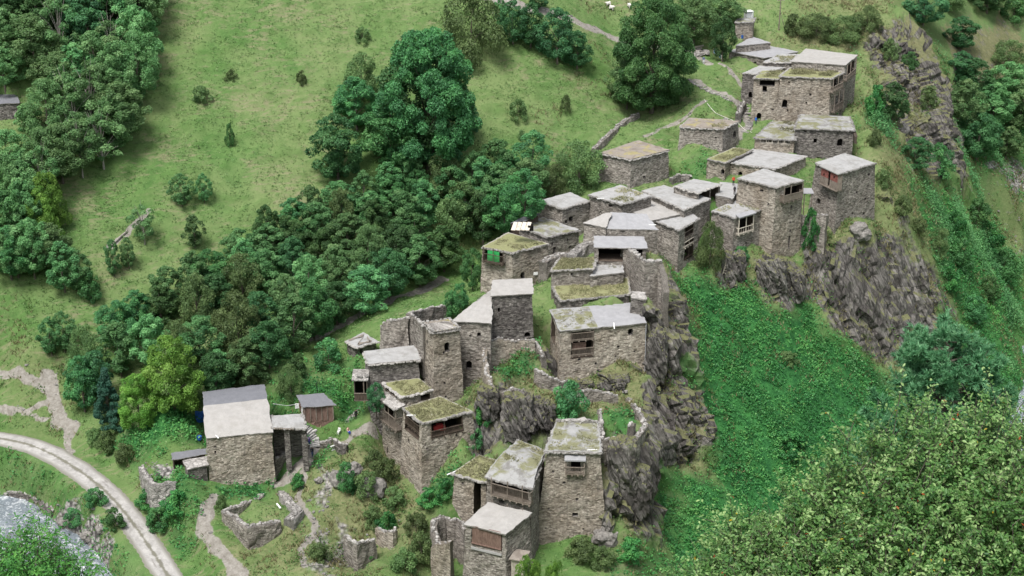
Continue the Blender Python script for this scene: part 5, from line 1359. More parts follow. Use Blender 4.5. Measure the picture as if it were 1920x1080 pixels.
upr = np.maximum(upr, poly_mask([(1212,610),(1262,560),(1292,640),(1352,890),(1335,906),(1290,888),(1238,862),(1226,1012),(1128,1018),(1128,872),(1190,852),(1212,740)], 1.5, 1.2))
rock_m = np.maximum(rock_m, upr * np.clip(rn * 1.0 + .95, 0, 1))
rock_m *= (1 - path_m) * (1 - road_m) * .86
# ---- relief: undulating turf, blocky rock
vis = (XY[:, 1] > 150) & (XY[:, 1] < 345) & (np.abs(XY[:, 0]) < 140)
P3 = np.c_[XY, Z]
P3[:, 2] += fbm(np.c_[XY * .12, np.zeros(len(XY))], 4, 81) * .35 * (1 - path_m) * (1 - road_m) + fbm(np.c_[XY * .7, np.zeros(len(XY))], 3, 91) * .10 * (1 - path_m) * (1 - road_m)
_ca = np.stack([XY @ np.array([.945, .327]) * .34, XY @ np.array([-.327, .945]) * 1.25, np.zeros(len(XY))], 1)
_hum = np.clip(fbm(_ca, 4, 131) - .05, 0, 2); _lum = fbm(np.c_[XY * .55, np.zeros(len(XY))], 4, 141)
P3[:, 2] += (_hum * .62 * (1 - lush_m) + np.maximum(_lum, -.3) * .55 * lush_m) * (1 - path_m) * (1 - road_m) * (1 - rock_m)
nrm = np.stack([-gx, -gy, np.ones(len(gx))], 1); nrm /= np.linalg.norm(nrm, axis=1)[:, None]
sel = np.where(vis & (rock_m > .03))[0]
S3 = P3[sel]
# tilted strata: blocks stretched along the bedding
bed = BED
q = (S3 @ bed.T)
d1, d2, idn = worley(q * np.array([.10, .26, .40]), 5)
blk = idn * .9 + np.clip(d2 - d1, 0, .35) * 1.6
d1b, d2b, idb = worley(q * np.array([.30, .6, 1.1]), 15)
d1c, d2c, idc = worley(q * np.array([.8, 1.4, 2.2]), 25)
chim = np.abs(fbm(np.c_[q[:, 0] * .03, q[:, 1] * .10, q[:, 2] * .20], 3, 37))
amp = (rock_m[sel] + .9 * (upr * (1 - path_m))[sel]) * (blk * 1.25 + idb * .5 + np.clip(d2b - d1b, 0, .3) * .9 + idc * .2 + np.clip(d2c - d1c, 0, .3) * .35 + fbm(S3 * .9, 3, 19) * .2 - np.clip(.22 - chim, 0, 1) * 5.0)
P3[sel] += nrm[sel] * amp[:, None] * np.array([1.0, 1.0, .6])
for poly, zmax in FOOT:                                   # relief stays below the eaves too
    P_ = np.array(poly); lo, hi = P_.min(0), P_.max(0)
    cand = np.where((P3[:, 0] > lo[0]) & (P3[:, 0] < hi[0]) & (P3[:, 1] > lo[1]) & (P3[:, 1] < hi[1]))[0]
    if len(cand):
        ins = cand[inside(poly, P3[cand, :2])]; P3[ins, 2] = np.minimum(P3[ins, 2], zmax)
Z = P3[:, 2].copy()
ii, jj = np.meshgrid(np.arange(NX - 1), np.arange(NY - 1))
b = (jj * NX + ii).ravel()
FQ = np.stack([b, b + 1, b + NX + 1, b + NX], 1)

def terrain_mat():
    m = NT('hillside', 0.95, 0.08)
    p = m.pos()
    n1 = m.noise(p, .06, 5, .6); n2 = m.noise(p, .45, 6, .68, .3); n3 = m.noise(m.scale(p, (1.6, 1.6, 3.5)), 1.0, 5, .7)
    g = m.mix(m.ramp(n2, [(.32, 0.), (.62, 1.)]), (.050, .108, .030), (.088, .154, .048))
    g = m.mix(m.ramp(n1, [(.40, 0.), (.60, 1.)]), g, (.122, .168, .066))
    cc = m.n('CombineXYZ')
    for i_, v_ in enumerate(((.945, .327, 0), (-.327, .945, 0))):
        dd = m.n('VectorMath', operation='DOT_PRODUCT'); m.put(dd.inputs[0], p); dd.inputs[1].default_value = v_; m.put(cc.inputs[i_], dd.outputs['Value'])
    stre = m.noise(m.scale(cc.outputs[0], (.38, 1.5, 1)), 1.0, 6, .68, .3)
    tan = m.math('ADD', stre, m.math('MULTIPLY', m.math('SUBTRACT', m.noise(p, .085, 4, .6), .5), .7))
    g = m.mix(m.ramp(tan, [(.53, 0.), (.70, .85)]), g, (.175, .168, .10))
    g = m.mix(m.math('MULTIPLY', m.ramp(m.attr('hummock'), [(.1, 0.), (.5, .7)]), m.noise(p, .3, 3, .5)), g, (.06, .125, .032))
    g = m.mix(m.ramp(m.noise(p, 2.3, 4, .75), [(.55, 0.), (.70, .35)]), g, (.045, .085, .026))
    l = m.mix(m.ramp(n2, [(.35, 0.), (.66, 1.)]), (.014, .062, .020), (.036, .135, .036))
    d = m.mix(m.ramp(n3, [(.34, 0.), (.66, 1.)]), (.085, .10, .042), (.19, .18, .10))
    d = m.mix(m.ramp(n2, [(.52, 0.), (.66, .8)]), d, (.06, .085, .03))
    rp = m.mapping_rot(p)
    st = m.noise(m.scale(rp, (.22, .75, 2.2)), 1.0, 8, .74, .5)
    r = m.ramp(st, [(.28, (.030, .028, .027)), (.44, (.092, .086, .081)), (.58, (.165, .155, .146)), (.76, (.28, .268, .255))])
    vc = m.voro(m.scale(m.vmix(rp, m.noise(p, .6, 3, .6, color=True), .8), (.16, .5, 1.1)), 1.0, 'DISTANCE_TO_EDGE')
    r = m.mix(m.ramp(vc.outputs['Distance'], [(0., .9), (.05, .35), (.12, 0.)]), r, (.03, .028, .027))
    r = m.mix(m.ramp(m.noise(p, .22, 5, .65), [(.56, 0.), (.70, .7)]), r, (.28, .265, .245))
    r = m.mix(m.ramp(m.noise(p, .17, 4, .65, .5), [(.50, 0.), (.62, .8)]), r, (.055, .05, .048))
    nrmz = m.n('SeparateXYZ'); m.put(nrmz.inputs[0], m.n('NewGeometry').outputs['Normal'])
    ledge = m.math('ADD', nrmz.outputs[2], m.math('MULTIPLY', m.math('SUBTRACT', m.noise(p, .7, 5, .7), .5), .9))
    r = m.mix(m.ramp(ledge, [(.56, 0.), (.74, .9)]), r, m.mix(m.noise(p, 1.5, 4, .6), (.06, .078, .03), (.17, .16, .085)))
    r = m.mix(m.ramp(m.noise(p, .5, 5, .68), [(.60, 0.), (.68, .8)]), r, (.055, .075, .028))
    pt = m.mix(m.ramp(m.noise(p, 1.4, 5, .7), [(.35, 0.), (.7, 1.)]), (.15, .137, .118), (.27, .255, .235))
    gv = m.ramp(m.voro(p, 1.6).outputs['Distance'], [(.1, (.34, .325, .31)), (.5, (.18, .17, .165)), (.75, (.06, .057, .055))])
    col = m.mix(m.attr('dry'), g, d)
    col = m.mix(m.attr('lush'), col, l)
    nz = m.noise(p, .9, 5, .7)
    def edge(a): return m.ramp(m.math('ADD', m.attr(a), m.math('MULTIPLY', m.math('SUBTRACT', nz, .5), .9)), [(.38, 0.), (.6, 1.)])
    col = m.mix(edge('gravel'), col, gv)
    col = m.mix(edge('rock'), col, r)
    col = m.mix(edge('path'), col, pt)
    h = m.math('ADD', m.math('MULTIPLY', m.noise(p, 1.3, 6, .75), 1.0), m.math('MULTIPLY', m.math('ADD', st, m.math('MULTIPLY', m.ramp(vc.outputs['Distance'], [(0., 0.), (.2, 1.)]), .6)), m.attr('rock')))
    m.bump(h, .8, .25)
    return m.done(col)
def _mr(self, p):
    c = self.n('CombineXYZ')
    for i in range(3):
        d = self.n('VectorMath', operation='DOT_PRODUCT'); self.put(d.inputs[0], p); d.inputs[1].default_value = tuple(map(float, BED[i])); self.put(c.inputs[i], d.outputs['Value'])
    return c.outputs[0]
NT.mapping_rot = _mr
terrain = mk('hillside', P3, FQ, terrain_mat(), attrs={'path': path_m, 'lush': lush_m, 'dry': dry_m, 'rock': rock_m, 'gravel': grav_m, 'hummock': _hum}, smooth=True)
terrain.data.polygons.foreach_set('use_smooth', (rock_m[FQ].mean(1) < .35))
terrain['kind'] = 'structure'

# ---- road and water
def strip(name, pts, widths, mat, lift=.05, step=.8, n=7, crown=.0, kind='structure', to_ground=True):
    P_ = np.asarray(pts) if len(pts[0]) == 3 else np.array([hit(u, v) for u, v in pts]); L = np.concatenate([[0], np.cumsum(np.linalg.norm(np.diff(P_[:, :2], axis=0), axis=1))])
    k = int(L[-1] / step) + 2; t = np.linspace(0, L[-1], k)
    # smooth curve through the survey points
    c = np.stack([np.interp(t, L, P_[:, i]) for i in range(3)], 1)
    for _ in range(8): c[1:-1] = (c[:-2] + 2*c[1:-1] + c[2:]) / 4
    w = np.interp(t, L, widths)
    d = np.gradient(c[:, :2], axis=0); d /= np.linalg.norm(d, axis=1)[:, None]; nr = np.stack([-d[:, 1], d[:, 0]], 1)
    V, UV, A = [], [], []
    for i in range(k):
        for j in range(n):
            s = j / (n - 1) * 2 - 1
            xy = c[i, :2] + nr[i] * s * w[i] / 2 * (1 + .12 * mnoise.noise(Vector((t[i] * .3, s * 3, 7)))) 
            V.append((xy[0], xy[1], 0)); UV.append((s, t[i])); A.append(abs(s))
    V = np.array(V); V[:, 2] = height_at(V[:, 0], V[:, 1]) + lift
    zr = V[:, 2].reshape(k, n); zm = zr.copy()
    for _ in range(4): zm[1:-1] = (zm[:-2] + 2*zm[1:-1] + zm[2:]) / 4
    mid = zm.mean(1, keepdims=True)
    zz = np.maximum(zm, zr) * .75 + np.maximum(mid, zr) * .25
    zz[:, 0] -= .12; zz[:, -1] -= .12
    V[:, 2] = np.maximum(zz, zr - .15).ravel()
    F_ = np.array([(i*n + j, i*n + j + 1, (i+1)*n + j + 1, (i+1)*n + j) for i in range(k - 1) for j in range(n - 1)])[:, ::-1]
    o = mk(name, V, F_, mat, uv=UV, attrs={'side': A}, smooth=True); o['kind'] = kind
    return o
def road_mat():
    m = NT('gravel_road', .9, .15)
    uv = m.coord('UV'); p = m.pos()
    n = m.noise(p, .8, 6, .7)
    col = m.mix(m.ramp(n, [(.35, 0.), (.68, 1.)]), (.225, .216, .208), (.37, .358, .345))
    sx = m.n('SeparateXYZ'); m.put(sx.inputs[0], uv)
    s = m.math('ABSOLUTE', sx.outputs[0], 0)
    mid = m.ramp(m.math('ADD', s, m.math('MULTIPLY', m.math('SUBTRACT', n, .5), .5)), [(.05, 1.), (.16, 0.), (.55, 0.), (.8, .8)])
    col = m.mix(mid, col, (.135, .13, .105))
    pud = m.noise(m.scale(uv, (1.2, .12, 1)), 1.5, 4, .6)
    col = m.mix(m.ramp(pud, [(.60, 0.), (.66, .6)]), col, (.13, .12, .11))
    m.bump(m.noise(p, 3., 5, .7), .5, .05)
    return m.done(col)
strip('road', ROADC, np.interp(_t, [0, .2, .5, 1], [4.6, 5.0, 4.8, 4.2]), road_mat(), lift=.08)
def water_mat():
    m = NT('river_water', .12, .5)
    p = m.pos()
    f = m.noise(m.scale(p, (.55, .55, .55)), 1.0, 7, .72, 1.2); f2 = m.noise(p, 1.6, 5, .7, .6)
    foam = m.ramp(m.math('ADD', m.math('MULTIPLY', f, .7), m.math('MULTIPLY', f2, .35)), [(.53, 0.), (.66, 1.)])
    col = m.mix(foam, (.15, .175, .20), (.60, .62, .64))
    m.put(m.b.inputs['Roughness'], m.ramp(foam, [(0., .12), (1., .8)]))
    m.bump(m.math('ADD', f, f2), .9, .35)
    return m.done(col)
WM = water_mat()
def water(name, pts, z, lift):
    P_ = [at_z(u, v, zz * K) for (u, v), zz in zip(pts, z)]
    c = np.array(P_); L = np.concatenate([[0], np.cumsum(np.linalg.norm(np.diff(c[:, :2], axis=0), axis=1))]); k = int(L[-1] / .7) + 2
    t = np.linspace(0, L[-1], k); c = np.stack([np.interp(t, L, c[:, i]) for i in range(3)], 1)
    for _ in range(12): c[1:-1] = (c[:-2] + 2*c[1:-1] + c[2:]) / 4
    d = np.gradient(c[:, :2], axis=0); d /= np.linalg.norm(d, axis=1)[:, None]; nr = np.stack([-d[:, 1], d[:, 0]], 1)
    n = 34; V = []
    for i in range(k):
        for j in range(n):
            s = (j / (n - 1) - .5) * lift; V.append((c[i, 0] + nr[i, 0]*s, c[i, 1] + nr[i, 1]*s, c[i, 2]))
    V = np.array(V); V[:, 2] += fbm(V * np.array([.5, .5, 0]), 4, 33) * .22 + fbm(V * np.array([1.5, 1.5, 0]), 3, 34) * .08
    F_ = np.array([(i*n + j, i*n + j + 1, (i+1)*n + j + 1, (i+1)*n + j) for i in range(k - 1) for j in range(n - 1)])[:, ::-1]
    o = mk(name, V, F_, WM, smooth=True); o['kind'] = 'structure'; return o
water('river', [(-260,930),(-120,960),(-20,985),(60,1010),(130,1060),(190,1120),(260,1250),(420,1500)], [10.4,10.4,10.3,10.1,9.7,9.3,8.2,6.0], 17)
water('river', [(1905,980),(1925,880),(1945,800),(1965,720),(1970,650),(1965,590),(2010,535)], [.2,-.1,-.1,.2,.4,.8,1.0], 12)
# ---------------------------------------------------------------- trees and shrubs
def unit(v): return v / (np.linalg.norm(v, axis=-1, keepdims=True) + 1e-9)
def leaves_at(P, N, size, asp=.55, rng=RNG, tilt=.55):
    """rhombic leaves at points P with normals about N"""
    n = len(P)
    Nn = unit(N + rng.normal(0, tilt, (n, 3)))
    a = unit(np.cross(Nn, rng.normal(0, 1, (n, 3)))); b = np.cross(Nn, a)
    s = size * (.65 + .7 * rng.random(n))[:, None]
    bend = Nn * s * .18
    V = np.stack([P - a*s - bend, P + b*s*asp, P + a*s - bend, P - b*s*asp], 1).reshape(-1, 3)
    F = np.arange(n * 4).reshape(-1, 4)
    return V, F
def crown_mesh(name, H, R, base, nclump, nleaf, size, mat, seed, shape='ovoid', rc=.33, sparse=0.0):
    rng = np.random.default_rng(seed)
    cs, rr = [], []
    for k in range(nclump):
        h = (k + .5 + rng.normal(0, .5)) / nclump; h = min(max(h, .02), .98)
        if shape == 'ovoid': prof = math.sin(math.pi * h ** .85) ** .65
        elif shape == 'cone': prof = (1 - h) * .95 + .06
        elif shape == 'dome': prof = math.sqrt(max(0, 1 - (h * 1.02 - .05) ** 2)) if h > .12 else .75
        elif shape == 'round': prof = max(.02, 1 - ((h - .42) / .60) ** 2) ** .5
        elif shape == 'poplar': prof = math.sin(math.pi * h ** .7) ** .5 * (1 - .35 * h)
        else: prof = 1
        f = rng.choice([.25, .6, .8, .92], p=[.12, .2, .38, .3]) + rng.normal(0, .06)
        th = k * 2.39996 + rng.normal(0, .5)
        z = H * (base + (1 - base) * h)
        cs.append([R * prof * f * math.cos(th), R * prof * f * math.sin(th), z]); rr.append(R * rc * (.7 + .6 * rng.random()) * (.55 + .45 * prof))
    # a few top clumps close the crown
    cs.append([0, 0, H * .96]); rr.append(R * rc * .7)
    cs = np.array(cs); rr = np.array(rr)
    w = rr ** 2; cnt = np.maximum(8, (nleaf * w / w.sum()).astype(int))
    P, N, T = [], [], []
    for c, r, m in zip(cs, rr, cnt):
        d = unit(rng.normal(0, 1, (m, 3)) + np.array([0, 0, .35]) + .5 * unit(c - np.array([0, 0, H * .5])))
        rad = r * (.62 + .42 * rng.random(m) ** .7)[:, None] * np.array([1, 1, .8])
        lump = 1 + .25 * fbm(d * 2.2 + c, 2, seed)[:, None]
        P.append(c + d * rad * lump); N.append(d * .7 + np.array([0, 0, .55]))
        T.append(np.full(m, np.clip(.48 + rng.normal(0, .16), .1, .9)))
    P = np.concatenate(P); N = np.concatenate(N); T = np.concatenate(T)
    V, F = leaves_at(P, N, size, rng=rng)
    r = np.repeat(np.clip(T + rng.normal(0, .16, len(T)), 0, .92), 4)
    o = mk(name, V, F, mat, attrs={'rnd': r})
    me = o.data; bpy.data.objects.remove(o)
    return me, cs
def trunk_mesh(name, H, base, cs, rad, mat, seed, nlimb=7, out=False):
    rng = random.Random(seed); m = MB()
    top = H * (base + (1 - base) * .72)
    pts = [np.array([0, 0, -1.2])] + [np.array([rng.uniform(-.04, .04) * H * f, rng.uniform(-.04, .04) * H * f, top * f]) for f in (.0, .3, .6, .85, 1)]
    m.tube(pts, [rad * 1.25, rad * 1.1, rad * .9, rad * .62, rad * .35, rad * .12], 7)
    idx = list(range(len(cs))); rng.shuffle(idx)
    for i in idx[:nlimb]:
        c = cs[i]; z0 = min(top * .9, max(H * base * .7, c[2] * .55))
        a = np.array([0, 0, z0]); e = c * (1.12 if out else .9) + np.array([0, 0, (.1 if out else 0) * H])
        mid = (a + e) / 2 + np.array([0, 0, .05 * H])
        m.tube([a, mid, e], [rad * .42, rad * .26, rad * .07], 5)
    o = m.build(name, mat); me = o.data; bpy.data.objects.remove(o)
    return me
PROTO = {}
def proto(kind, n, H, R, base, ncl, nl, size, leaf, shape, bark='bark', rad=.16, rc=.33, nlimb=7, out=False):
    L = []
    for k in range(n):
        sd = hash_name(kind) + k
        cm, cs = crown_mesh('crown', H, R * (1 + .1 * math.sin(k * 5)), base, ncl, nl, size, M[leaf], sd, shape, rc)
        L.append((cm, trunk_mesh('trunk', H, base, cs, rad, M[bark], sd, nlimb, out), H, R))
    PROTO[kind] = L
def hash_name(s): return sum(ord(c) * (i + 3) for i, c in enumerate(s))
proto('ash', 5, 8.5, 3.0, .14, 64, 13000, .13, 'leaf_ash', 'ovoid', rad=.16, rc=.25)
proto('dark', 3, 8.5, 3.3, .12, 64, 13000, .13, 'leaf_dark', 'ovoid', rad=.18, rc=.25)
proto('young', 4, 7.5, 2.5, .12, 52, 10000, .12, 'leaf_young', 'ovoid', rad=.12, rc=.26)
proto('wood', 5, 11., 4.2, .16, 76, 15000, .155, 'leaf_wood', 'ovoid', rad=.2, rc=.23)
proto('pale', 3, 10., 3.6, .2, 26, 6000, .15, 'leaf_wood', 'ovoid', 'bark_pale', .15, .26, 16, True)
proto('broad', 3, 20., 9.5, .10, 190, 80000, .19, 'leaf_ash', 'round', rad=.55, rc=.165, nlimb=16)
proto('light', 2, 11., 5.0, .08, 80, 24000, .145, 'leaf_light', 'dome', rad=.25, rc=.23)
proto('olive', 3, 6.0, 3.6, .05, 36, 11000, .12, 'leaf_olive', 'dome', rad=.14, rc=.32)
proto('bush', 4, 3.0, 1.8, .0, 22, 4200, .11, 'leaf_ash', 'dome', rad=.06, rc=.36)
proto('scrub', 4, 2.0, 1.5, .0, 20, 3200, .095, 'leaf_olive', 'dome', rad=.05, rc=.36)
proto('fresh', 3, 2.4, 1.5, .0, 20, 3600, .10, 'herb_lush', 'dome', rad=.05, rc=.36)
proto('spruce', 1, 11., 3.4, .06, 130, 30000, .11, 'leaf_spruce', 'cone', rad=.2, rc=.2)
TREE_N = [0]
NAMES = {'ash': 'ash_tree', 'dark': 'dark_tree', 'young': 'young_tree', 'wood': 'woodland_tree', 'pale': 'pale_barked_tree', 'broad': 'broad_tree', 'light': 'light_green_tree',
         'olive': 'olive_green_tree', 'bush': 'bush', 'scrub': 'shrub', 'fresh': 'leafy_shrub', 'spruce': 'spruce_tree'}
def plant(kind, p, w, h, label, cat=None, group=None):
    TREE_N[0] += 1
    L = PROTO[kind]; cm, tm, H0, R0 = L[random.randrange(len(L))]
    root = empty(NAMES[kind], (p[0], p[1], p[2] - .1), label, cat or ('shrub' if kind in ('bush', 'scrub', 'fresh') else 'tree'), group)
    rz = random.uniform(0, 6.28); s = w / (2 * R0 * 1.06); sz = h / (H0 * 1.02)
    for nm, me in (('crown', cm), ('trunk', tm)):
        o = bpy.data.objects.new(nm, me); link(o, root)
    root.rotation_euler = (0, 0, rz); root.scale = (s, s, sz)
    return root
def plant_px(kind, u, v, wpx, hpx, label, cat=None, group=None):
    p = hit(u, v); k = pxm(p)
    return plant(kind, p, wpx / k, hpx / k / .93, label, cat, group)
ORD = ['first', 'second', 'third', 'fourth', 'fifth', 'sixth', 'seventh', 'eighth', 'ninth', 'tenth', 'eleventh', 'twelfth', 'thirteenth', 'fourteenth', 'fifteenth', 'sixteenth', 'seventeenth', 'eighteenth', 'nineteenth', 'twentieth']
def row(pts, n, kinds, wr, hr, where, group, jit=10):
    L = np.concatenate([[0], np.cumsum(np.hypot(np.diff([p[0] for p in pts]), np.diff([p[1] for p in pts])))])
    for k in range(n):
        t = L[-1] * (k + .5) / n
        u = np.interp(t, L, [p[0] for p in pts]) + random.uniform(-jit, jit); v = np.interp(t, L, [p[1] for p in pts]) + random.uniform(-jit, jit) * .7
        kind = random.choice(kinds); w = random.uniform(*wr); h = random.uniform(*hr)
        adj = {'ash': 'dark green ash', 'dark': 'deep green tree', 'young': 'slender young ash', 'wood': 'mid green woodland tree', 'pale': 'pale barked half bare tree', 'olive': 'olive green bushy tree', 'light': 'yellow green tree', 'bush': 'rounded bush'}[kind]
        plant_px(kind, u, v, w, h, f'{adj}, {ORD[k]} from the left in the {where}', group=group)
BELT = 'trees of the wood between meadow and village'
row([(395,745),(480,725),(545,668),(620,622),(700,580),(780,540),(848,502)], 10, ['ash','young','dark','young','ash'], (70,95), (80,112), 'long wood, front row', BELT)
row([(880,470),(940,440),(1000,415)], 3, ['ash','ash','dark'], (70,90), (85,105), 'clump beside the plain house', BELT)
row([(150,735),(230,705),(330,690),(420,670),(500,628),(570,588),(650,548),(730,515),(800,480),(870,445),(930,415),(1005,385)], 17, ['ash','young','dark','young','olive','wood'], (65,95), (85,108), 'long wood, second row', BELT)
row([(190,660),(280,628),(360,608),(440,578),(520,548),(600,512),(680,482),(760,452),(840,417),(910,387),(980,357),(1020,348)], 17, ['ash','young','dark','young','olive','wood'], (62,90), (78,100), 'long wood, third row', BELT)
row([(285,590),(370,555),(450,525),(530,492),(600,462),(680,432),(750,407),(830,382),(900,357),(960,340)], 14, ['ash','young','wood','olive','young'], (55,82), (70,95), 'long wood, fourth row', BELT)
row([(440,500),(500,472),(570,442),(640,412),(720,387),(790,362)], 8, ['young','young','ash'], (50,75), (65,90), 'long wood, back row', BELT)
TL = 'trees of the wood in the top left corner'
row([(66,352),(100,350),(150,338),(215,300),(245,250)], 6, ['wood','pale','wood'], (80,115), (95,125), 'corner wood, lowest row', TL)
row([(84,282),(110,272),(150,262),(220,220),(268,185)], 6, ['wood','pale','wood','wood'], (85,115), (100,130), 'corner wood, second lowest row', TL)
row([(92,210),(130,200),(200,170),(270,125)], 5, ['wood','wood','pale'], (85,115), (100,130), 'corner wood, middle row', TL)
row([(-10,130),(80,138),(150,122),(230,95),(285,62)], 6, ['wood','wood','dark','pale'], (85,115), (100,125), 'corner wood, fourth row', TL)
row([(-10,75),(90,70),(170,58),(240,40),(290,15)], 6, ['wood','dark','wood'], (85,115), (95,120), 'corner wood, second highest row', TL)
row([(0,25),(90,20),(170,5),(240,-10)], 5, ['wood','dark'], (85,110), (90,115), 'corner wood, top row', TL)
LW = 'trees of the small wood at the left edge'
row([(0,522),(60,532),(108,505)], 4, ['wood','ash','wood'], (70,100), (90,120), 'left edge wood, lowest row', LW)
row([(0,465),(70,455),(118,432)], 4, ['wood','ash','light'], (75,100), (90,120), 'left edge wood, middle row', LW)
row([(0,410),(50,402),(100,395)], 3, ['wood','pale'], (75,100), (90,115), 'left edge wood, top row', LW)
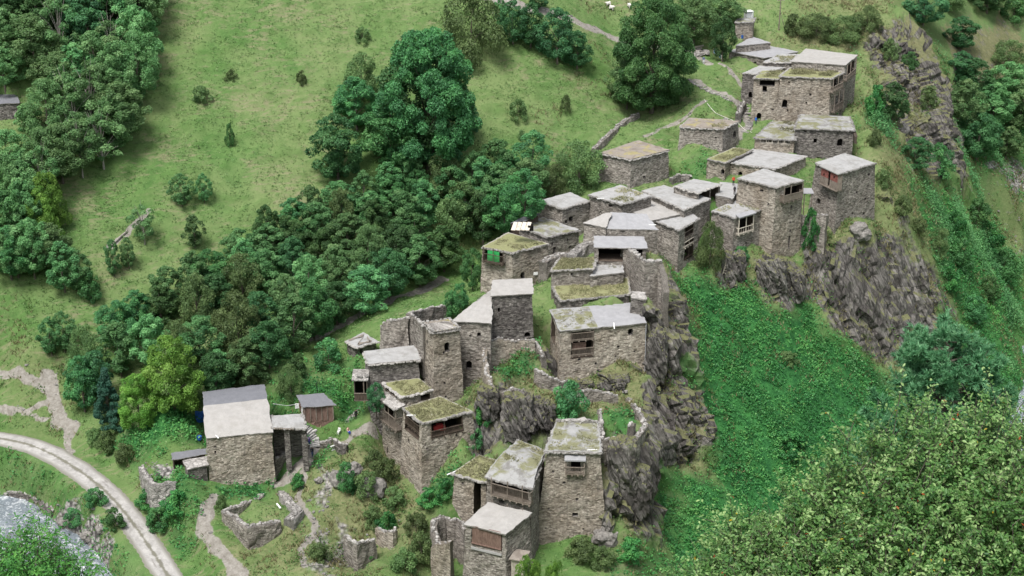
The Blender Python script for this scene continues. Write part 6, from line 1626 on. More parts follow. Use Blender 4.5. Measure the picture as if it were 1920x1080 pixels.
for a in [
    ('wood', 20, 345, 95, 95, 'tree at the left edge below the half hidden sheet shed'), ('pale', 58, 262, 60, 64, 'half bare tree just right of the half hidden sheet shed'), ('wood', 10, 168, 90, 75, 'tree at the left edge above the half hidden sheet shed'),
    ('dark', 1800, 95, 70, 60, 'dark tree on the upper crags of the far ravine side'), ('olive', 1890, 130, 70, 50, 'olive bush on the upper crags of the far ravine side'), ('olive', 1780, 20, 70, 50, 'olive bush between the two top edge dark trees'), ('bush', 1705, 130, 34, 30, 'bush rooted in the crag face'), ('scrub', 1740, 200, 40, 34, 'dry scrub rooted in the crag face'), ('scrub', 1670, 110, 36, 30, 'dry scrub at the top of the crag face'),
    ('young', 122, 548, 72, 95, 'bright young tree at the right end of the left edge wood'), ('young', 152, 552, 55, 80, 'slim bright tree touching the left edge wood on the meadow side'),
    ('bush', 172, 562, 46, 50, 'small bush just right of the slim bright tree'),
    ('young', 98, 670, 48, 74, 'dark young tree at the meadow edge above the footpath fork'), ('young', 122, 660, 48, 78, 'dark young tree behind the meadow edge tree above the footpath fork'),
    ('young', 342, 390, 46, 62, 'larger of the two bright young trees in the open meadow'), ('young', 384, 384, 32, 56, 'smaller of the two bright young trees in the open meadow'),
    ('pale', 272, 460, 60, 72, 'half bare brown tree standing alone on the meadow'), ('young', 366, 466, 46, 62, 'lone dark young tree above the wood, right of the half bare tree'),
    ('young', 215, 520, 34, 70, 'thin sapling left of the long wood'), ('young', 243, 505, 30, 60, 'thin sapling nearest the bare log on the meadow'),
    ('scrub', 380, 192, 36, 26, 'dark scrub on the open meadow right of the top left wood'), ('scrub', 434, 150, 22, 16, 'tiny scrub high on the open meadow'), ('scrub', 566, 160, 22, 22, 'small tuft of scrub in the upper meadow'),
    ('bush', 432, 275, 18, 40, 'narrow green sapling alone in the middle meadow'), ('scrub', 680, 78, 30, 24, 'small dark scrub below the top edge of the meadow'),
    ('scrub', 970, 225, 38, 34, 'dark bush on the meadow right of the great tree'), ('scrub', 1060, 210, 20, 28, 'small sapling bush left of the field wall'), ('scrub', 978, 262, 18, 16, 'tiny bush below the dark meadow bush'),
    ('dark', 800, 305, 175, 215, 'great dark tree at the right of the tall clump above the wood'), ('broad', 805, 322, 205, 250, 'greatest broad tree rising above the wood'),
    ('ash', 735, 325, 130, 130, 'dark tree pressed against the left foot of the great broad tree'), ('dark', 635, 345, 115, 125, 'deep green tree at the left end of the tall clump'),
    ('olive', 680, 190, 72, 82, 'olive bush tree above the tall clump'), ('ash', 670, 245, 90, 95, 'dark tree between the olive bush tree and the great tree'), ('dark', 880, 260, 50, 60, 'small dark tree under the right side of the great tree'),
    ('olive', 885, 112, 118, 122, 'large olive green tree at the top edge beside the track'), ('dark', 962, 85, 62, 78, 'left of the dark pair below the upper track'), ('dark', 995, 92, 62, 82, 'right of the dark pair below the upper track'),
    ('dark', 1045, 122, 80, 98, 'tall dark tree below the bend of the upper track'), ('dark', 1082, 132, 62, 68, 'short round tree right of the tall dark tree'), ('young', 938, 60, 26, 62, 'slim tree between the olive tree and the dark pair'), ('dark', 1010, 18, 44, 36, 'small dark tree on the far side of the upper track'),
    ('broad', 1222, 212, 165, 200, 'huge round tree on the grass above the lone tower'), ('wood', 1175, 205, 80, 95, 'lower left shoulder tree of the huge round tree'), ('wood', 1300, 85, 95, 85, 'tree behind the huge round tree beside the lumber'), ('wood', 1260, 45, 90, 70, 'top edge tree above the huge round tree'), ('wood', 1350, 50, 80, 60, 'top edge tree behind the round clipped tree'),
    ('dark', 1354, 116, 50, 80, 'neat round tree in front of the long lilac roof'), ('olive', 1085, 352, 100, 82, 'olive bush tree against the left side of the lone tower'), ('olive', 1040, 372, 60, 60, 'smaller olive bush behind the plain stone house'),
    ('light', 328, 770, 125, 140, 'large yellow green tree at the front of the wood by the road house'), ('light', 262, 800, 85, 100, 'smaller yellow green tree beside the large yellow green tree'),
    ('spruce', 208, 806, 74, 118, 'blue green spruce at the front left corner of the wood'), ('ash', 160, 775, 72, 110, 'dark tree left of the blue green spruce'), ('dark', 185, 760, 70, 105, 'dark tree directly behind the blue green spruce'), ('dark', 410, 770, 90, 110, 'dark tree behind the roof of the road house'), ('olive', 455, 720, 70, 80, 'olive tree behind the ridge of the road house'),
    ('olive', 546, 748, 50, 64, 'round grey green bush tree between road house and plank shed'), ('bush', 618, 690, 58, 52, 'dark bush below the stained stone hut'), ('bush', 525, 670, 48, 40, 'light bush at the foot of the wood near the path'), ('bush', 560, 700, 40, 36, 'low bush left of the dark bush'),
    ('ash', 886, 545, 46, 80, 'dark leafy tree against the balcony corner with the green sheet'), ('bush', 845, 600, 40, 50, 'bush behind the L-shaped ruin'), ('bush', 862, 580, 36, 46, 'bush between the L-shaped ruin and the cream sheet roof'),
    ('bush', 650, 922, 40, 56, 'dark upright bush on the rocky slope left of the corner house'), ('bush', 1064, 782, 66, 64, 'dark elder bush in front of the rock behind the nearest tower'), ('fresh', 905, 800, 34, 40, 'green bush right of the corner house'), ('bush', 893, 838, 30, 34, 'dark bush below the green bush right of the corner house'),
    ('olive', 1330, 505, 56, 84, 'olive thicket under the roof cluster at the head of the gully'), ('bush', 1388, 492, 36, 26, 'low bush at the foot of the bay window house'), ('fresh', 1518, 470, 36, 70, 'green bush in the cleft between the two cliff towers'),
    ('dark', 1672, 234, 64, 76, 'dark tree on the crag right of the highest house'), ('dark', 1718, 322, 70, 62, 'left of two dark bushes at the foot of the crag'), ('bush', 1758, 330, 56, 54, 'right of two dark bushes at the foot of the crag'),
    ('fresh', 1640, 215, 40, 50, 'bright shrub between the highest house and the crag'), ('bush', 1690, 215, 30, 30, 'small shrub on the crag above the dark tree'),
    ('dark', 1730, 48, 85, 70, 'dark tree at the top edge above the crag'), ('dark', 1850, 25, 80, 60, 'dark tree at the top edge on the far ravine side'), ('bush', 1900, 40, 50, 40, 'bush at the top right corner'),
    ('wood', 1800, 250, 90, 95, 'left tree of the ravine grove'), ('wood', 1855, 255, 90, 95, 'middle tree of the ravine grove'), ('wood', 1910, 250, 90, 95, 'right tree of the ravine grove'), ('dark', 1820, 195, 85, 80, 'upper left tree of the ravine grove'), ('wood', 1885, 200, 90, 80, 'upper right tree of the ravine grove'), ('dark', 1830, 300, 85, 85, 'lowest tree of the ravine grove'), ('wood', 1885, 300, 70, 60, 'low bushy tree at the right foot of the ravine grove'), ('dark', 1800, 160, 60, 60, 'topmost dark tree of the ravine grove'),
    ('fresh', 1790, 440, 40, 40, 'upper shrub on the far right green slope'), ('bush', 1830, 420, 50, 44, 'dark shrub on the far right green slope'), ('bush', 1800, 500, 50, 50, 'dark shrub right of the crag top'), ('fresh', 1850, 470, 60, 50, 'bright bushy shrub in the middle of the far right slope'), ('bush', 1880, 520, 56, 50, 'dark shrub nearest the right edge on the far right slope'), ('olive', 1760, 480, 50, 50, 'olive shrub just right of the crag rim'), ('bush', 1850, 560, 46, 40, 'dark shrub above the far right river'), ('fresh', 1780, 545, 44, 46, 'bright shrub right of the crag face'), ('bush', 1822, 600, 50, 44, 'dark shrub behind the pine'),
    ('scrub', 1690, 400, 36, 30, 'dry shrub on the spine right of the outermost tower'), ('scrub', 1655, 350, 34, 28, 'dry shrub above the outermost tower on the spine'), ('scrub', 1720, 440, 34, 30, 'dry shrub lower on the spine beside the crag'), ('scrub', 1640, 270, 30, 26, 'grassy shrub below the dark brown-roofed house'),
    ('olive', 1530, 70, 70, 40, 'left of three dark thickets on the bank above the highest house'), ('olive', 1580, 78, 70, 44, 'middle of three dark thickets on the bank above the highest house'), ('olive', 1625, 60, 60, 44, 'right of three dark thickets on the bank above the highest house'), ('scrub', 1490, 62, 44, 30, 'low shrub left of the three dark thickets'),
    ('scrub', 690, 930, 50, 44, 'pale grey green shrub on the rock under the corner house'), ('scrub', 725, 905, 50, 44, 'pale grey green shrub touching the wall of the corner house'), ('scrub', 700, 880, 40, 36, 'upper pale shrub on the rock left of the corner house'), ('scrub', 740, 950, 44, 36, 'lower pale shrub below the corner house'),
    ('fresh', 805, 945, 46, 30, 'leafy green shrub at the foot of the corner house front corner'), ('fresh', 835, 935, 40, 34, 'leafy green shrub beside the doorway gap house'), ('scrub', 780, 1000, 46, 36, 'shrub on the slope above the roofless curved ruin'), ('scrub', 700, 985, 40, 36, 'leafy shrub inside the L-shaped stump'), ('fresh', 725, 1000, 44, 40, 'leafy green shrub beside the jagged wall fragment'), ('scrub', 790, 1050, 50, 50, 'grey green shrub left of the curved ruin'), ('fresh', 690, 1050, 40, 34, 'shrub below the L-shaped stump'), ('scrub', 760, 1070, 50, 40, 'shrub at the bottom edge left of the curved ruin'), ('scrub', 600, 1050, 46, 30, 'shrub by the lower footpath'), ('bush', 450, 885, 30, 20, 'low bush under the wall of the road house'),
    ('bush', 140, 985, 40, 30, 'bush on the river bank'), ('bush', 215, 990, 46, 36, 'bush between the road and the river'), ('bush', 180, 945, 44, 30, 'upper bush between the road and the river'), ('bush', 300, 990, 50, 40, 'bush right of the road'), ('fresh', 330, 965, 56, 40, 'leafy shrub between the road and the winding path'), ('fresh', 280, 950, 46, 30, 'leafy shrub near the road bend'), ('scrub', 200, 845, 40, 34, 'pale scrub on the bank above the road'), ('scrub', 235, 865, 40, 30, 'second pale scrub on the bank above the road'), ('scrub', 180, 830, 34, 26, 'small pale scrub nearest the path gully'), ('fresh', 560, 915, 32, 26, 'green shrub left of the footpath loop'), ('scrub', 415, 960, 24, 28, 'shrub at the corner of the roofless foundation'),
    ('fresh', 1480, 850, 60, 40, 'darker clump of herbs in the lower gully'), ('scrub', 1480, 680, 34, 20, 'grey herb clump in the middle of the gully'), ('fresh', 1180, 1050, 60, 40, 'leafy shrub at the foot of the nearest tower'), ('scrub', 1090, 1045, 60, 34, 'white flowering scrub below the nearest tower'), ('scrub', 1130, 1060, 50, 34, 'scrub on the rock under the right corner of the nearest tower'),
]:
    plant_px(*a)
# ivy on the wall behind the slab-roofed balcony
q = at_y(706, 776, 118.4 * K); plant('dark', q, 3.0, 5.5, 'dark ivy bush climbing the wall left of the slab-roofed balcony', 'bush')
q = at_y(990, 1052, 98 * K); g_ = height_at(q[0:1], q[1:2])[0]; plant('light', (q[0], q[1], g_), 5.5, q[2] - g_ + .6, 'bright green treetop in front of the plank shutter house', 'tree')
q = at_y(1040, 1062, 97 * K); g_ = height_at(q[0:1], q[1:2])[0]; plant('light', (q[0], q[1], g_), 4.5, q[2] - g_ + .5, 'bright green treetop right of the little privy at the bottom edge', 'tree')

# ---------------------------------------------------------------- ground cover (uncountable)
def in_frame(P, mu=60):
    x, y, z = P[:, 0], P[:, 1], P[:, 2] - CAMZ
    d = y * CP - z * SP; u = 960 + FPX * x / d; v = 540 - FPX * (y * SP + z * CP) / d
    return (u > -mu) & (u < 1920 + mu) & (v > -mu) & (v < 1080 + mu)
def field(name, arr):
    g = arr.reshape(NY, NX)
    return lambda x, y: g[np.clip(np.searchsorted(GY, y) - 1, 0, NY - 2), np.clip(np.searchsorted(GX, x) - 1, 0, NX - 2)]
f_l, f_d, f_r, f_p, f_g, f_s = (field(n, a) for n, a in (('l', lush_m), ('d', dry_m), ('r', rock_m), ('p', path_m), ('g', grav_m), ('s', slope)))
FOOT_A = [np.array(p) for p, _ in FOOT]
road_pts = np.array([hit(u, v)[:2] for u, v in [(0,822),(60,834),(120,862),(170,895),(210,930),(245,975),(270,1015),(292,1050),(315,1085)]])
def sample(n, weight, box=(-120, 160, 130, 345)):
    x = RNG.uniform(box[0], box[2], n); y = RNG.uniform(box[1], box[3], n)
    P = np.stack([x, y, height_at(x, y)], 1)
    P = P[in_frame(P)]
    w = weight(P[:, 0], P[:, 1], P)
    P = P[RNG.random(len(P)) < w]
    ok = np.ones(len(P), bool)
    for poly in FOOT_A:
        lo, hi = poly.min(0), poly.max(0); c = np.where((P[:, 0] > lo[0]) & (P[:, 0] < hi[0]) & (P[:, 1] > lo[1]) & (P[:, 1] < hi[1]))[0]
        if len(c): ok[c[inside([tuple(q) for q in poly], P[c, :2])]] = False
    d = np.full(len(P), 1e9)
    for a, b_ in zip(road_pts[:-1], road_pts[1:]): d = np.minimum(d, seg_dist(P[:, :2], a, b_)[0])
    ok &= d > 3.2
    return P[ok]
def herb(P, k, size, hgt, spread):
    n = len(P) * k
    Q = np.repeat(P, k, 0); Hh = np.repeat(hgt * (.5 + RNG.random(len(P))), k)
    off = RNG.normal(0, spread, (n, 3)); off[:, 2] = RNG.random(n) ** .8 * Hh
    return Q + off, n
clump = lambda P, sc, sd: fbm(np.c_[P[:, :2] * sc, np.zeros(len(P))], 3, sd)
def cover(name, P, k, size, hgt, spread, mat, tilt=.6, asp=.6):
    P = P.copy()
    Q, n = herb(P, k, size, hgt, spread)
    V, F = leaves_at(Q, np.tile([0, -.15, 1.0], (n, 1)), size, asp=asp, tilt=tilt)
    tone = np.repeat(np.clip(.5 + .25 * clump(P, .25, 3) + RNG.normal(0, .12, len(P)), 0, 1), k)
    r = np.repeat(np.clip(tone + RNG.normal(0, .14, n), 0, .93), 4)
    o = mk(name, V, F, M[mat], attrs={'rnd': r}); tag(o, kind='stuff'); return o
P = sample(260000, lambda x, y, P: np.clip(f_l(x, y), 0, 1) * (1 - f_r(x, y)) * (1 - f_p(x, y)) * np.clip(.75 + clump(P, .3, 5), .25, 1) )
tag(cover('undergrowth', P, 6, .19, .75, .3, 'herb_lush', .7), 'dense green nettles covering the gully and banks', 'undergrowth')
P = sample(150000, lambda x, y, P: ((x > 62) * (P[:, 2] > 3.5) * np.clip(.08 + 1.1 * f_l(x, y) - .3 * f_d(x, y), 0, 1)) * (1 - .8 * f_r(x, y)) * np.clip(clump(P, .13, 55) * 2.4 - .35, 0, 1), box=(60, 200, 130, 345))
tag(cover('thicket', P, 9, .17, 2.0, .45, 'leaf_young', .7), 'low leafy thicket over the far right valley side', 'thicket')
P = sample(120000, lambda x, y, P: (x < 62) * np.clip(f_l(x, y) - .3, 0, 1) * (1 - f_r(x, y)) * np.clip(clump(P, .22, 65) * 2.6 - .9, 0, 1))
tag(cover('brambles', P, 8, .15, 1.5, .35, 'herb_lush', .7), 'taller brambles standing out of the nettles in the gully', 'brambles')
P = sample(420000, lambda x, y, P: (1 - f_l(x, y)) * (1 - f_r(x, y)) * (1 - f_p(x, y)) * (1 - f_g(x, y)) * (1 - .6 * f_d(x, y)) * np.clip(.5 + clump(P, .35, 8) * .5, .15, 1) * .6)
tag(cover('grass', P, 3, .15, .22, .2, 'grass', .75, .45), 'short meadow grass in tufts over the hillside', 'grass')
P = sample(300000, lambda x, y, P: np.clip(f_d(x, y) + .35 * (f_s(x, y) > .8), 0, 1) * (1 - .45 * f_r(x, y)) * (1 - f_p(x, y)) * np.clip(.35 + clump(P, .4, 12) * 1.1, .03, 1))
V, F, r = blades(P, .55, .07, 4, .25, .7); o = mk('dry_grass', V, F, M['herb_dry'], attrs={'rnd': r}); tag(o, 'dry pale grass on the crags and stony slopes', 'grass', kind='stuff')
P = sample(330000, lambda x, y, P: np.clip(.10 + .9 * f_d(x, y) + .25 * (f_s(x, y) > .7), 0, 1) * (1 - .75 * f_r(x, y)) * (1 - f_p(x, y)) * np.clip(clump(P, .3, 22) * 1.6 - .25, 0, 1))
tag(cover('weeds', P, 5, .15, .6, .3, 'herb_mid', .8), 'mixed leafy weeds on rough ground', 'weeds', kind='stuff')

# ---------------------------------------------------------------- near foliage on the viewer's own hillside
def near_bush(name, label, ells, root_px, mat, nsprig, leaf, per, asp, y0, cat='bush', seed=1, stemlen=.42, shoots=0):
    rng = np.random.default_rng(seed)
    E = [(at_y(u, v, y0 + dy), np.array([rx, ry, rz])) for u, v, dy, rx, ry, rz in ells]
    g = at_y(root_px[0], 1080, y0); gz = height_at(g[0:1], g[1:2])[0]
    root = empty(name, (g[0], g[1], gz), label, cat)
    base = np.array([g[0], g[1], gz])
    vol = np.array([e[1].prod() ** .75 for e in E]); vol /= vol.sum()
    LP, LN, LT, st = [], [], [], MB()
    for (c, r) in E:                                        # main stems
        for q in range(3):
            e = c + rng.normal(0, .35, 3) * r
            m_ = (base + e) / 2 + rng.normal(0, .15, 3)
            st.tube([base + rng.normal(0, .15, 3) * [1, 1, 0], m_, e], [.035, .022, .008], 5)
    for k in range(nsprig):
        c, r = E[rng.choice(len(E), p=vol)]
        d = unit(rng.normal(0, 1, 3)); f = rng.choice([.55, .8, .98], p=[.25, .35, .4]) + rng.normal(0, .06)
        p0 = c + d * r * f
        dr = unit(d * .6 + np.array([0, 0, .7]) + rng.normal(0, .45, 3)); L = stemlen * rng.uniform(.6, 1.4)
        p1 = p0 + dr * L * .5 + np.array([0, 0, .02]); p2 = p0 + unit(dr + rng.normal(0, .25, 3) - np.array([0, 0, .15])) * L
        if f > .7 and rng.random() < .55: st.tube([p0, p1, p2], [.006, .004, .0025], 3)
        n = int(per * rng.uniform(.7, 1.3)); t = rng.random(n)
        B = p0[None] * ((1-t)**2)[:, None] + p1[None] * (2*t*(1-t))[:, None] + p2[None] * (t**2)[:, None]
        LP.append(B + rng.normal(0, leaf * 1.1, (n, 3))); LN.append(np.tile(dr * .4 + np.array([0, -.25, .8]), (n, 1)))
        tone = np.clip(rng.normal(.48, .17), .05, .9)
        sp = rng.random(n); tn = np.clip(tone + rng.normal(0, .14, n), 0, .92)
        tn = np.where((sp > .996), .965, tn); tn = np.where((sp > .9992) & (f > .9), .995, tn)
        if f > .9 and rng.random() < .012: tn[-3:] = .99
        LT.append(tn)
    for k in range(shoots):                                  # long young shoots standing out of the top
        c, r = E[rng.choice(len(E), p=vol)]
        d = unit(np.array([rng.normal(0, .6), rng.normal(0, .6), 1.0])); p0 = c + d * r * .9; L = rng.uniform(.35, .85)
        dr = unit(np.array([rng.normal(0, .35), rng.normal(0, .3), 1.0])); p2 = p0 + dr * L; p1 = (p0 + p2) / 2 + rng.normal(0, .04, 3)
        st.tube([p0 - dr * .3, p1, p2], [.008, .006, .003], 3)
        n = int(16 * L / .5); t = rng.random(n) ** .8
        B = p0[None] * ((1-t)**2)[:, None] + p1[None] * (2*t*(1-t))[:, None] + p2[None] * (t**2)[:, None]
        LP.append(B + rng.normal(0, leaf * 1.3, (n, 3))); LN.append(np.tile(dr * .3 + np.array([0, -.4, .6]), (n, 1)))
        tn = np.clip(rng.normal(.62, .16, n), .1, .92); tn[t > .93] = rng.choice([.99, .965, .88], p=[.07, .05, .88])
        LT.append(tn)
    LP = np.concatenate(LP); LN = np.concatenate(LN); LT = np.concatenate(LT); n = len(LP)
    Nn = unit(LN + rng.normal(0, .5, (n, 3))); a = unit(np.cross(Nn, rng.normal(0, 1, (n, 3)))); b_ = np.cross(Nn, a)
    s = (leaf * (.6 + .8 * rng.random(n)))[:, None]
    fold = Nn * s * .22
    # pointed leaf, six corners, folded along the midrib
    V = np.stack([LP - a*s, LP - a*s*.25 + b_*s*asp + fold, LP + a*s*.45 + b_*s*asp*.8 + fold, LP + a*s*1.1, LP + a*s*.45 - b_*s*asp*.8 + fold, LP - a*s*.25 - b_*s*asp + fold], 1).reshape(-1, 3)
    i = np.arange(n)[:, None] * 6
    F = np.concatenate([i + np.array([[0, 3, 2, 1]]), i + np.array([[0, 5, 4, 3]])], 0)
    o = mk('leaves', V - base, F, M[mat], root, attrs={'rnd': np.repeat(LT, 6)}); o['kind'] = 'stuff'
    st.build('stems', M['bark'], root)
    return root
near_bush('wild_rose_bush', 'large wild rose bush with yellow and red tinged leaves filling the near right corner',
    [(1770,990,0,1.1,1.0,.98),(1890,945,.4,.85,.9,.9),(1620,1020,.2,1.0,1.0,.8),(1450,1095,0,.95,.9,.7),(1345,1165,-.2,.75,.9,.5),(1720,1150,-.6,1.6,1.2,1.1),(1590,890,.5,.22,.25,.5),(1710,860,.5,.5,.5,.55),(1960,1060,-.5,1.0,1.0,1.2),(1500,1160,-.5,1.2,1,.9),(1390,1030,.3,.3,.3,.35),(1510,955,.4,.3,.3,.4),(1850,830,.5,.4,.4,.4)],
    (1680, 0), 'leaf_briar', 6200, .0255, 23, .52, 16.0, seed=5, shoots=150)
near_bush('leafy_sapling', 'bright green feathery sapling above the river in the near left corner',
    [(55,1085,0,.75,.7,.6),(100,1105,.2,.7,.7,.5),(0,1075,.1,.6,.6,.5),(72,1020,.2,.3,.3,.42),(150,1085,0,.3,.3,.35),(20,1130,0,1.0,.9,.7)],
    (60, 0), 'leaf_near', 900, .042, 16, .32, 25.0, seed=9, stemlen=.6, shoots=30)
def pine(u, vtop, y, wid, label):
    rng = np.random.default_rng(4)
    top = at_y(u, vtop, y); gz = height_at(top[0:1], top[1:2])[0]; H_ = top[2] - gz
    root = empty('pine_tree', (top[0], top[1], gz), label, 'tree')
    m = MB(); m.tube([(0, 0, -.5), (.1, 0, H_ * .5), (0, 0, H_ * .97)], [.28, .2, .04], 8)
    TP, TD = [], []
    z = H_ * .42
    while z < H_ * .99:
        f = (H_ - z) / (H_ * .58); L0 = wid * (.30 + .85 * math.sin(min(1, f * 1.15) * math.pi / 2)) * .5 * (1 if f > .06 else .4)
        nb = 9 if f > .1 else 5
        for k in range(nb):
            th = rng.random() * 6.28; L = L0 * rng.uniform(.6, 1.2); d = np.array([math.cos(th), math.sin(th), 0])
            a = np.array([0, 0, z]); pts = [a, a + d * L * .4 + [0, 0, .05 * L], a + d * L * .8 + [0, 0, .22 * L], a + d * L + [0, 0, .48 * L]]
            m.tube(pts, [.05, .035, .02, .008], 5)
            for q in range(int(12 + L * 14)):
                t = rng.uniform(.3, 1); i = min(2, int(t * 3)); fr = t * 3 - i
                p = pts[i] * (1 - fr) + pts[i + 1] * fr
                sd = unit(d * .6 + rng.normal(0, .6, 3) + np.array([0, 0, .75])); l2 = rng.uniform(.15, .5) * (1.25 - .5 * t)
                for w in (.35, .7, 1.0):
                    TP.append(p + sd * l2 * w); TD.append(unit(sd + np.array([0, 0, .35])))
        z += H_ * .022 * rng.uniform(.8, 1.2)
    TP = np.array(TP); TD = np.array(TD); per = 14; n = len(TP) * per
    P0 = np.repeat(TP, per, 0); D = unit(np.repeat(TD, per, 0) * 1.0 + rng.normal(0, .55, (n, 3)))
    sd = unit(np.cross(D, rng.normal(0, 1, (n, 3)))); Ln = rng.uniform(.12, .24, n)[:, None]; wd = .02
    V = np.stack([P0 - sd * wd, P0 + sd * wd, P0 + D * Ln], 1).reshape(-1, 3); F = np.arange(n * 3).reshape(-1, 3)
    tone = np.repeat(np.clip(rng.normal(.5, .2, len(TP)), 0, .95), per)
    mk('trunk', m.V, m.F, M['bark'], root)
    o = mk('needles', V, F, M['leaf_pine'], root, attrs={'rnd': np.repeat(np.clip(tone + rng.normal(0, .12, n), 0, .96), 3)}); o['kind'] = 'stuff'
    return root
pine(1785, 622, 45.0, 5.6, 'bushy green pine rising behind the wild rose bush')
M['pale_slab'] = plain_mat('pale_path_slab', (.36, .35, .345), .9, .1, .25)
# ---------------------------------------------------------------- people
def skin_person(p, hgt, yaw, pose, cols, label, hair=(.03,.022,.018)):
    """one continuous body grown on a skeleton; colours by region"""
    J = {'pel': (0,0,.53), 'spine': (0,.005,.66), 'chest': (0,0,.78), 'neck': (0,.0,.86), 'head': (0,-.015,.925), 'top': (0,-.01,.985)}
    R = {'pel': .085, 'spine': .078, 'chest': .088, 'neck': .034, 'head': .058, 'top': .042}
    E = [('pel','spine'),('spine','chest'),('chest','neck'),('neck','head'),('head','top')]
    for s, sg in (('l', -1), ('r', 1)):
        J.update({'sh'+s: (sg*.105,.0,.815), 'el'+s: (sg*.135,.02,.655), 'wr'+s: (sg*.13,-.04,.52), 'ha'+s: (sg*.125,-.055,.46), 'hip'+s: (sg*.055,0,.50), 'kn'+s: (sg*.06,-.01,.275), 'an'+s: (sg*.06,.02,.045), 'to'+s: (sg*.065,-.085,.018)})
        R.update({'sh'+s: .048, 'el'+s: .034, 'wr'+s: .024, 'ha'+s: .022, 'hip'+s: .066, 'kn'+s: .046, 'an'+s: .03, 'to'+s: .024})
        E += [('chest','sh'+s),('sh'+s,'el'+s),('el'+s,'wr'+s),('wr'+s,'ha'+s),('pel','hip'+s),('hip'+s,'kn'+s),('kn'+s,'an'+s),('an'+s,'to'+s)]
    if pose == 'walk':
        J['knl'] = (-.06,-.08,.285); J['anl'] = (-.06,-.08,.05); J['tol'] = (-.065,-.18,.02); J['knr'] = (.06,.03,.27); J['anr'] = (.06,.13,.07); J['tor'] = (.06,.05,.018)
        J['ell'] = (-.14,.07,.67); J['wrl'] = (-.13,.02,.55); J['hal'] = (-.125,-.02,.49)
    if pose == 'sit':
        for s, sg in (('l',-1),('r',1)):
            J['kn'+s] = (sg*.07,-.23,.50); J['an'+s] = (sg*.07,-.24,.27); J['to'+s] = (sg*.07,-.33,.25)
            J['wr'+s] = (sg*.10,-.14,.56); J['ha'+s] = (sg*.07,-.19,.56)
    if pose == 'hips':
        J['ell'] = (-.19,.04,.68); J['wrl'] = (-.11,-.03,.57); J['hal'] = (-.08,-.04,.55)
    names = list(J); me = bpy.data.meshes.new('skeleton')
    me.from_pydata([tuple(c * hgt for c in J[n]) for n in names], [(names.index(a), names.index(b_)) for a, b_ in E], [])
    o = bpy.data.objects.new('person', me); COL.objects.link(o)
    md = o.modifiers.new('s', 'SKIN'); md.use_smooth_shade = True
    for i, n in enumerate(names):
        sv = me.skin_vertices[0].data[i]; sv.radius = (R[n] * hgt, R[n] * hgt * (.72 if n in ('pel','spine','chest') else 1)); sv.use_root = (n == 'pel')
    ss = o.modifiers.new('d', 'SUBSURF'); ss.levels = 1; ss.render_levels = 1
    dg = bpy.context.evaluated_depsgraph_get(); em = bpy.data.meshes.new_from_object(o.evaluated_get(dg)); bpy.data.objects.remove(o)
    mats = [plain_mat('skin_tone', (.36,.22,.16), .6), plain_mat('top_cloth', cols[0], .9), plain_mat('leg_cloth', cols[1], .9), plain_mat('hair_tone', hair, .8), plain_mat('shoe', (.05,.045,.04), .6)]
    em.materials.clear()
    for m_ in mats: em.materials.append(m_)
    for pl in em.polygons:
        c = pl.center / hgt; ax = abs(c.x)
        z0 = .50 if pose != 'sit' else .50
        leg = c.z < .54 and (ax < .105 or c.z < .44)
        if pose == 'sit': leg = (c.y < -.05 and c.z < .575 and not (c.z > .545 and c.y > -.21 and ax > .05)) or c.z < .55 and c.y > -.05
        if c.z > .875: pl.material_index = 3 if (c.z > .955 or c.y > -.005) else 0
        elif leg: pl.material_index = 4 if c.z < (.05 if pose != 'sit' else .285) else 2
        elif c.z < .53 and pose != 'sit' or (pose == 'sit' and c.y < -.15): pl.material_index = 0
        else: pl.material_index = 1
    em.polygons.foreach_set('use_smooth', np.ones(len(em.polygons), bool))
    o = bpy.data.objects.new('person', em); link(o)
    o.location = tuple(p); o.rotation_euler = (0, 0, yaw)
    tag(o, label, 'person')
    return o
def pxh(u, v): return hit(u, v)
def roofpoint(h, u, v): return at_z(u, v, h.z0 + .05)
skin_person(pxh(580, 838), 1.7, 2.6, 'stand', ((.10,.07,.22),(.03,.05,.16)), 'person in purple top and blue trousers at the end of the pale path')
skin_person(pxh(586, 857), 1.75, .5, 'walk', ((.02,.025,.035),(.05,.08,.17)), 'person in dark jacket and jeans walking below the purple one')
skin_person(pxh(668, 789), 1.75, .3, 'stand', ((.012,.012,.014),(.012,.012,.015)), 'person dressed all in black under the hanging privy')
_q = pxh(637, 815); skin_person(_q + np.array([0, 0, -.25]), 1.7, -.6, 'sit', ((.75,.75,.75),(.6,.6,.6)), 'person in white sitting by the dry stone wall')
_q = pxh(653, 815); skin_person(_q + np.array([0, 0, -.25]), 1.65, .8, 'sit', ((.62,.40,.32),(.03,.07,.35)), 'person in pale pink top and blue trousers sitting by the wall')
skin_person(roofpoint(H['F8'], 1375, 347), 1.8, .2, 'hips', ((.55,.07,.04),(.02,.02,.03)), 'person in red vest standing on the upper terrace')
skin_person(roofpoint(H['F8'], 1377, 365), 1.75, 2.8, 'stand', ((.03,.03,.035),(.04,.03,.03)), 'person in black on the near edge of the upper terrace')
_g = pxh(1417, 233); skin_person(_g, 1.7, .6, 'walk', ((.03,.16,.55),(.03,.05,.10)), 'person in bright blue beside the doorway at the top of the lane')
skin_person(pxh(1319, 120), 1.75, 0, 'stand', ((.10,.13,.22),(.62,.63,.66)), 'person in blue top and white trousers on the upper grass')
skin_person(pxh(1302, 136), 1.7, 1.2, 'stand', ((.02,.05,.05),(.02,.02,.025)), 'person in dark clothes beside the huge round tree')
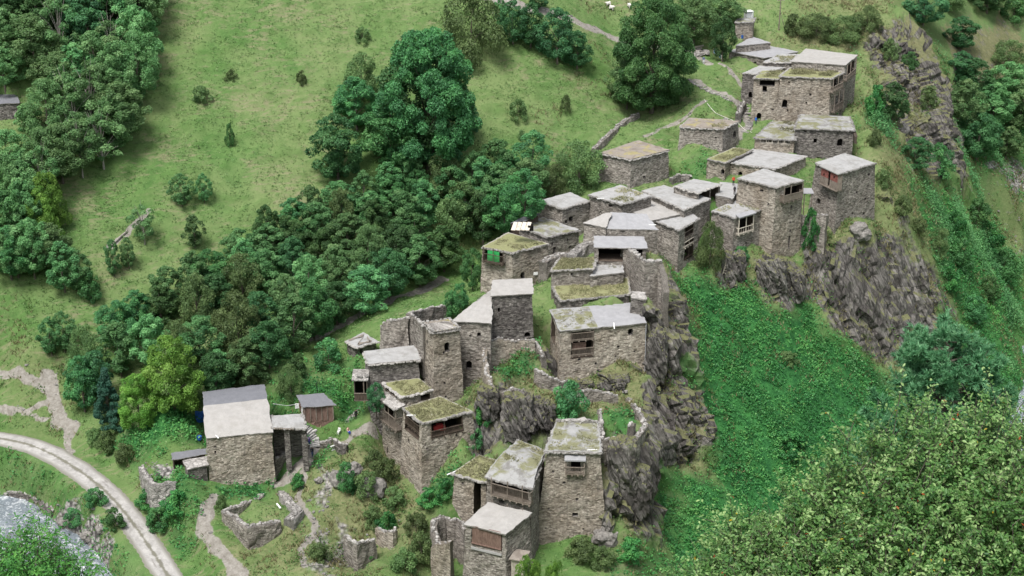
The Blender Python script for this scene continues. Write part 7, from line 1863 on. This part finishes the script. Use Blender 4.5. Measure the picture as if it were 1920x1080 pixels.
# ---------------------------------------------------------------- sheep
def sheep(u, v, yaw, label):
    p = hit(u, v); me = bpy.data.meshes.new('sk')
    J = [(0,0,.62),(.33,0,.64),(-.36,0,.62),(-.52,0,.78),(-.68,0,.74),(-.78,0,.66)]; R = [.30,.25,.24,.13,.11,.07]; E = [(0,1),(0,2),(2,3),(3,4),(4,5)]
    for sx, par in ((.32,1),(-.34,2)):
        for sy in (-.13,.13):
            k = len(J); J += [(sx,sy,.42),(sx+.03,sy,.22),(sx,sy,.02)]; R += [.10,.05,.04]; E += [(par,k),(k,k+1),(k+1,k+2)]
    me.from_pydata([Vector(j) * 1.25 for j in J], E, []); o = bpy.data.objects.new('t', me); COL.objects.link(o); o.modifiers.new('s', 'SKIN')
    for i, r in enumerate(R): me.skin_vertices[0].data[i].radius = (r * 1.25, r * 1.25); me.skin_vertices[0].data[i].use_root = (i == 0)
    ss = o.modifiers.new('d', 'SUBSURF'); ss.levels = 1
    em = bpy.data.meshes.new_from_object(o.evaluated_get(bpy.context.evaluated_depsgraph_get())); bpy.data.objects.remove(o)
    em.materials.clear(); em.materials.append(plain_mat('fleece', (.55,.53,.49), .95))
    o = bpy.data.objects.new('sheep', em); link(o); o.location = tuple(p); o.rotation_euler = (0, 0, yaw); tag(o, label, 'sheep', 'sheep on the top meadow')
sheep(1141, 14, .3, 'left of the three white sheep near the top edge, just off the track'); sheep(1146, 20, 2.8, 'middle of the three white sheep near the top edge, lowest of them'); sheep(1180, 17, 1.9, 'white sheep standing apart to the right near the top edge')
# ---------------------------------------------------------------- lane steps, hose, laundry, lumber, booth, pole
def slabs(name, label, pts, n, w, d, kind='step', mat='loose'):
    P_ = [hit(u, v) for u, v in pts]; L = np.concatenate([[0], np.cumsum([np.linalg.norm((b_ - a)[:2]) for a, b_ in zip(P_[:-1], P_[1:])])])
    root = empty(name, P_[0], label, 'steps'); mes = []
    for q in range(4):
        m = MB(); m.hexa([(-w/2,-d/2,-.12),(w/2*.9,-d/2*1.1,-.12),(w/2,d/2,-.12),(-w/2*.95,d/2,-.12)], [(-w/2,-d/2,.1),(w/2*.92,-d/2,.09),(w/2,d/2*.95,.1),(-w/2*.9,d/2,.11)])
        o = m.build(kind, M[mat]); mes.append(o.data); bpy.data.objects.remove(o)
    for k in range(n):
        t = L[-1] * (k + .5) / n; p = np.array([np.interp(t, L, [q[i] for q in P_]) for i in range(3)]); i = min(len(P_) - 2, int(np.searchsorted(L, t)) - 1 if t > 0 else 0); i = max(i, 0)
        dv = P_[i + 1] - P_[i]; p[2] = height_at(p[0:1], p[1:2])[0] + .03
        o = bpy.data.objects.new(kind, mes[k % 4]); link(o, root); o.location = Vector(p) - root.location
        o.rotation_euler = (random.uniform(-.06,.06), random.uniform(-.06,.06), math.atan2(dv[1], dv[0]) + math.pi/2 + random.uniform(-.15,.15)); o.scale = (random.uniform(.8,1.2),)*3
slabs('stone_steps', 'line of pale stepping slabs descending the grass below the huge round tree', [(1292,148),(1312,162),(1335,175),(1362,187),(1372,192)], 24, .95, .6)
slabs('stone_steps', 'stepped stone lane curving down between the walls to the upper houses', [(1392,193),(1402,206),(1406,220),(1402,236),(1396,250)], 15, 2.0, .62)
slabs('stone_steps', 'pale worn slabs of the path from the passage roof down to the two visitors', [(568,800),(578,812),(584,824),(588,838)], 11, 2.7, 1.1, mat='pale_slab')
def cable(name, label, pts, r, mat, lift=.12, cat='cable', ground=True):
    P_ = [(hit(u, v) + np.array([0, 0, lift])) if ground else np.array(q) for q in pts for u, v in [q[:2]]]
    m = MB(); m.tube(P_, r, 5); o = m.build(name, mat); tag(o, label, cat); return o
cable('hose', 'long pale hose snaking over the grass above the square house', [(1320,188),(1327,198),(1334,208),(1342,216),(1356,222),(1372,227),(1384,234),(1396,246),(1410,252)], .05, M['cable'], .2, 'hose')
tr = empty('washing_line', hit(1345, 118), 'washing line with blue and white cloths beside the neat round tree', 'washing line')
A_ = hit(1337, 104) + np.array([0, 0, 1.6]); B_ = hit(1353, 118) + np.array([0, 0, 1.6]); m = MB(); m.tube([A_, (A_ + B_)/2 - np.array([0,0,.1]), B_], .03, 4); m.beam(A_, A_ - np.array([0,0,1.8]), .1); m.beam(B_, B_ - np.array([0,0,1.8]), .1)
m.build('line', M['wood'], tr)
cb, cw = plain_mat('pale_blue_cloth', (.25,.42,.68), .9), plain_mat('white_cloth', (.62,.66,.72), .9)
for k in range(6):
    p = A_ + (B_ - A_) * (k + .5) / 6; d = (B_ - A_) / np.linalg.norm(B_ - A_) * .34; m = MB(); sgn = np.array([-d[1], d[0], 0]) * .15
    m.hexa([p - d + sgn - [0,0,1.0], p + d + sgn - [0,0,1.05], p + d + sgn*1.2 - [0,0,1.05], p - d + sgn*1.2 - [0,0,1.0]], [p - d, p + d, p + d + sgn*.2, p - d + sgn*.2])
    m.build('cloth', cb if k % 2 == 0 else cw, tr)
lp = hit(1296, 104); lr = empty('lumber_pile', lp, 'pile of pale beams and dark rubble under the tree beside the huge round tree', 'lumber')
for k, (u0, v0, u1, v1) in enumerate(((1288,92,1316,96),(1290,104,1302,97),(1296,106,1314,102),(1300,98,1318,94))):
    a, b_ = hit(u0, v0), hit(u1, v1); m = MB(); m.beam(a + [0,0,.5 + .2*k], b_ + [0,0,.6 + .1*k], .28); m.build('beam', M['wood_pale'], lr)
for k in range(26): q = hit(random.uniform(1292,1325), random.uniform(97,107)); put_stone(q + [0,0,random.uniform(0,.6)], lr, 2.2)
p = hit(1402, 42); bt = empty('metal_booth', p, 'small white and grey metal booth on the top meadow edge', 'booth')
m = MB(); m.box(p + [0,0,1.3], 1.5, 1.5, 2.6, .3); m.build('panels', M['metal'], bt); m = MB(); m.box(p + np.array([1.0,-.4,1.2]), .7, .12, 2.4, .9); m.build('door', M['white'], bt); m = MB(); m.box(p + [0,0,2.7], 1.9, 1.9, .14, .3); m.build('roof', M['white'], bt)
def pole(u, v, hgt, label):
    p = hit(u, v); r = empty('utility_pole', p, label, 'utility pole'); m = MB(); m.tube([p - [0,0,.5], p + [0,0,hgt]], [.16,.11], 7); m.build('post', M['wood'], r)
    m = MB(); m.beam(p + [-.9,0,hgt-.5], p + [.9,0,hgt-.5], .14); m.build('crossarm', M['wood'], r)
    m = MB(); m.tube([p + [.1,-.1,hgt*.55], p + [1.6,.5,-.2]], .06, 5); m.build('stay', M['wood'], r)
    for x in (-.8,.8):
        m = MB(); m.tube([p + [x,0,hgt-.45], p + [x,0,hgt-.15]], .07, 6); m.build('insulator', M['white'], r)
    return p + np.array([0,0,hgt-.2])
pt_ = pole(1460, 58, 7.5, 'wooden utility pole on the bank above the highest house')
far = at_y(1300, -60, 205 * K)
for s_, lb in ((-.8, 'nearer'), (.8, 'farther')):
    a = pt_ + [s_,0,0]; b_ = far + [s_,0,0]; P_ = [a*(1-t) + b_*t - np.array([0,0,3*t*(1-t)*1.6]) for t in np.linspace(0,1,10)]
    m = MB(); m.tube(P_, .03, 4); tag(m.build('power_line', M['metal']), f'{lb} of two thin wires running left from the utility pole', 'wire')
p = roofpoint(H['G5b'], 1394, 70); tb = empty('covered_table', p, 'white covered table on the small flat roof below the outbuilding', 'table')
m = MB(); m.box(p + [0,0,.78], 1.8, 1.1, .1, .3); m.build('top', M['white'], tb); m = MB(); m.box(p + [.2,-.58,.45], 1.2, .06, .6, .3); m.build('cloth', M['white'], tb)
for x, y in ((-.7,-.4),(.7,-.4),(.7,.4),(-.7,.4)):
    m = MB(); m.box(p + [x,y,.36], .1, .1, .72); m.build('leg', M['wood'], tb)
m = MB(); m.tube([p + [-.5,-1.0,0], p + [-.5,-1.0,.75]], .3, 10); tag(m.build('barrel', M['blue']), 'blue barrel beside the white covered table', 'barrel')
# ladder on the crag at the head of the gully
def ladder(a, b_, w, n, name, label, cat, mat):
    a, b_ = np.array(a), np.array(b_); d = (b_ - a) / np.linalg.norm(b_ - a); s = np.cross(d, [0, .9, .3]); s = s / np.linalg.norm(s) * w / 2
    r = empty(name, a, label, cat)
    for q in (-1, 1):
        m = MB(); m.beam(a + s*q, b_ + s*q, .12); m.build('rail', M[mat], r)
    for k in range(n):
        c = a + (b_ - a) * (k + .7) / (n + .4); m = MB(); m.beam(c - s, c + s, .09); m.build('rung', M[mat], r)
a = hit(1358, 516); ladder(a + [0,-.4,.1], a + np.array([.8,.3,2.9]), .8, 6, 'wooden_ladder', 'pale wooden ladder leaning on the crag at the head of the gully', 'ladder', 'wood_pale')
a = hit(627, 846); ladder(a + [-.5,0,.35], a + np.array([1.1,.5,.75]), .9, 6, 'slatted_pallet', 'white slatted pallet lying beside the square stump of masonry', 'pallet', 'white')
a = at_y(1518, 360, 153.5 * K); pr = empty('lean_to_shelter', a - [0,0,3.5], 'small tin lean-to on a post between the two cliff towers', 'shelter')
m = MB(); m.hexa([a + [-1.4,-1.2,0], a + [.6,-1.2,0], a + [.6,1.2,.3], a + [-1.4,1.2,.3]], [a + [-1.4,-1.2,.1], a + [.6,-1.2,.1], a + [.6,1.2,.4], a + [-1.4,1.2,.4]]); m.build('roof', M['roof_grey'], pr)
for x in (-1.1,.3):
    m = MB(); m.beam(a + [x,-1,0], a + [x,-1,-5], .16); m.build('post', M['wood'], pr)
# timber privy on the flank of the plank-shutter house
pA = at_y(974, 1046, 101.6 * K); gz_ = pA[2]; pr = empty('lean_to_privy', pA - np.array([0,0,3.2]), 'pale plastered lean-to privy with flat slab top at the bottom edge', 'privy')
m = MB(); m.hexa([pA + [-1.15,-.35,-6], pA + [.55,-.75,-6], pA + [1.25,1.0,-6], pA + [-.4,1.4,-6]], [pA + [-1.15,-.35,0], pA + [.55,-.75,0], pA + [1.25,1.0,.2], pA + [-.4,1.4,.2]]); fix_uv(m.build('walls', M['wood_pale'], pr))
m = MB(); m.hexa([pA + [-1.5,-.5,0], pA + [.6,-1.1,0], pA + [1.55,1.1,.25], pA + [-.5,1.7,.25]], [pA + [-1.5,-.5,.16], pA + [.6,-1.1,.16], pA + [1.55,1.1,.41], pA + [-.5,1.7,.41]]); fix_uv(m.build('roof', M['roof_brown'], pr))
m = MB(); m.box(pA + np.array([.85,-.05,-1.2]), .1, .35, .35, .4); m.build('vent_hole', M['interior'], pr)
# blue sheets behind the road house, line with a cloth
p = hit(376, 792); m = MB(); m.box(p + [0,0,.9], 1.4, .8, 1.8, .4); o = m.build('tarpaulin', M['blue']); tag(o, 'blue tarpaulin hung behind the left edge of the road house', 'tarpaulin')
bm_ = bmesh.new(); bm_.from_mesh(o.data); bmesh.ops.subdivide_edges(bm_, edges=bm_.edges, cuts=3, use_grid_fill=True)
for v_ in bm_.verts: v_.co += Vector((mnoise.noise(v_.co * 1.1), mnoise.noise(v_.co * 1.3 + Vector((5,0,0))), mnoise.noise(v_.co * .9 + Vector((0,7,0))))) * .3
bm_.to_mesh(o.data); bm_.free()
p = hit(374, 826); m = MB(); m.tube([p, p + [0,0,.25], p + [0,0,.7], p + [0,0,.75]], [.3,.42,.42,.3], 10); tag(m.build('barrel', M['blue']), 'small blue barrel lying low left of the road house', 'barrel')
A_ = at_y(512, 757, 117 * K); B_ = at_y(562, 757, 122 * K); wl = empty('washing_line', (A_ + B_)/2, 'thin line from the road house to the plank shed with one white cloth', 'washing line')
m = MB(); m.tube([A_, (A_*.5 + B_*.5) - [0,0,.35], B_], .04, 4); m.build('line', M['white'], wl)
q = A_*.12 + B_*.88; m = MB(); m.hexa([q + [-.3,0,-.9], q + [.35,.05,-.8], q + [.35,.12,-.8], q + [-.3,.08,-.9]], [q + [-.25,0,0], q + [.3,.05,0], q + [.3,.1,0], q + [-.25,.06,0]]); m.build('cloth', M['white'], wl)
# blue door edge of the plank shed
# pipe and white slabs along the foot of the balcony house
gp = empty('slab_drain', hit(1150, 722), 'dark gutter of slabs with white chips running down below the balcony house', 'drain')
for k in range(15):
    t = k / 14; q = hit(1120 + 52 * t, 703 + 38 * t * (.6 + .4 * t)); o = put_stone(q + [0,0,.2], gp, 1.0, 'slab', rz=-.9); 
m = MB(); m.tube([hit(1120, 701) + [0,0,.55], hit(1138, 712) + [0,0,.6], hit(1155, 722) + [0,0,.6], hit(1172, 742) + [0,0,.4]], .14, 6); m.build('pipe', M['black'], gp)
for k in range(8):
    t = (k + .5) / 8; q = hit(1128 + 36 * t, 706 + 22 * t); m = MB(); m.box(q + [0,0,.55], .35, .2, .08, random.random()); m.build('chip', M['white'], gp)
# fallen log on the meadow, white stake in the foundation
a, b_ = hit(203, 470), hit(240, 438); mid = hit(222, 452); m = MB(); m.tube([a + [0,0,.3], mid + [0,0,.45], b_ + [0,0,.35]], [.2,.17,.1], 6); tag(m.build('fallen_log', M['bark_pale']), 'bare pale log fallen on the meadow left of the half bare tree', 'log')
a = hit(522, 952); m = MB(); m.beam(a + [-.3,.5,.25], a + [.45,-.8,.3], .2); tag(m.build('plank', M['white']), 'white plank lying on the grass inside the roofless foundation', 'plank')
# boulders
def boulder(u, v, s, label, seed, mat='boulder'):
    p = hit(u, v); bm_ = bmesh.new(); bmesh.ops.create_icosphere(bm_, subdivisions=3, radius=1)
    for w in bm_.verts:
        d = w.co.normalized(); r = 1 + .35 * mnoise.noise(d * 1.3 + Vector((seed,0,0))) + .14 * mnoise.cell(d * 2.2 + Vector((0,seed,0)))
        w.co = Vector((d.x * r * s, d.y * r * s * .8, d.z * r * s * .8))
    me = bpy.data.meshes.new('boulder'); bm_.to_mesh(me); bm_.free(); me.materials.append(M[mat]); o = bpy.data.objects.new('boulder', me); link(o); o.location = (p[0], p[1], p[2] + s * .25); tag(o, label, 'boulder')
for i, (u, v, s, lb) in enumerate([(1612,440,2.2,'large rounded boulder under the right corner of the outermost tower'),(1650,205,1.8,'grey boulder on the grass left of the crag tree'),(640,905,1.7,'grey boulder on the rocky slope left of the corner house'),(700,920,2.2,'largest pale boulder under the pale shrubs of the rocky slope'),(662,885,1.4,'boulder at the top of the rocky slope by the path'),
    (1135,1015,2.0,'dark boulder at the right foot of the nearest tower'),(1690,250,1.8,'dark boulder on the spine above the outermost tower'),(165,1010,1.1,'boulder on the right river bank'),(190,1000,.8,'small boulder on the right river bank'),(120,985,1.0,'boulder at the end of the stone embankment'),(598,905,.7,'small stone block nearest the path fork'),(1360,232,.8,'small boulder by the hose')]):
    boulder(u, v, s, lb, i * 3.1)
# rock outcrops: steep slate ribs standing out of the slope
def outcrop(u, v, w, h, d, label, seed):
    p = hit(u, v); n = 15
    bm_ = bmesh.new(); bmesh.ops.create_cube(bm_, size=2); bmesh.ops.subdivide_edges(bm_, edges=bm_.edges, cuts=n, use_grid_fill=True)
    V = np.array([q.co[:] for q in bm_.verts]); r = np.linalg.norm(V, axis=1, keepdims=True); V = V * (.55 + .45 / r * 1.2)
    V = V * np.array([w / 2, d / 2, h * .62]); nr = V / (np.linalg.norm(V, axis=1, keepdims=True) + 1e-6)
    q = (V + seed * 7.3) @ BED.T
    a1, a2, ai = worley(q * np.array([.22, .6, 1.1]), seed); b1, b2, bi = worley(q * np.array([.7, 1.4, 2.4]), seed + 5)
    V = V + nr * (ai * .42 + np.clip(a2 - a1, 0, .3) * .9 + bi * .16 + np.clip(b2 - b1, 0, .3) * .4 + fbm(V * 1.3 + seed, 3, seed) * .15)[:, None]
    V[:, 2] += h * .22
    me = bpy.data.meshes.new('rock_outcrop')
    me.from_pydata([tuple(x) for x in V], [], [tuple(x.index for x in f.verts) for f in bm_.faces]); bm_.free()
    for at, val in (('rock', .74), ('dry', .9), ('lush', 0.), ('path', 0.), ('gravel', 0.), ('hummock', 0.)):
        A = me.attributes.new(at, 'FLOAT', 'POINT'); A.data.foreach_set('value', np.full(len(V), val, np.float32))
    me.materials.append(terrain.data.materials[0]); o = bpy.data.objects.new('rock_outcrop', me); link(o); o.location = tuple(p); tag(o, label, 'rock')
for i, (u, v, w, h, d, lb) in enumerate([(972,805,4.2,6.0,3,'tall slate rib in the middle of the knoll behind the humped roof'),(1018,792,3.2,3.6,2.5,'slate rib at the left shoulder of the nearest tower roof'),(915,775,3.2,4,2.5,'layered slabs under the weathered curtain wall'),
    (1085,728,4,1.8,2.5,'ledge of rock under the left corner of the balcony house'),(1150,724,4,1.8,2.5,'ledge of rock under the middle of the balcony house'),(1165,905,4,8,3.5,'dark rock face right of the nearest tower'),(1196,945,3.2,6,3,'dark rock rib farther right of the nearest tower'),
    (1375,515,3.5,4.5,3,'rock rib at the foot of the bay window house'),(1445,530,5,5,3,'rock foot under the central cliff tower'),(1486,545,3.5,4.5,3,'right rock foot under the central cliff tower'),(1228,690,3,7,3,'upper rib of the cliff beside the balcony house'),(1690,915,5,4,4,'x')][:11]):
    outcrop(u, v, w, h, d, lb, i + 2)
# rubble along the river bank, lanes and ruins
rub = sample(60000, lambda x, y, P: np.clip(f_g(x, y), 0, 1) * .9 + .012 * f_d(x, y) + .05 * (f_p(x, y) > .2))
V_, F_ = [], []
for i, p in enumerate(rub[:9000]):
    me = STONES[i % 6]; s = random.uniform(.35, 1.1); a = random.uniform(0, 6.28); c_, s_ = math.cos(a), math.sin(a); b0 = len(V_)
    for w in me.vertices: V_.append((p[0] + (w.co.x*c_ - w.co.y*s_)*s, p[1] + (w.co.x*s_ + w.co.y*c_)*s, p[2] + w.co.z*s + .03))
    F_ += [tuple(j + b0 for j in f.vertices) for f in me.polygons]
tag(mk('rubble', V_, F_, M['loose']), 'loose grey slate rubble on banks and lanes', 'rubble', kind='stuff')
